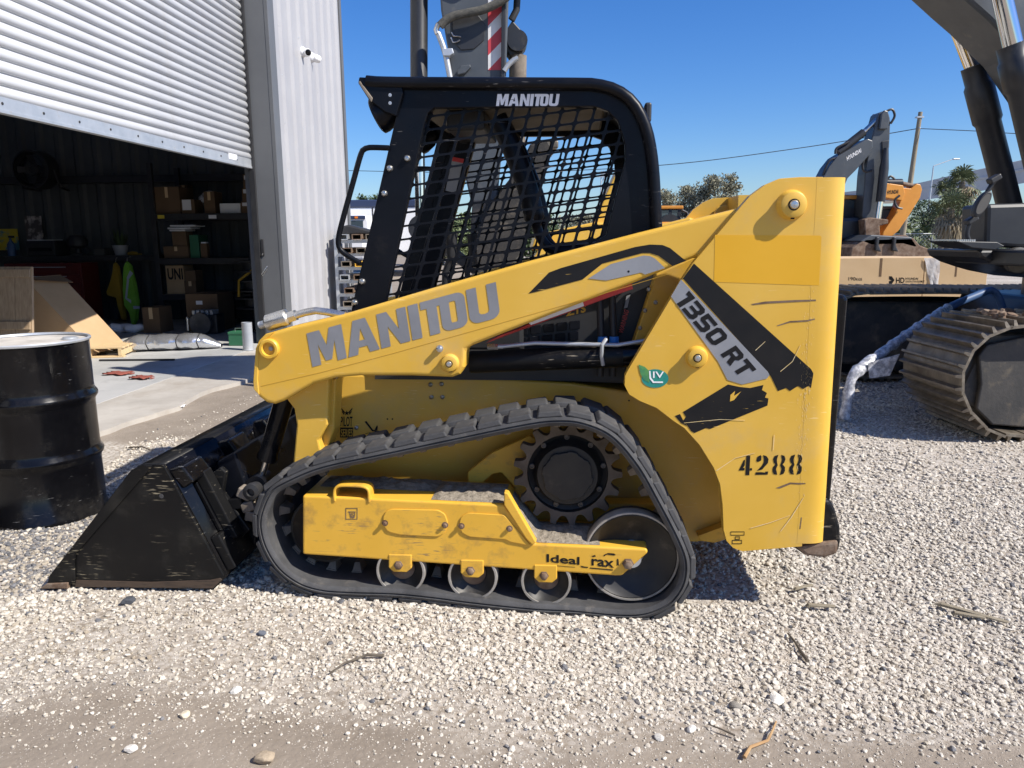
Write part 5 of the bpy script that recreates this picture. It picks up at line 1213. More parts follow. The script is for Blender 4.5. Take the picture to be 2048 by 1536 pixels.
# ---- bucket
B_Y = .015; B_W = WID - .03
bs = [(100, 1149), (265, 939), (288, 928), (326, 929), (350, 971), (447, 1151), (446, 1158), (425, 1178), (92, 1174)]
bkt = lprism('bucket', bs, B_Y, B_Y + .016, MT['bucket_black'], bevel=.003)
lprism('worn_edge', [(152, 1160), (300, 1164), (420, 1160), (440, 1156), (444, 1159), (425, 1177), (150, 1174)], B_Y - .003, B_Y - .0004, mat('rust_scuffed_edge', (.03, .022, .018), (.13, .085, .055), .6, scale=9, stretch=(1, 1, 6), dirt=(.012, .011, .011), dirt_amt=.5), bkt, bevel=.001)
bs_far = MB().prism(lx(bs, B_Y), B_W, B_W + .016).build('side_plate', MT['black_worn'], bkt, bevel=.003)
lprism('side_edge', [(98, 1152), (262, 940), (285, 929), (305, 932), (298, 940), (150, 1110), (148, 1126), (150, 1164), (128, 1176), (92, 1174)], B_Y - .012, B_Y - .0035, MT['bucket_black'], bkt, bevel=.004)
lprism('cutting_edge', [(78, 1178), (92, 1168), (135, 1166), (135, 1178)], B_Y - .02, B_W + .03, MT['rusty'], bkt, bevel=.003)
p = LD(323, 992, B_Y); MB().lathe((p.x, B_Y - .0008, p.z), (0, -1, 0), [(.010, 0), (0, .0004)], 16).build('hole', MT['rubber'], bkt)
p = LD(374, 1167, B_Y); MB().lathe((p.x, B_Y - .0008, p.z), (0, -1, 0), [(.006, 0), (0, .0004)], 12).build('hole', MT['rubber'], bkt)
def shell(pts, t, name, material, y0=B_Y + .017, y1=B_W - .001):
    q = lx(pts, B_Y); mb = MB(); mb.grid([[Vector((x, y0, z)) for x, z in q], [Vector((x, y1, z)) for x, z in q]])
    return mb.build(name, material, bkt, solid=t)
shell([(130, 1173), (425, 1177), (444, 1158), (445, 1150), (352, 975), (326, 932)], .012, 'bucket_shell', MT['black_gloss'])
shell([(270, 938), (326, 932)], .012, 'top_lip', MT['black_worn'])
# lower bucket wear strips and hooks along the back
q = lx([(352, 975), (445, 1150)], B_Y); (xa, za), (xb2, zb2) = q
def back(s, off): # point on the back sheet, s from top to bottom, off outwards
    d = Vector((xb2 - xa, 0, zb2 - za)); n = Vector((-d.z, 0, d.x)).normalized()
    if n.x < 0: n = -n
    return Vector((xa, 0, za)) + d * s + n * off
def back_box(name, s0, s1, o0, o1, y0, y1, material, bevel=.006):
    c = [back(s0, o0), back(s1, o0), back(s1, o1), back(s0, o1)]
    return MB().prism([(p.x, p.z) for p in c], y0, y1).build(name, material, bkt, bevel=bevel)
back_box('back_plate', .05, .62, .008, .03, B_Y + .10, B_W - .1, MT['black_gloss'])
back_box('back_plate', .62, 1.0, .008, .05, B_Y + .03, B_W - .03, MT['black_worn'])
for y in (.12, .34, .62, 1.0, 1.3): back_box('hook_plate', -.02, .75, .03, .075, y, y + .07, MT['black_worn'])
for y in (.03, .45, .85, 1.25): 
    cc = [back(-.20, -.02), back(.05, .012), back(.02, .075), back(-.17, .06)]; MB().prism([(p.x, p.z) for p in cc], y, y + .16).build('top_hook', MT['black_gloss'], bkt, bevel=.012, seg=3)
# quick attach frame between bucket and arms
att = MB().prism(lx([(432, 925), (470, 905), (500, 990), (520, 1010), (510, 1100), (480, 1110)], .25), .25, WID - .25).build('attach_plate', MT['black'], loader, bevel=.01)
for k_, y in enumerate((.19, WID - .25)):
    lprism('attach_bracket', [(405, 960), (440, 935), (452, 945), (445, 985), (500, 1060), (480, 1078), (420, 990)], y, y + .03, MT['black_worn'], att, bevel=.006) if k_ == 0 else None
p = LD(513, 976, .24); MB().lathe((p.x, .24, p.z), (0, -1, 0), [(.03, 0), (.03, .03), (.036, .031), (.036, .06), (.018, .065), (.014, .05), (0, .05)], 20).build('hose_coupling', MT['dark'], att)
for (u, v, a) in ((492, 985, .4), (500, 1010, -.3), (508, 1030, .2)):
    p = LD(u, v, .22); MB().box((-.03, -.03, -.022), (.03, .03, .022), Matrix.Translation(p) @ Matrix.Rotation(a, 4, 'Y')).build('latch_link', MT['dusty_iron'], att, bevel=.006)
lprism('latch_lever', [(452, 1000), (482, 996), (484, 1018), (458, 1020)], .19, .24, MT['black_worn'], att, bevel=.004)
# ================================================================== OIL DRUM
ZB = .048
DY = onZ(80, 1062, ZB).y + .295; _r = atY(206, 1030, DY)
DR = .292; DH = atY(90, 668, DY + .2).z - ZB
drum = thing('steel_drum', 'black steel drum with a dusty lid standing on the gravel by the bucket', 'drum', (_r.x - DR - .006, DY, ZB))
pr = [(DR - .012, 0.0), (DR + .006, .004), (DR + .006, .02), (DR - .002, .03)]
for f_ in (.345, .675):
    z = DH * f_; pr += [(DR - .003, z - .05), (DR - .001, z - .028), (DR + .012, z - .01), (DR + .014, z), (DR + .012, z + .01), (DR - .001, z + .028), (DR - .003, z + .05)]
pr += [(DR - .004, DH * .5)] if False else []
pr += [(DR - .002, DH - .03), (DR + .001, DH - .018)]
MB().lathe((0, 0, .001), (0, 0, 1), pr, 72).build('shell', MT['black_gloss'], drum)
MB().lathe((0, 0, 0), (0, 0, 1), [(DR - .002, DH - .018), (DR + .007, DH - .015), (DR + .009, DH - .006), (DR + .004, DH), (DR - .006, DH - .002), (DR - .009, DH - .012)], 72, cap=False).build('rim', MT['galv'], drum)
MB().lathe((0, 0, 0), (0, 0, 1), [(DR - .010, DH - .016), (DR - .03, DH - .013), (DR - .05, DH - .016), (0, DH - .014)], 60).build('lid', mat('dusty_lid', (.40, .37, .33), (.58, .54, .48), .7, scale=6, dirt=(.2, .18, .15), dirt_amt=.2), drum)
for a_, r_ in ((.4, .035), (3.3, .02)):
    MB().lathe((math.cos(a_) * .2, math.sin(a_) * .2, DH - .014), (0, 0, 1), [(r_ * 1.2, 0), (r_ * 1.2, .006), (r_, .007), (r_, .012), (0, .012)], 18).build('bung', MT['galv'], drum)
# ================================================================== BIG GREY EXCAVATOR
_e0 = onZ(2048, 886, 0)
EX = Frame(_e0, R_(1.5))
exc = thing('large_excavator', 'large dark grey excavator with its boom reaching over behind the track loader', 'excavator', _e0, R_(1.5))
GR, DK = MT['exc_grey'], MT['exc_dark']
def xx(pts, y): return EX.xz(pts, y)
def xprism(name, pts, y0, y1, material, parent=None, bevel=.01, holes=(), rnd=0):
    q = xx(pts, y0); q = round_poly(q, rnd) if rnd else q
    return MB().prism(q, y0, y1, [xx(h, y0) for h in holes]).build(name, material, exc if parent is None else parent, bevel=bevel)
front = xx([(2046, 642), (2021, 645), (1996, 655), (1972, 670), (1950, 684), (1934, 706), (1924, 728), (1917, 750), (1916, 770), (1921, 795), (1930, 826), (1948, 846), (1972, 865)], 0)
ztop = front[0][1]; xf = front[0][0]
path = front + [(xf + .1, .012), (xf + 1.5, .01), (xf + 3.3, .012), (xf + 3.85, .12), (xf + 4.12, .5), (xf + 3.95, ztop - .12), (xf + 3.6, ztop), (xf + 2.6, ztop - .01), (xf + 1.6, ztop - .015), (xf + .8, ztop)]
SW = .80; SP = .175
_, ln = smooth_loop(path, 100); NS = int(round(ln / SP)); ep, ln = smooth_loop(path, NS)
ET, EN = path_frames(ep); pit = ln / NS
mb = MB(); mb.box((-pit * .46, 0, -.05), (pit * .50, SW, -.030))
for gx_ in (-pit * .27, pit * .27):
    mb.add([(gx_ - .015, 0, -.0305), (gx_ + .015, 0, -.0305), (gx_ + .015, SW, -.0305), (gx_ - .015, SW, -.0305), (gx_ - .008, .012, .012), (gx_ + .008, .012, .012), (gx_ + .008, SW - .012, .012), (gx_ - .008, SW - .012, .012)], [(4, 5, 6, 7), (0, 1, 5, 4), (1, 2, 6, 5), (2, 3, 7, 6), (3, 0, 4, 7)])
shoe_m = mb.mesh('shoe'); shoe_m.materials.append(MT['shoe'])
bolt_m = MB().box((-.014, -.02, -.031), (.014, .02, -.018)).mesh('bolt'); bolt_m.materials.append(MT['black'])
for ty in (0.0, 2.40):
    zs_ = 1.0 if ty == 0 else 1.07
    fr = [(xf - .30, .30), (xf - .05, .16), (xf + 3.5, .16), (xf + 3.7, .34), (xf + 3.6, ztop - .14), (xf - .12, ztop - (.12 if ty == 0 else .06))]
    tf = MB().prism(fr, ty + .18, ty + SW - .10).build('track_frame', MT['mud'], exc, bevel=.03)
    MB().lathe((xf + .02, ty + .22, ztop / 2 - .02), (0, 1, 0), [(.05, -.03), (.2, -.02), (.34, 0), (.36, .02), (.36, .30), (.34, .33)], 32).build('idler', MT['wheel'], tf)
    MB().lathe((xf + 3.6, ty + .12, ztop / 2), (0, 1, 0), [(.1, -.03), (.3, -.02), (.36, .0), (.36, .33)], 24).build('drive_wheel', MT['wheel'], tf)
    for k_ in range(7): MB().lathe((xf + .55 + k_ * .42, ty + .14, .14), (0, 1, 0), [(.03, -.02), (.08, 0), (.085, .3)], 16).build('roller', MT['wheel'], tf)
    tr_ = MB().tube([(e[0] - n[0] * .07, ty + SW / 2, e[1] - n[1] * .07) for e, n in zip(ep, EN)], .035, 6, closed=True).build('track_chain', MT['wheel'], exc)
    for i in range(NS):
        b, n, t_ = ep[i], EN[i], ET[i]
        M_ = Matrix(((t_[0], 0, n[0], b[0]), (0, 1, 0, ty), (t_[1], 0, n[1], b[1] * zs_), (0, 0, 0, 1)))
        o = link('shoe', shoe_m, None, tr_); o.matrix_local = M_
xprism('frame_cover', [(1958, 712), (1975, 690), (2060, 672), (2200, 668), (2200, 850), (2060, 856), (1985, 850), (1953, 818), (1962, 770)], .13, .17, MT['mud'], bevel=.012)
CY = 1.575
MB().prism([(xf + .9, .45), (xf + 2.8, .45), (xf + 2.6, ztop + .05), (xf + 1.1, ztop + .05)], SW + .02, 2.53).build('car_body', DK, exc, bevel=.04)
MB().lathe((xf + 1.85, CY, ztop + .05), (0, 0, 1), [(.65, 0), (.65, .16)], 32).build('slew_ring', DK, exc)
# chains/earth lying on the near track
mb = MB()
for k_ in range(40):
    c = Vector((xf + random.uniform(-.05, .8), random.uniform(.15, .5), ztop + random.uniform(.0, .04))); r_ = random.uniform(.02, .05)
    mb.lathe(c - Vector((0, 0, r_ * .6)), (random.uniform(-.3, .3), random.uniform(-.3, .3), 1), [(0, 0), (r_, r_ * .3), (r_ * .8, r_), (0, r_ * 1.2)], 6)
e_ = mb.build('dirt_clods', MT['rusty'], exc); e_['kind'] = 'stuff'
# upper structure
zd = EX(1990, 498, 1.0).z
deck = MB().box((EX(2010, 500, .6).x, .25, zd - .12), (xf + 3.9, 1.25, zd)).build('deck', DK, exc, bevel=.02)
xprism('side_cover', [(1975, 408), (2110, 404), (2130, 500), (1972, 492)], .75, 1.10, DK, deck, bevel=.03)
MB().box((xf + 2.0, .3, zd + .002), (xf + 3.9, 2.9, zd + .95)).build('engine_hood', GR, deck, bevel=.08)
MB().box((xf + 2.0, 1.251, zd - .12), (xf + 3.9, 2.95, zd)).build('deck_rear', DK, deck, bevel=.02)
MB().box((xf + 3.2, .25, zd - .1), (xf + 4.4, 2.95, zd + 1.0)).build('counterweight', GR, exc, bevel=.15)
xprism('step_platform', [(1912, 482), (1995, 484), (2010, 492), (1990, 500), (1945, 496)], .55, .95, DK, deck, bevel=.006)
for k_ in range(9): 
    u = 1916 + k_ * 4.2; p = EX(u, 481, .56); MB().box((p.x - .006, .56, p.z - .01), (p.x + .006, .9, p.z + .008)).build('tread_tooth', MT['steel'], deck)
xprism('skirt', [(1955, 500), (2048, 500), (2110, 560), (2048, 548), (2020, 540), (1985, 528), (1962, 515)], .75, 1.5, DK, deck, bevel=.02)
MB().lathe(EX(2030, 520, .74), (0, -1, 0), [(.10, 0), (.10, .05), (.07, .06), (0, .06)], 20).build('work_lamp', MT['beige'], deck)
# mirror
my = .7
mr, _n = smooth_loop([tuple(EX(u, v, my)) for u, v in ((1938, 482), (1934, 468), (1938, 450), (1944, 438), (1962, 405), (1978, 378), (1992, 355))], 26, False)
marm = MB().tube([tuple(p) for p in mr], .018, 10).build('mirror_arm', DK, exc)
c0, c1 = Vector((1943, 436)), Vector((1985, 368)); ax_ = (c1 - c0).normalized(); nx_ = Vector((-ax_.y, ax_.x)); cen = Vector((1967, 408))
oval = [tuple(cen + ax_ * 30 * math.cos(a) + nx_ * 11 * math.sin(a)) for a in np.linspace(0, 6.283, 25)[:-1]]
mm = xprism('mirror', oval, my - .12, my - .06, MT['dark'], marm, bevel=.012)
xprism('mirror_glass', [tuple(cen + (Vector(p) - cen) * .78) for p in oval], my - .1235, my - .1205, MT['beige'], mm, bevel=0)
for u, v in ((1988, 358), (1942, 440)):
    q_ = EX(u, v, my - .02); MB().box((-.045, -.035, -.022), (.045, .035, .022), Matrix.Translation(q_) @ Matrix.Rotation(R_(-30), 4, 'Y')).build('mirror_clamp', MT['dark'], marm, bevel=.01)
# boom
by0, by1 = 1.30, 1.85
boom_px = [(880, -170), (880, -40), (930, -20), (1000, -60), (1300, -190), (1550, -235), (1750, -165), (1870, -60), (1935, 0), (1976, 36), (2048, 108), (2110, 200), (2165, 330), (2200, 480), (2330, 470), (2340, 300), (2290, 80), (2180, -120), (1950, -330), (1600, -470), (1200, -400)]
boom = xprism('boom', boom_px, by0, by1, GR, bevel=.03)
for k_, (y, r0, r1, c0, c1) in enumerate(((1.12, (1992, -60), (2030, 105), (2022, 90), (2085, 360)), (2.03, (1903, 20), (1953, 150), (1947, 132), (2034, 470)))):
    cy = MB().tube([EX(*c0, y), EX(c0[0] + (c1[0] - c0[0]) * .10, c0[1] + (c1[1] - c0[1]) * .10, y), EX(c0[0] + (c1[0] - c0[0]) * .12, c0[1] + (c1[1] - c0[1]) * .12, y), EX(c0[0] + (c1[0] - c0[0]) * .32, c0[1] + (c1[1] - c0[1]) * .32, y), EX(c0[0] + (c1[0] - c0[0]) * .34, c0[1] + (c1[1] - c0[1]) * .34, y), EX(*c1, y)], [.108, .108, .126, .126, .108, .108], 22).build('boom_cylinder', DK, exc)
    MB().cyl(EX(*r0, y), EX(*r1, y), .074, 22).build('rod', MT['chrome'], cy)
    off = (18, 0); MB().tube([EX(c0[0] + 28, c0[1] + 18, y), EX(c0[0] + 34, c0[1] + 40, y - .03), EX(c1[0] + 14, c1[1], y - .03)], .028, 10).build('oil_pipe', DK, cy)
# arm (dipper) hanging down behind the loader, with its cylinder, hoses and bucket
ay0, ay1 = 1.36, 1.80
arm_px = [(872, -120), (1030, -140), (1018, -20), (1012, 160), (1004, 300), (992, 430), (950, 440), (925, 330), (908, 200), (896, 100), (882, 20)]
dip = xprism('dipper_arm', arm_px, ay0, ay1, GR, bevel=.015)
# hazard strip: separate slanted fields
sx0, sx1 = 976, 1004
for k_ in range(4):
    a = 140 - k_ * 59
    pts = [(sx0, a), (sx1, a - 29), (sx1, a - 58), (sx0, a - 29)]
    pts2 = [(sx0, a - 29), (sx1, a - 58), (sx1, a - 88), (sx0, a - 59)]
    for q4, m_ in ((pts, MT['stripe_white']), (pts2, MT['stripe_red'])):
        V3 = [EX(u, min(v, 141), ay0 - .003) for u, v in q4]; MB().prism([(p.x, p.z) for p in V3], ay0 - .003, ay0 - .0005).build('hazard_stripe', m_, dip)
V3 = xx([(sx0, 140), (sx1, 140), (sx1, 111)], ay0 - .003); MB().prism(V3, ay0 - .003, ay0 - .0005).build('hazard_stripe', MT['stripe_red'], dip)
xprism('edge_bar', [(1004, -100), (1013, -100), (1010, 158), (1002, 158)], ay0 - .05, ay0 - .001, MT['exc_dark'], dip, bevel=.006)
xprism('lug_block', [(914, 141), (922, 131), (940, 129), (942, 134), (930, 146), (915, 150)], ay0 - .05, ay0 - .001, GR, dip, bevel=.006)
for (pt, r_) in ((((902, 75), (906, 85), (914, 84), (920, 80)), .006), (((903, 65), (907, 72), (918, 73), (922, 74)), .006)): MB().tube([EX(u, v, ay0 - .03) for u, v in pt], r_, 8).build('grease_line', MT['steel'], dip)
xprism('linkage_shadow', [(905, 32), (930, 22), (955, 28), (972, 50), (968, 80), (948, 98), (922, 100), (905, 80)], ay0 - .012, ay0 - .0005, DK, dip, bevel=.004)  # round dark plate stands in for the linkage's cast shadow on the arm
hs, _n = smooth_loop([tuple(EX(u, v, ay0 - .10)) for u, v in ((880, 52), (890, 42), (908, 32), (940, 25), (970, 18), (1005, 0), (1040, -30))], 30, False)
MB().tube([tuple(p) for p in hs], .034, 12).build('hose', MT['hose'], dip)
MB().tube([EX(u, v, ay0 - .10) for u, v in ((875, 68), (872, 60), (876, 50), (884, 46))], .022, 10).build('hose_elbow', MT['steel'], dip)
MB().tube([EX(u, v, ay0 - .09) for u, v in ((876, 66), (886, 92), (892, 112), (902, 165), (915, 260))], .024, 10).build('steel_pipe', MT['galv'], dip)
xprism('pipe_clamp', [(883, 97), (905, 96), (908, 106), (899, 112), (886, 112)], ay0 - .13, ay0 - .05, MT['galv'], dip, bevel=.006)
MB().tube([EX(u, v, ay0 + .2) for u, v in ((1023, 40), (1033, 20), (1036, -30))], .03, 10).build('hose', MT['dark'], dip)
MB().tube([EX(u, v, ay0 - .04) for u, v in ((1008, 142), (1018, 128), (1028, 120), (1036, 116))], .022, 10).build('hose_elbow', MT['galv'], dip)
bc = MB().tube([EX(838, -150, 1.45), EX(838, 230, 1.45), EX(839, 236, 1.45), EX(839, 262, 1.45)], [.072, .072, .08, .08], 22).build('bucket_cylinder', DK, exc)
MB().cyl(EX(839, 255, 1.45), EX(841, 440, 1.45), .045, 18).build('rod', MT['chrome'], bc)
MB().lathe(EX(842, 456, 1.38), (0, 1, 0), [(.11, 0), (.11, .16)], 22).build('rod_eye', DK, bc)
ac = MB().tube([EX(1036, 112, 1.62), EX(1033, 320, 1.62)], .075, 18).build('arm_cylinder', MT['dusty_iron'], exc)
MB().lathe(EX(1035, 80, 1.5), (0, 1, 0), [(.085, 0), (.085, .2), (.06, .22)], 20).build('pin', DK, ac)
xprism('pin_lug', [(1012, 60), (1025, 40), (1048, 66), (1052, 90), (1045, 105), (1020, 112), (1012, 100)], 1.55, 1.75, DK, ac, bevel=.01)
xprism('link_arm', [(832, 445), (850, 445), (960, 535), (950, 552), (830, 470)], 1.40, 1.46, DK, exc, bevel=.01)
xprism('link_arm', [(945, 400), (990, 400), (1012, 470), (968, 540), (945, 535), (940, 470)], 1.30, 1.36, DK, exc, bevel=.01)
bk = xprism('excavator_bucket', [(950, 470), (985, 405), (1040, 335), (1062, 290), (1095, 282), (1106, 300), (1082, 370), (1064, 440), (1042, 505), (1000, 560), (955, 545)], 1.2, 1.23, MT['exc_bucket'], exc, bevel=.008)
q = xx([(985, 405), (1040, 335), (1062, 290), (1095, 282)], 1.2); mb = MB(); mb.grid([[Vector((x, 1.23, z)) for x, z in q], [Vector((x, 2.0, z)) for x, z in q]]); mb.build('bucket_shell', MT['exc_bucket'], bk, solid=.02)
q = xx([(950, 470), (955, 545), (1000, 560), (1042, 505)], 1.2); mb = MB(); mb.grid([[Vector((x, 1.23, z)) for x, z in q], [Vector((x, 2.0, z)) for x, z in q]]); mb.build('bucket_shell', MT['exc_bucket'], bk, solid=.02)
MB().prism(xx([(950, 470), (985, 405), (1040, 335), (1062, 290), (1095, 282), (1106, 300), (1082, 370), (1064, 440), (1042, 505), (1000, 560), (955, 545)], 1.2), 2.0, 2.03).build('side_plate', MT['exc_bucket'], bk, bevel=.008)
for k_ in range(5):
    p = xx([(1098, 288)], 1.2)[0]; MB().box((p[0] - .02, 1.22 + k_ * .17, p[1] - .03), (p[0] + .08, 1.29 + k_ * .17, p[1] + .03)).build('tooth', MT['shoe'], bk, bevel=.012)
# blocks that carry the resting bucket
zlow = xx([(1000, 590)], 1.2)[0][1]

# wrapped pipe leaning between the machines
pa = onZ(1688, 838, .02)
pts = [pa, atY(1697, 790, pa.y + .02), atY(1706, 752, pa.y + .05), atY(1735, 728, pa.y + .12), atY(1785, 690, pa.y + .3), atY(1840, 652, pa.y + .5), atY(1900, 614, pa.y + .75), atY(1960, 588, pa.y + .95), atY(1982, 580, pa.y + 1.0), atY(1996, 592, pa.y + 1.0), atY(2006, 622, pa.y + 1.0), atY(2010, 660, pa.y + 1.0)]
t = thing('wrapped_pipe', 'blue pipe with its lower end wrapped in clear plastic beside the excavator track', 'pipe', pa)
pp, _n = smooth_loop([tuple(Vector(p) - pa) for p in pts], 60, False)
MB().tube([tuple(p) for p in pp[4:]], .033, 12).build('pipe', MT['blue_pipe'], t)
rad = [.041 + .005 * math.sin(i * 1.7) + .004 * math.sin(i * 3.1) + (.012 if 8 < i < 14 else 0) for i in range(38)]
MB().tube([tuple(p) for p in pp[:38]], rad, 14).build('plastic_wrap', MT['wrap'], t)
mb = MB(); a = Vector(pp[10]); mb.add([a + Vector((.02, -.05, .05)), a + Vector((.28, -.04, .12)), a + Vector((.22, -.03, -.06)), a + Vector((.05, -.04, -.08))], [(0, 1, 2, 3)]); mb.build('loose_wrap', MT['wrap'], t, solid=.004)

# ================================================================== BOXES BEHIND THE EXCAVATOR
YB = 10.4
def crate(u0, u1, vt, label, Y=YB, dep=.9):
    a = atY(u0, vt, Y); b = atY(u1, vt, Y); zt = (a.z + b.z) / 2; base = gzf(a.x, Y)
    t = thing('shipping_carton', label, 'carton', ((a.x + b.x) / 2, Y + dep / 2, base)); hx = (b.x - a.x) / 2
    MB().box((-hx, -dep / 2, .145), (hx, dep / 2, zt - base)).build('carton', MT['card_pale'], t, bevel=.006)
    for k_ in range(5): MB().box((-hx, -dep / 2 + k_ * dep / 4.6, .12), (hx, -dep / 2 + k_ * dep / 4.6 + .1, .143)).build('pallet_board', MT['wood'], t)
    for k_ in (-1, 0, 1): MB().box((k_ * (hx - .06) - .05, -dep / 2, .003), (k_ * (hx - .06) + .05, dep / 2, .118)).build('pallet_runner', MT['wood'], t)
    MB().box((-hx * .03, -dep / 2 - .0016, zt - base - .25), (hx * .03, -dep / 2 - .0003, zt - base - .006)).build('tape', MT['card'], t)
    return t, hx, zt - base, dep
t, hx, hz, dep = crate(1676, 1850, 515.5, 'longer pale cardboard carton printed HD HYUNDAI behind the tracks')
def cart_text(s, u0, v0, u1, v1, t, bold=.0, Y=YB, material=None, geo=None):
    o = Vector(t.location); y = -dep / 2 - .002
    P = [atY(u, v, Y) - o for u, v in ((u0, v1), (u1, v1), (u0, v0))]
    P = [Vector((p.x, y, p.z)) for p in P]; return decal('lettering', geo or text_geo(s, bold), *P, material or MT['decal_black'], t, (0, -1, 0))
cart_text('HD', 1792, 555, 1809, 566, t, .02); cart_text('HYUNDAI', 1811, 555, 1836, 559.5, t, .01); cart_text('CONSTRUCTION EQUIPMENT', 1811, 561, 1849, 565.5, t, .01)
cart_text('', 1778, 552.5, 1789, 568, t, geo=poly_geo([[(0, 1), (.5, 1), (1, .5), (.5, .45), (0, .62)], [(0, 0), (.5, 0), (1, .5), (.5, .45), (0, .38)]]))
cart_text('190', 1697, 554, 1711, 561, t); cart_text('KGS', 1712, 556, 1724, 561, t, .01)
t2, hx2, hz2, dep = crate(1851, 1978, 515.5, 'shorter plain pale cardboard carton with clear film at its left end')
a = Vector(t2.location); pl = []
mb = MB(); o = Vector(t2.location)
P = [atY(u, v, YB) - o for u, v in ((1847, 516), (1880, 516), (1876, 570), (1860, 570))]; rows = []
for i in range(7):
    s = i / 6; A = P[0].lerp(P[3], s); B = P[1].lerp(P[2], s); rows.append([A.lerp(B, j / 5) * 1.0 + Vector((0, 0, 0)) for j in range(6)])
    rows[-1] = [Vector((p.x, -dep / 2 - .012 - .012 * math.sin(i * 1.3 + j * 2.1), p.z)) for j, p in enumerate(rows[-1])]
mb.grid(rows); mb.build('plastic_film', MT['film'], t2)

# ================================================================== MACHINES FARTHER BACK
def plane(Y): return Frame((0, Y, 0), 0)
def bg_part(parent, org, name, pts, Y, thick, material, bevel=.02, y_off=0):
    fr = plane(Y); q = [(x - org.x, z - org.z) for x, z in fr.xz(pts, 0)]
    return MB().prism(q, y_off - thick / 2, y_off + thick / 2).build(name, material, parent, bevel=bevel)
def bgp(org, u, v, Y, dy=0):
    p = atY(u, v, Y); return Vector((p.x - org.x, dy, p.z - org.z))
def cabin(parent, org, u0, v0, u1, v1, Y, dy, roofm, frame=None):
    a = bgp(org, u0, v0, Y); b = bgp(org, u1, v1, Y); w = .5
    cb = MB().box((a.x, dy - w, b.z), (b.x, dy + w, a.z)).build('cab', MT['glass'], parent, bevel=.03)
    rf = MB().box((a.x - .06, dy - w - .06, a.z + .001), (b.x + .06, dy + w + .06, a.z + .09)).build('cab_roof', roofm, cb, bevel=.02)
    for x_ in (a.x, b.x - .07, (a.x + b.x) / 2):
        for y_ in (dy - w - .012, dy + w - .05): MB().box((x_ - .005, y_, b.z), (x_ + .075, y_ + .062, a.z)).build('cab_post', MT['exc_dark'], cb)
    MB().box((a.x - .01, dy - w - .02, b.z - .001), (b.x + .01, dy + w + .02, b.z + .25)).build('cab_base', MT['exc_dark'], cb, bevel=.02)
    MB().box(((a.x + b.x) / 2 - .16, dy - w - .03, b.z + .3), ((a.x + b.x) / 2 + .2, dy - w - .021, b.z + .9)).build('cab_seat_shape', MT['dark'], cb)
def carrier(parent, x0, x1, dy, bodym, zt=1.0, hood=1.9):
    """tracks, deck and rear hood standing on the ground; x0..x1 along, local"""
    for s in (-1, 1):
        n = 26; P = []
        L_ = x1 - x0
        for i in range(n):
            a = 2 * math.pi * i / n; P.append((x0 + L_ / 2 + (L_ / 2) * max(-1, min(1, 1.35 * math.cos(a))), zt / 2 + zt / 2 * max(-1, min(1, 1.3 * math.sin(a)))))
        MB().prism(P, dy + s * 1.2 - .3, dy + s * 1.2 + .3).build('track', MT['shoe'], parent, bevel=.02)
    MB().box((x0 + .2, dy - 1.35, zt + .1), (x1 + .2, dy + 1.35, zt + .35)).build('deck', MT['exc_dark'], parent, bevel=.03)
    MB().box((x0 + (x1 - x0) * .55, dy - 1.3, zt + .351), (x1 + .3, dy + 1.3, hood)).build('engine_hood', bodym, parent, bevel=.1)
# grey excavator with a rusty bucket
Yg = 17.0; po = atY(1600, 500, Yg); og = Vector((po.x, Yg, gzf(po.x, Yg)))
ge = thing('grey_excavator', 'dark grey excavator with HYUNDAI on its boom and a rusty bucket', 'excavator', og)
carrier(ge, -2.2, 1.0, 1.2, MT['exc_dark'])
cabin(ge, og, 1672, 398, 1717, 500, Yg, .7, MT['orange'])
bo = bg_part(ge, og, 'boom', [(1600, 430), (1630, 370), (1648, 336), (1664, 316), (1725, 280), (1735, 284), (1735, 298), (1728, 313), (1702, 342), (1686, 358), (1655, 430)], Yg, .5, GR)
decal('lettering', text_geo('HYUNDAI', .02), *[bgp(og, u, v, Yg, -.254) for u, v in ((1684, 324), (1712, 307), (1683, 316))], MT['white_letter'], bo, (0, -1, 0))
bg_part(ge, og, 'arm', [(1738, 268), (1749, 230), (1757, 225), (1768, 228), (1772, 245), (1770, 295), (1762, 340), (1752, 410), (1742, 450), (1722, 452), (1716, 432), (1722, 350), (1730, 300)], Yg, .4, GR)
for s_ in (-1, 1): bg_part(ge, og, 'arm_ear', [(1747, 262), (1751, 232), (1757, 224), (1764, 226), (1768, 240), (1764, 262)], Yg, .06, GR, y_off=s_ * .24)
bg_part(ge, og, 'arm_slot', [(1754, 285), (1768, 283), (1764, 322), (1756, 322)], Yg, .02, DK, y_off=-.212)
MB().tube([bgp(og, 1672, 306, Yg, -.1), bgp(og, 1723, 266, Yg, -.1)], .085, 12).build('arm_cylinder', DK, ge)
MB().tube([bgp(og, 1718, 270, Yg, -.1), bgp(og, 1750, 240, Yg, -.1)], .05, 10).build('rod', MT['steel'], ge)
MB().tube([bgp(og, 1757, 300, Yg, -.34), bgp(og, 1752, 340, Yg, -.36), bgp(og, 1745, 405, Yg, -.36)], [.05, .095, .095], 14).build('bucket_cylinder', DK, ge)
MB().tube([bgp(og, 1745, 403, Yg, -.36), bgp(og, 1739, 446, Yg, -.36)], .06, 10).build('rod', MT['chrome'], ge)
for pts in (((1638, 352), (1650, 325), (1665, 318)), ((1663, 310), (1666, 298), (1690, 286)), ((1730, 290), (1717, 330), (1722, 345), (1735, 342)), ((1763, 226), (1775, 222), (1780, 235), (1772, 250))):
    sp, _n = smooth_loop([tuple(bgp(og, u, v, Yg, -.2)) for u, v in pts], 14, False); MB().tube([tuple(p) for p in sp], .025, 6).build('hose', MT['dark'], ge)
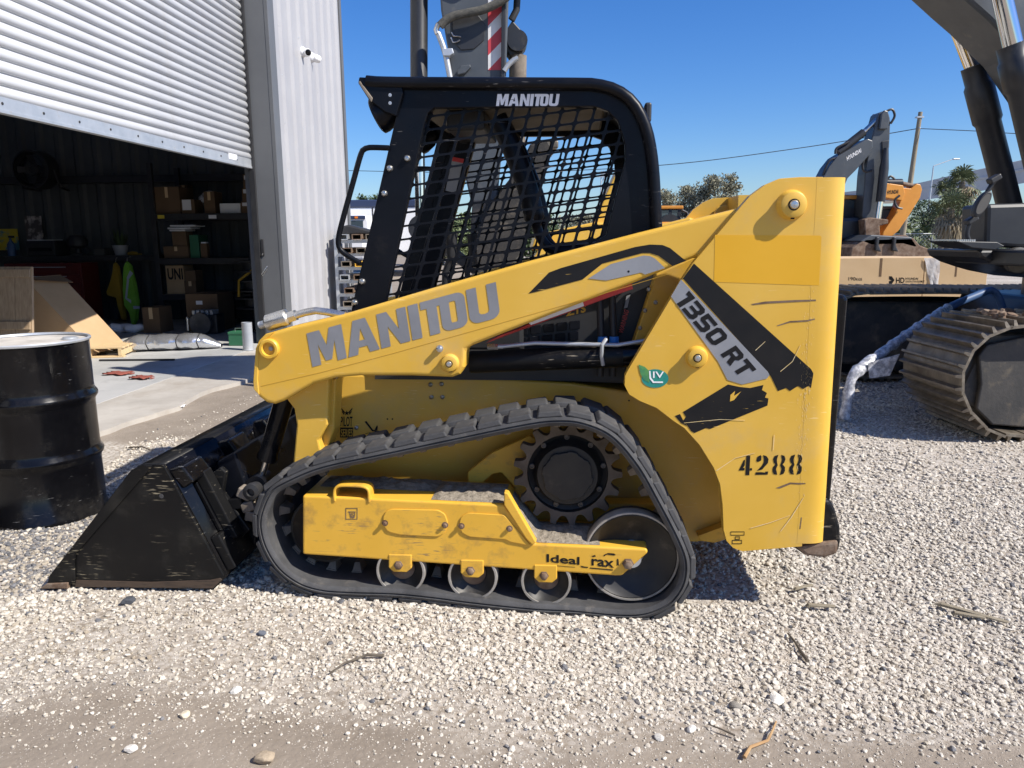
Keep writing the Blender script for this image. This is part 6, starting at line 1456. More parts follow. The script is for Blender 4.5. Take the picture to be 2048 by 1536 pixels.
bg_part(ge, og, 'linkage', [(1710, 440), (1722, 436), (1757, 440), (1757, 448), (1740, 452), (1742, 478), (1712, 480)], Yg, .3, MT['rusty'], y_off=-.3)
bk_ = bg_part(ge, og, 'bucket', [(1660, 518), (1664, 495), (1690, 478), (1780, 476), (1792, 490), (1818, 500), (1822, 514), (1800, 560), (1740, 590), (1680, 570)], Yg, 1.0, MT['rusty'], y_off=-.5)
for u in (1706, 1738): bg_part(ge, og, 'bucket_ear', [(u, 474), (u + 6, 474), (u + 5, 490), (u + 10, 502), (u - 2, 500)], Yg, .08, DK, y_off=-1.05)
bg_part(ge, og, 'bucket_top', [(1680, 482), (1700, 470), (1776, 474), (1788, 492), (1782, 494), (1760, 488), (1700, 490)], Yg, .9, MT['exc_grey'], y_off=-.55)
# orange excavator behind it
Yo = 25.0; po = atY(1730, 480, Yo); oo = Vector((po.x, Yo, 0))
oe = thing('orange_excavator', 'orange excavator with a bent arm standing before the palm tree', 'excavator', oo)
carrier(oe, -2.8, .6, 1.4, MT['orange'])
cabin(oe, oo, 1752, 418, 1784, 495, Yo, .7, MT['beige'])
bo = bg_part(oe, oo, 'boom', [(1690, 470), (1700, 420), (1735, 372), (1757, 366), (1798, 372), (1802, 388), (1796, 402), (1760, 396), (1745, 430), (1730, 470)], Yo, .55, MT['orange'])
decal('lettering', text_geo('HYUNDAI', .02), *[bgp(oo, u, v, Yo, -.28) for u, v in ((1766, 390), (1788, 388), (1766, 382))], MT['decal_black'], bo, (0, -1, 0))
bg_part(oe, oo, 'arm', [(1795, 376), (1815, 378), (1826, 368), (1834, 370), (1837, 380), (1833, 396), (1812, 430), (1790, 462), (1775, 474), (1758, 474), (1760, 464), (1783, 430), (1793, 405)], Yo, .45, MT['orange'])
MB().tube([bgp(oo, 1762, 366, Yo, -.1), bgp(oo, 1800, 366, Yo, -.1)], .12, 12).build('arm_cylinder', DK, oe); MB().tube([bgp(oo, 1798, 367, Yo, -.1), bgp(oo, 1829, 374, Yo, -.1)], .07, 10).build('rod', MT['rusty'], oe)
for pts in (((1764, 362), (1772, 354), (1780, 360)), ((1790, 392), (1780, 402), (1785, 415), (1795, 418))):
    sp, _n = smooth_loop([tuple(bgp(oo, u, v, Yo, -.3)) for u, v in pts], 12, False); MB().tube([tuple(p) for p in sp], .035, 6).build('hose', MT['dark'], oe)
bg_part(oe, oo, 'bucket', [(1752, 480), (1790, 470), (1806, 480), (1800, 520), (1765, 535), (1748, 510)], Yo, 1.0, MT['rusty'], y_off=-.2)
# cab of another excavator seen over the lift arm
Yc = 21.0; po = atY(1345, 480, Yc); oc = Vector((po.x, Yc, 0))
ce = thing('parked_excavator', 'parked excavator with a yellow roofed cab seen just above the lift arm', 'excavator', oc)
carrier(ce, -3.2, .4, 1.2, MT['orange']); cabin(ce, oc, 1318, 418, 1362, 500, Yc, .7, MT['orange'])
MB().lathe(bgp(oc, 1340, 448, Yc, .1), (0, -1, 0), [(.1, 0), (.26, .0), (.26, .1), (.1, .1)], 20).build('spare_drum', MT['dark'], ce)
MB().tube([bgp(oc, 1366, 420, Yc, .1), bgp(oc, 1376, 425, Yc, .1), bgp(oc, 1380, 445, Yc, .1)], .03, 8).build('mirror_arm', MT['dark'], ce)
# yellow machine seen through the cab screens
Yy = 13.5; po = atY(1150, 500, Yy); oy = Vector((po.x, Yy, gzf(po.x, Yy)))
ye = thing('yellow_excavator', 'yellow excavator standing behind the loader cab, seen through its screens', 'excavator', oy)
carrier(ye, -.9, 2.3, 1.4, MT['yellow'], zt=.8, hood=1.5)
bg_part(ye, oy, 'deck_beam', [(1062, 500), (1070, 470), (1180, 446), (1262, 446), (1262, 500)], Yy, 1.6, MT['yellow'], y_off=.5)
bg_part(ye, oy, 'boom', [(1180, 460), (1205, 400), (1232, 340), (1250, 350), (1240, 400), (1230, 470)], Yy, .4, MT['yellow'])
bg_part(ye, oy, 'frame_beam', [(1060, 520), (1090, 480), (1105, 480), (1085, 530), (1060, 600)], Yy, .3, MT['yellow'], y_off=-.4)

# ================================================================== LEFT BACKGROUND
# white box truck
Yt = 30.0; po = atY(720, 480, Yt); ot = Vector((po.x, Yt, 0))
tk = thing('box_truck', 'white box truck with a dark roof band parked beyond the workshop corner', 'truck', ot)
a = bgp(ot, 640, 396, Yt); b = bgp(ot, 826, 396, Yt)
MB().box((a.x, 1.6, .9), (b.x, 8.0, a.z - .3)).build('cargo_box', MT['white'], tk, bevel=.04)
MB().box((a.x, 1.55, a.z - .298), (b.x, 8.0, a.z)).build('roof_band', MT['navy'], tk, bevel=.05)
c0 = bgp(ot, 660, 430, Yt); c1 = bgp(ot, 738, 430, Yt)
cb = MB().prism([(c0.x, .7), (c1.x + .0, .7), (c1.x, c0.z - .2), (c1.x - .15, c0.z), (c0.x, c0.z)], -.2, 1.5).build('cab', MT['white'], tk, bevel=.06)
MB().box((c0.x + .1, -.215, 1.55), (c1.x - .2, -.201, c0.z - .22)).build('windscreen', MT['glass'], cb)
MB().box((c0.x + .02, -.25, c0.z - .17), (c1.x - .1, -.205, c0.z - .04)).build('visor', MT['navy'], cb, bevel=.02)
for k_ in range(3): MB().box((c1.x - .5 - k_ * .45, -.27, c0.z - .14), (c1.x - .38 - k_ * .45, -.252, c0.z - .07)).build('marker_lamp', MT['amber'], cb)
MB().box((c0.x + .1, -.6, .75), (c1.x - .1, -.202, 1.5)).build('bonnet', MT['white'], tk, bevel=.1)
MB().box((c0.x, -.75, .45), (c1.x, -.6, .72)).build('bumper', MT['exc_dark'], tk, bevel=.03)
for x_ in (c0.x + .25, c1.x - .25):
    for y_ in (.3, 6.4): MB().lathe((x_ - .14, y_, .48), (1, 0, 0), [(.2, 0), (.46, .0), (.48, .05), (.48, .23), (.46, .28), (.2, .28)], 24).build('wheel', MT['rubber'], tk)
for s_, xx_ in ((1, c1.x + .16),): MB().box((xx_ - .05, -.1, 1.6), (xx_ + .08, .0, 2.0)).build('mirror', MT['dark'], tk, bevel=.02)
MB().cyl((c1.x + .12, .1, 1.5), (c1.x + .12, .1, 2.7), .03, 8).build('mirror_post', MT['dark'], tk)
# stillage with stacked steel sections beside the wall corner
Yr = 12.9; po = atY(722, 560, Yr); orr = Vector((po.x, Yr, gzf(po.x, Yr)))
rk = thing('steel_stillage', 'galvanised stillage stacked with steel sections at the workshop corner', 'rack', orr)
zt = bgp(orr, 700, 470, Yr).z
for x_ in (-.30, .42):
    for y_ in (-.4, .4): MB().box((x_ - .025, y_ - .025, .002), (x_ + .025, y_ + .025, zt)).build('post', MT['galv'], rk)
for k_ in range(7):
    z = .12 + k_ * (zt - .25) / 6
    MB().box((-.275, -.424, z), (.395, -.376, z + .05)).build('rail', MT['galv'], rk); MB().box((-.275, .376, z), (.395, .424, z + .05)).build('rail', MT['galv'], rk)
    for j in range(3 if k_ % 2 == 0 else 2):
        x_ = -.24 + j * .22 + .03 * (k_ % 3); w_ = .15
        m_ = MT['yellow_worn'] if (k_, j) == (4, 1) else (MT['galv'], MT['rusty'], MT['dusty_iron'])[(k_ * 2 + j) % 3]
        sec = [(x_, z + .052), (x_ + w_, z + .052), (x_ + w_, z + .14), (x_, z + .14)]; ins = [(x_ + .012, z + .064), (x_ + w_ - .012, z + .064), (x_ + w_ - .012, z + .128), (x_ + .012, z + .128)]
        MB().prism(sec, -.5, .5, [ins]).build('steel_section', m_, rk)
MB().prism([(-.28, zt + .002), (.36, zt + .002), (.30, zt + .06), (-.1, zt + .16), (-.28, zt + .12)], -.35, .1).build('black_cover', MT['dark'], rk, bevel=.03)
# ================================================================== FAR BACKGROUND
# overpass on piers
def deck_pt(u, v, Y): return atY(u, v, Y)
op = thing('overpass', 'pale concrete road overpass rising to the right behind the trees', 'overpass', (0, 0, 0))
sta = [(1500, 428, 410, 165), (1690, 402, 384, 150), (1835, 402, 366, 135), (1930, 388, 344, 122), (2048, 366, 318, 112), (2250, 330, 270, 98)]
L0, L1, H0, H1 = [], [], [], []
mb = MB(); rows = []; rows2 = []
for u, vb, vt, Y in sta:
    b = atY(u, vb, Y); t_ = atY(u, vt, Y); h = t_.z - b.z
    rows.append([Vector((b.x, Y, b.z)), Vector((b.x, Y, b.z + h * .52)), Vector((b.x, Y - .6, b.z + h * .55)), Vector((b.x, Y - .6, b.z + h * .64)), Vector((b.x, Y - .1, b.z + h * .66)), Vector((b.x, Y - .1, t_.z)), Vector((b.x, Y + .3, t_.z)), Vector((b.x, Y + .3, b.z + h * .64)), Vector((b.x, Y + 10, b.z + h * .64)), Vector((b.x, Y + 10, b.z)), Vector((b.x, Y, b.z))])
    if u in (1690, 1930, 2250): MB().cyl((b.x, Y + 4, 0), (b.x, Y + 4, b.z - .01), .8, 16).build('pier', MT['concrete_far'], op)
mb.grid(rows)
for i in range(len(mb.sm)): mb.sm[i] = False
mb.build('road_deck', MT['concrete_far'], op)
# street light on the overpass
Ys = 100; base = atY(1859, 400, Ys); topp = atY(1867, 332, Ys); head = atY(1911, 318, Ys)
t = thing('street_light', 'slim grey street light with a long arm on the overpass', 'street light', (base.x, Ys, 0))
MB().tube([(0, 0, 0), (0, 0, base.z), (topp.x - base.x, 0, topp.z)], [.14, .12, .07], 10).build('pole', MT['galv'], t)
MB().tube([(topp.x - base.x, 0, topp.z), (head.x - base.x - .3, 0, head.z)], .05, 8).build('arm', MT['galv'], t)
MB().box((head.x - base.x - .35, -.15, head.z - .08), (head.x - base.x + .5, .15, head.z + .08)).build('lamp_head', MT['galv'], t, bevel=.05)
# utility pole
Yp = 52.0; pb = atY(1800, 500, Yp); pt_ = atY(1841, 224, Yp)
t = thing('utility_pole', 'tall weathered wooden utility pole leaning slightly to the right', 'pole', (pb.x, Yp, 0))
MB().tube([(0, 0, 0), ((pt_.x - pb.x) * .5, 0, pt_.z * .5), (pt_.x - pb.x, 0, pt_.z)], [.19, .165, .13], 14).build('shaft', MT['pole'], t)
q = atY(1839, 234, Yp); MB().box((q.x - pb.x - .22, -.16, q.z - .06), (q.x - pb.x + .22, .16, q.z + .03)).build('band', MT['galv'], t)
at_ = atY(1836, 257, Yp)
MB().lathe((at_.x - pb.x, -.16, at_.z), (0, -1, 0), [(.04, 0), (.07, .05), (.05, .12), (0, .13)], 10).build('insulator', MT['galv'], t)
def wire(pts, Ys_, r, label):
    P = [tuple(atY(u, v, Y)) for (u, v), Y in zip(pts, Ys_)]; sp, _ = smooth_loop(P, 60, False)
    return tag(MB().tube([tuple(p) for p in sp], r, 6).build('power_line', MT['wire'], None), label, 'wire')
wire([(300, 330), (690, 341), (1000, 345), (1315, 331), (1600, 296), (1836, 257)], [75, 70, 64, 58, 55, Yp], .028, 'thin power line sagging left of the utility pole')
wire([(1836, 257), (1950, 262), (2048, 268), (2400, 285)], [Yp, 50, 48, 44], .025, 'thin power line running right of the utility pole')
# chain link fence
Yf = 74.0
fn = thing('chain_link_fence', 'low chain link fence along the trees on the right', 'fence', (0, 0, 0))
fz = atY(1889, 467, Yf).z; xs = np.arange(atY(1500, 480, Yf).x, atY(2500, 480, Yf).x, 4.3)
for x_ in xs: MB().cyl((x_, Yf, 0), (x_, Yf, fz), .045, 8).build('post', MT['galv'], fn)
MB().cyl((xs[0], Yf, fz), (xs[-1], Yf, fz), .035, 8).build('top_rail', MT['galv'], fn)
mb = MB(); n = 0
for x_ in np.arange(xs[0], xs[-1] - fz, .35):
    mb.box((-.006, -.006, 0), (.006, .006, fz * 1.41), Matrix.Translation((x_, Yf, 0)) @ Matrix.Rotation(R_(45), 4, 'Y')); mb.box((-.006, -.006, 0), (.006, .006, fz * 1.41), Matrix.Translation((x_ + fz, Yf + .015, 0)) @ Matrix.Rotation(R_(-45), 4, 'Y'))
w_ = mb.build('wire_mesh', MT['galv'], fn); w_['kind'] = 'stuff'
# mast
Ya = 120; b_ = atY(1204, 460, Ya); t_ = atY(1206, 342, Ya)
t = thing('antenna_mast', 'thin lattice mast far away seen through the cab screen', 'mast', (b_.x, Ya, 0))
for s in (-1, 1): MB().tube([(s * .5, 0, 0), (s * .2, 0, t_.z)], .09, 6).build('leg', MT['galv'], t)
for k_ in range(12): MB().tube([(-.5 + .3 * k_ / 12, 0, t_.z * k_ / 12), (.5 - .3 * (k_ + 1) / 12, 0, t_.z * (k_ + 1) / 12)], .05, 5).build('brace', MT['galv'], t)
for z in (.93, .97): MB().box((-1.2, -.2, t_.z * z - .1), (1.2, .2, t_.z * z)).build('aerial', MT['galv'], t)

# ------------------------------------------------------------------ trees
def tree(u, Y, v_top, w_px, kind, label, seed, n_leaf=2600, leaf=.3, crown_lo=.35, name='tree', blobs=16, rbf=.3):
    rnd = random.Random(seed); p = atY(u, 480, Y); H = atY(u, v_top, Y).z; W = w_px / 1567 * Y / 2
    t = thing(name, label, 'tree', (p.x, Y, 0), group='trees behind the yard')
    tips = []
    mb = MB(); hb = H * crown_lo; mb.tube([(0, 0, 0), (.05 * H * rnd.uniform(-1, 1), 0, hb), (rnd.uniform(-.1, .1) * W, 0, H * .8)], [.035 * H, .026 * H, .006 * H], 9)
    for k_ in range(blobs):
        a = rnd.uniform(0, 6.283); f = rnd.random(); z0 = hb * rnd.uniform(.75, 1.1) + (H * .3) * f; s = math.sin(math.pi * min(1, .18 + .8 * f)) ** .7
        r = W * rnd.uniform(.35, 1) * (.35 + .65 * s); tip = Vector((math.cos(a) * r, math.sin(a) * r * .8, hb + (H - hb) * (.08 + .86 * f)))
        md = Vector((tip.x * .45, tip.y * .45, (z0 + tip.z) / 2)); mb.tube([(0, 0, min(z0, tip.z * .9)), md, tip], [.012 * H, .007 * H, .002 * H], 6); tips.append(tip)
    mb.build('trunk', MT['bark'], t)
    V = []; F = []
    rb = max(.45, W * rbf)
    for tip in tips:
        br = rb * rnd.uniform(.55, 1.15)
        for k_ in range(n_leaf // blobs):
            d = Vector((rnd.gauss(0, 1), rnd.gauss(0, 1), rnd.gauss(0, .75))); d = d * br * .62
            c = tip + d
            if c.z > H or c.z < hb * .3: continue
            a = Vector((rnd.gauss(0, 1), rnd.gauss(0, 1), rnd.gauss(0, 1))).normalized(); b = a.cross(Vector((rnd.gauss(0, 1), rnd.gauss(0, 1), rnd.gauss(0, 1)))).normalized()
            l = leaf * rnd.uniform(.5, 1.2); o = len(V); V += [c - a * l * .5, c + b * l * .22, c + a * l * .5, c - b * l * .22]; F.append((o, o + 1, o + 2, o + 3))
    MB().add(V, F).build('crown', MT[kind], t); return t
tree(1432, 64, 348, 125, 'leaf_grey', 'thin grey green tree with bare twigs above the lift arm', 3, 11000, .27, .2, blobs=90, rbf=.2)
tree(1368, 66, 368, 70, 'leaf_grey', 'smaller grey tree at the left of the thin trees above the lift arm', 4, 5200, .25, .2, blobs=56, rbf=.24)
tree(1325, 60, 378, 60, 'leaf_grey', 'low tree just right of the cab rear edge', 5, 3200, .25, .15, blobs=36, rbf=.27)
for i, (u, Y, v, w, k, lab) in enumerate(((1850, 88, 400, 110, 'leaf_dark', 'dark bushy tree right of the orange excavator'), (1910, 84, 412, 130, 'leaf', 'green bushy tree behind the palm trunk'), (1985, 86, 418, 120, 'leaf', 'green tree between the palm and the large excavator'), (2060, 84, 412, 130, 'leaf_dark', 'dark green tree behind the large excavator mirror'), (1775, 90, 412, 100, 'leaf_dark', 'dark tree hidden behind the orange excavator'),
        (885, 46, 440, 130, 'leaf', 'green bush line tree seen through the left of the cab screen'), (960, 50, 425, 140, 'leaf', 'green tree seen behind the grey dipper arm'), (1060, 52, 432, 140, 'leaf_dark', 'dark tree seen through the middle of the cab screen'), (1150, 56, 428, 130, 'leaf_grey', 'grey tree seen through the right of the cab screen'), (1235, 60, 420, 120, 'leaf_grey', 'grey tree behind the yellow excavator boom'),
        (745, 70, 388, 90, 'leaf_dark', 'dark tree above the box truck roof'), (1290, 70, 410, 100, 'leaf', 'tree hidden behind the rear cab post'), (1470, 70, 395, 90, 'leaf_grey', 'grey tree at the right of the thin trees'), (1560, 75, 400, 130, 'leaf', 'tree behind the rear tower of the loader'))):
    tree(u, Y, v, w, k, lab, 20 + i, 4200, .30, .12, blobs=36, rbf=.27)
# undergrowth along the fence: a mass of scrub
rnd = random.Random(5); V = []; F = []
for k_ in range(15000):
    x_ = rnd.uniform(-60, 75); y_ = 80 + rnd.gauss(0, 3.0); z_ = abs(rnd.gauss(0, 1.5)) * (.8 + .5 * math.sin(x_ * .7)); c = Vector((x_, y_, z_ + .1))
    a = Vector((rnd.gauss(0, 1), rnd.gauss(0, 1), rnd.gauss(0, 1))).normalized(); b = a.cross(Vector((rnd.gauss(0, 1), rnd.gauss(0, 1), 1))).normalized(); l = rnd.uniform(.4, 1.0); o = len(V); V += [c - a * l * .5, c + b * l * .25, c + a * l * .5, c - b * l * .25]; F.append((o, o + 1, o + 2, o + 3))
s_ = MB().add(V, F).build('undergrowth', MT['leaf'], None); tag(s_, 'mass of green scrub along the far fence', 'scrub', kind='stuff')
# palms
def palm(u, Y, v_top, label, seed, crown_px=60, skirt=True):
    rnd = random.Random(seed); p = atY(u, 480, Y); H = atY(u, v_top, Y).z - 1.3; cw = crown_px / 1567 * Y / 2
    t = thing('palm_tree', label, 'palm', (p.x, Y, 0), group='cabbage palms')
    MB().tube([(0, 0, 0), (.1, 0, H * .5), (0, 0, H)], [.34, .27, .24], 10).build('trunk', MT['bark'], t)
    def fronds(n, e0, e1, L, material, nm, droop):
        V = []; F = []
        for k_ in range(n):
            a = rnd.uniform(0, 6.283); e = rnd.uniform(e0, e1); d = Vector((math.cos(a) * math.cos(e), math.sin(a) * math.cos(e), math.sin(e))); l = L * rnd.uniform(.75, 1.1)
            base = Vector((0, 0, H - rnd.uniform(0, .4))); hub = base + d * l * .5 - Vector((0, 0, droop * .1)); sd = d.cross(Vector((0, 0, 1))).normalized(); up = sd.cross(d)
            o = len(V); V += [base - sd * .02, base + sd * .02, hub + sd * .02, hub - sd * .02]; F.append((o, o + 1, o + 2, o + 3))
            for j in range(13):
                an = (j / 12 - .5) * 4.2; dd = (d * math.cos(an) + sd * math.sin(an)).normalized(); tl = l * .55 * rnd.uniform(.8, 1.1); mid = hub + dd * tl * .6; tip = hub + dd * tl - Vector((0, 0, droop * tl * rnd.uniform(.5, 1.2))); ww = (up.cross(dd)).normalized() * .032 * l
                o = len(V); V += [hub, mid + ww, tip, mid - ww]; F.append((o, o + 1, o + 2, o + 3))
        MB().add(V, F).build(nm, material, t)
    fronds(30, -.35, 1.4, cw * 1.1, MT['palm'], 'crown', .35)
    if skirt: fronds(30, -1.35, -.5, cw * 1.1, MT['palm_dead'], 'dead_fronds', .6)
palm(1913, 70, 333, 'tall cabbage palm with a round green head before the overpass', 1, 78)
palm(1897, 66, 385, 'shorter cabbage palm with a shaggy skirt of dead fronds', 2, 100)
palm(1885, 73, 350, 'small cabbage palm head beside the tall palm', 3, 60, False)
# ================================================================== GRAVEL AND DEBRIS
def stone_mesh(seed, sub=2):
    b = bmesh.new(); bmesh.ops.create_icosphere(b, subdivisions=sub, radius=.5); r = np.random.default_rng(seed)
    pl = [(Vector(r.normal(size=3)).normalized(), r.uniform(.27, .42)) for _ in range(9)]
    for v in b.verts:
        for n, d in pl:
            k = v.co.dot(n)
            if k > d: v.co -= n * (k - d) * .92
        v.co *= 1 + r.uniform(-.03, .03)
    me = bpy.data.meshes.new('stone'); b.to_mesh(me); b.free(); me.polygons.foreach_set('use_smooth', [sub > 1 and False] * len(me.polygons)); return me
def stone_mat():
    M = bpy.data.materials.new('limestone_gravel'); M.use_nodes = True; N = M.node_tree.nodes; L = M.node_tree.links; b = N['Principled BSDF']; b.inputs['Roughness'].default_value = .9; b.inputs['Specular IOR Level'].default_value = .2
    a = N.new('ShaderNodeAttribute'); a.attribute_type = 'INSTANCER'; a.attribute_name = 'tint'
    r = N.new('ShaderNodeValToRGB'); e = r.color_ramp.elements
    e[0].position = 0; e[0].color = (.13, .135, .15, 1); e[1].position = 1; e[1].color = (.71, .675, .605, 1)
    for p_, c in ((.10, (.22, .22, .23)), (.2, (.33, .27, .20)), (.35, (.43, .39, .325)), (.6, (.575, .535, .47))):
        x = e.new(p_); x.color = (*c, 1)
    L.new(a.outputs['Fac'], r.inputs[0])
    tc = N.new('ShaderNodeTexCoord'); n = N.new('ShaderNodeTexNoise'); n.inputs['Scale'].default_value = 3.5; n.inputs['Detail'].default_value = 5; L.new(tc.outputs['Object'], n.inputs['Vector'])
    r2 = N.new('ShaderNodeValToRGB'); r2.color_ramp.elements[0].position = .3; r2.color_ramp.elements[1].position = .65; r2.color_ramp.elements[0].color = (.72, .68, .62, 1); r2.color_ramp.elements[1].color = (1, 1, 1, 1); L.new(n.outputs['Fac'], r2.inputs[0])
    mx = N.new('ShaderNodeMix'); mx.data_type = 'RGBA'; mx.blend_type = 'MULTIPLY'; mx.inputs[0].default_value = 1; L.new(r.outputs[0], mx.inputs[6]); L.new(r2.outputs[0], mx.inputs[7]); L.new(mx.outputs[2], b.inputs['Base Color'])
    return M
SM = stone_mat()
lib = bpy.data.collections.new('stone_shapes')
for k_ in range(8):
    me = stone_mesh(100 + k_, 2 if k_ < 5 else 1); me.materials.append(SM); lib.objects.link(bpy.data.objects.new(f'stone_shape_{chr(97 + k_)}', me))
def sample(y0, y1, dens_max, base, s_lo, s_hi):
    wmax = .70 * y1 + 1.7; area = 2 * wmax * (y1 - y0); n = int(area * dens_max); x = rng.uniform(-wmax, wmax, n); y = rng.uniform(y0, y1, n)
    keep = np.abs(x) < .70 * y + 1.6; keep &= rng.random(n) < np.clip(gravel_cover(x, y) + base, 0, 1)
    keep &= x > (BX + .0676 * y + 1.05 + .12 * np.sin(y * 3)); x, y = x[keep], y[keep]
    s = s_lo * (s_hi / s_lo) ** (rng.random(len(x)) ** 2.3); return x, y, s
parts = [sample(1.6, 2.9, 10500, .10, .005, .028), sample(1.6, 2.6, 9000, .22, .0025, .008), sample(2.9, 4.4, 6200, .04, .008, .030), sample(4.4, 7.0, 2300, .03, .011, .036), sample(7.0, 13, 620, .02, .017, .042)]
X = np.concatenate([p[0] for p in parts]); Y = np.concatenate([p[1] for p in parts]); S = np.concatenate([p[2] for p in parts])
cv = gravel_cover(X, Y); S = S * (.62 + .45 * cv)
tint = np.clip(rng.normal(.68, .17, len(X)), .3, 1)
grey = rng.random(len(X)); tint[grey < .032] = rng.uniform(0, .12, (grey < .032).sum())
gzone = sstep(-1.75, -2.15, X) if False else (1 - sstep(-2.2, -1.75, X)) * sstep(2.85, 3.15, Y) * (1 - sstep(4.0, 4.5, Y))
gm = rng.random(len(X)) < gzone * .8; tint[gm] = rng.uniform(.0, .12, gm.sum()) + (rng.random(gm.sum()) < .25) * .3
tan = (1 - sstep(-1.5, -.6, X)) * sstep(2.3, 2.5, Y) * (1 - sstep(2.7, 3.0, Y)); tm = rng.random(len(X)) < tan * .35; tint[tm] = rng.uniform(.25, .5, tm.sum())
me = bpy.data.meshes.new('gravel'); co = np.stack([X, Y, gz(X, Y) + S * .16], 1)
me.vertices.add(len(X)); me.vertices.foreach_set('co', co.ravel())
def attr(nm, ty, arr, key='value'): a = me.attributes.new(nm, ty, 'POINT'); a.data.foreach_set(key, np.ascontiguousarray(arr).ravel())
attr('tint', 'FLOAT', tint.astype(np.float32)); attr('pick', 'INT', rng.integers(0, 8, len(X)).astype(np.int32))
attr('turn', 'FLOAT_VECTOR', np.stack([rng.uniform(-.5, .5, len(X)), rng.uniform(-.5, .5, len(X)), rng.uniform(0, 6.283, len(X))], 1).astype(np.float32), 'vector')
attr('size', 'FLOAT_VECTOR', np.stack([S * rng.uniform(.9, 1.35, len(X)), S * rng.uniform(.75, 1.1, len(X)), S * rng.uniform(.45, .82, len(X))], 1).astype(np.float32), 'vector')
gro = link('gravel', me, SM); tag(gro, 'loose pale limestone gravel over the yard', 'gravel', kind='stuff')
ng = bpy.data.node_groups.new('scatter', 'GeometryNodeTree'); ng.interface.new_socket('Geometry', in_out='INPUT', socket_type='NodeSocketGeometry'); ng.interface.new_socket('Geometry', in_out='OUTPUT', socket_type='NodeSocketGeometry')
gi = ng.nodes.new('NodeGroupInput'); go = ng.nodes.new('NodeGroupOutput'); ip = ng.nodes.new('GeometryNodeInstanceOnPoints'); ci = ng.nodes.new('GeometryNodeCollectionInfo')
ci.inputs['Collection'].default_value = lib; ci.inputs['Separate Children'].default_value = True; ci.inputs['Reset Children'].default_value = True
def named(nm, ty):
    n = ng.nodes.new('GeometryNodeInputNamedAttribute'); n.data_type = ty; n.inputs['Name'].default_value = nm; return n.outputs['Attribute']
ng.links.new(gi.outputs[0], ip.inputs['Points']); ng.links.new(ci.outputs[0], ip.inputs['Instance']); ip.inputs['Pick Instance'].default_value = True
ng.links.new(named('pick', 'INT'), ip.inputs['Instance Index']); ng.links.new(named('turn', 'FLOAT_VECTOR'), ip.inputs['Rotation']); ng.links.new(named('size', 'FLOAT_VECTOR'), ip.inputs['Scale'])
ng.links.new(ip.outputs[0], go.inputs[0])
gro.modifiers.new('scatter', 'NODES').node_group = ng
print('stones', len(X))

# single rocks that stand out
def rock(u, v, size, c1, label, seed, flat=.7):
    p = onZ(u, v, 0); p = onZ(u, v, gzf(p.x, p.y)); me = stone_mesh(seed, 3)
    me.materials.append(mat('rock_' + str(seed), c1, tuple(min(1, c * 1.35) for c in c1), .9, scale=9, bump=.3, bscale=30))
    o = link('rock', me, None, loc=(p.x, p.y, gzf(p.x, p.y) + size * flat * .28)); o.scale = (size * 1.2, size, size * flat); o.rotation_euler = (0, 0, seed * 1.3); tag(o, label, 'rock')
rock(256, 1208, .055, (.05, .055, .065), 'dark slate rock on the gravel below the bucket', 1)
rock(524, 1268, .034, (.10, .11, .13), 'small blue grey rock in the gravel below the front idler', 2)
rock(472, 1385, .034, (.62, .60, .55), 'white rock on the dirt left of the twig', 3)
rock(369, 1433, .034, (.55, .48, .36), 'cream rock on the dirt nearest the lower left', 4)
rock(530, 1524, .055, (.30, .24, .17), 'brown rock at the bottom edge left of centre', 5)
rock(1552, 1402, .050, (.62, .59, .53), 'large white rock at the gravel edge on the right', 6)
rock(1472, 1415, .036, (.22, .20, .17), 'brown grey rock left of the large white rock', 7)
rock(1384, 1462, .030, (.56, .54, .50), 'pale rock on the dirt below the brown grey rock', 8)
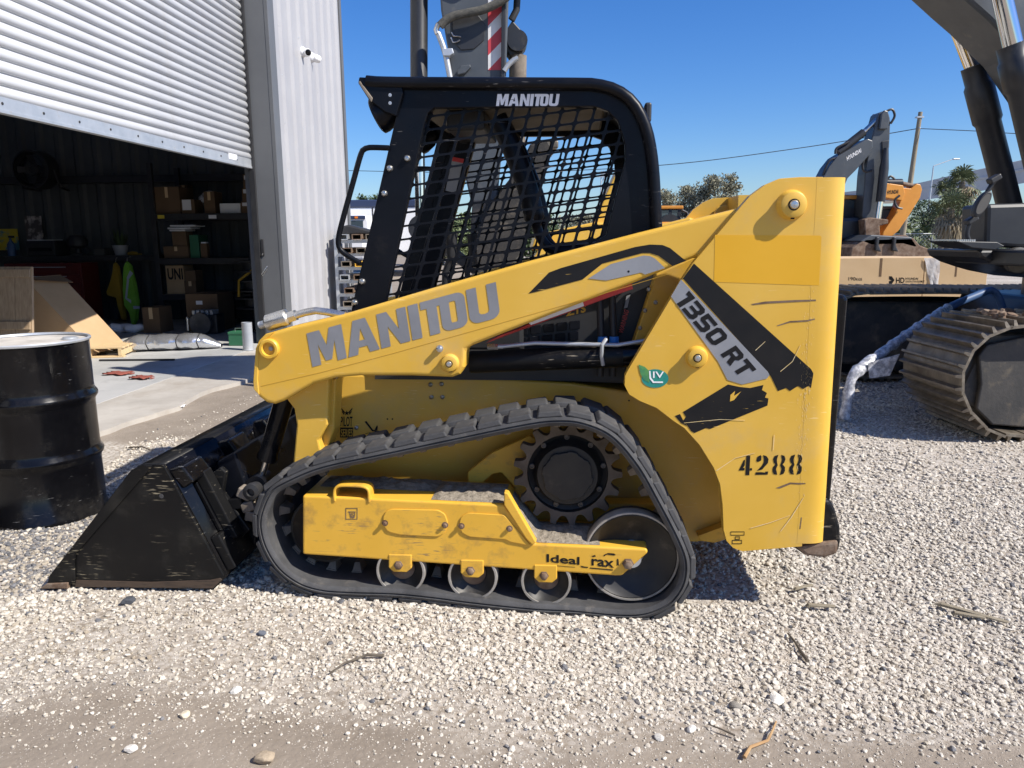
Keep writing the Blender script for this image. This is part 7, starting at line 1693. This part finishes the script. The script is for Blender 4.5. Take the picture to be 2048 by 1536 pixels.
rock(1318, 1478, .028, (.48, .46, .42), 'grey rock on the dirt beside the orange twig', 9)
rock(262, 1503, .034, (.58, .55, .50), 'pale rock at the bottom edge on the left', 10)
# twigs and splinters
def twig(pts, r, material, label, name='twig', h=.012):
    P = []
    for k_, (u, v) in enumerate(pts):
        p = onZ(u, v, 0); p = onZ(u, v, gzf(p.x, p.y)); P.append((p.x, p.y, gzf(p.x, p.y) + h + .006 * (k_ % 2)))
    n = len(P); return tag(MB().tube(P, [r * (1 - .55 * i / max(1, n - 1)) for i in range(n)], 7).build(name, material, None), label, 'twig')
dkw = mat('dead_twig', (.07, .055, .04), (.12, .1, .075), .9, scale=30); ltw = mat('dry_twig', (.34, .20, .09), (.42, .27, .13), .85, scale=30)
twig([(768, 1317), (735, 1318), (718, 1322), (690, 1335), (660, 1352)], .006, dkw, 'thin dark twig on the gravel below the rollers')
twig([(1488, 1522), (1500, 1505), (1535, 1488), (1545, 1470), (1552, 1450)], .006, ltw, 'orange brown twig on the dirt at the bottom right')
twig([(1615, 1328), (1600, 1310), (1590, 1290), (1575, 1275)], .007, dkw, 'dark bent twig on the gravel right of the track')
twig([(258, 898), (285, 900), (300, 906)], .007, dkw, 'dark twig on the gravel behind the drum')
twig([(1470, 1478), (1440, 1468), (1415, 1455)], .0035, dkw, 'fine dark root on the dirt near the bottom')
def splinter(u, v, L, W, yaw, label):
    p = onZ(u, v, 0); z = gzf(p.x, p.y) + .018
    tag(MB().prism([(-L / 2, 0), (L / 2 * .9, .004), (L / 2, .010), (-L / 2 * .8, .012)], -W / 2, W / 2).build('wood_splinter', MT['pole'], None, bevel=.002, loc=(p.x, p.y, z), rot=(0, .03, yaw)), label, 'wood')
splinter(1940, 1235, .26, .022, R_(-38), 'long weathered wood splinter on the gravel at the far right')
splinter(1640, 1219, .12, .02, R_(-4), 'short wood splinter on the gravel behind the track')
splinter(1606, 1182, .11, .012, R_(25), 'thin wood splinter on the gravel near the rear bumper')
splinter(1935, 1240, .12, .02, R_(-20), 'small bark piece beside the long splinter')
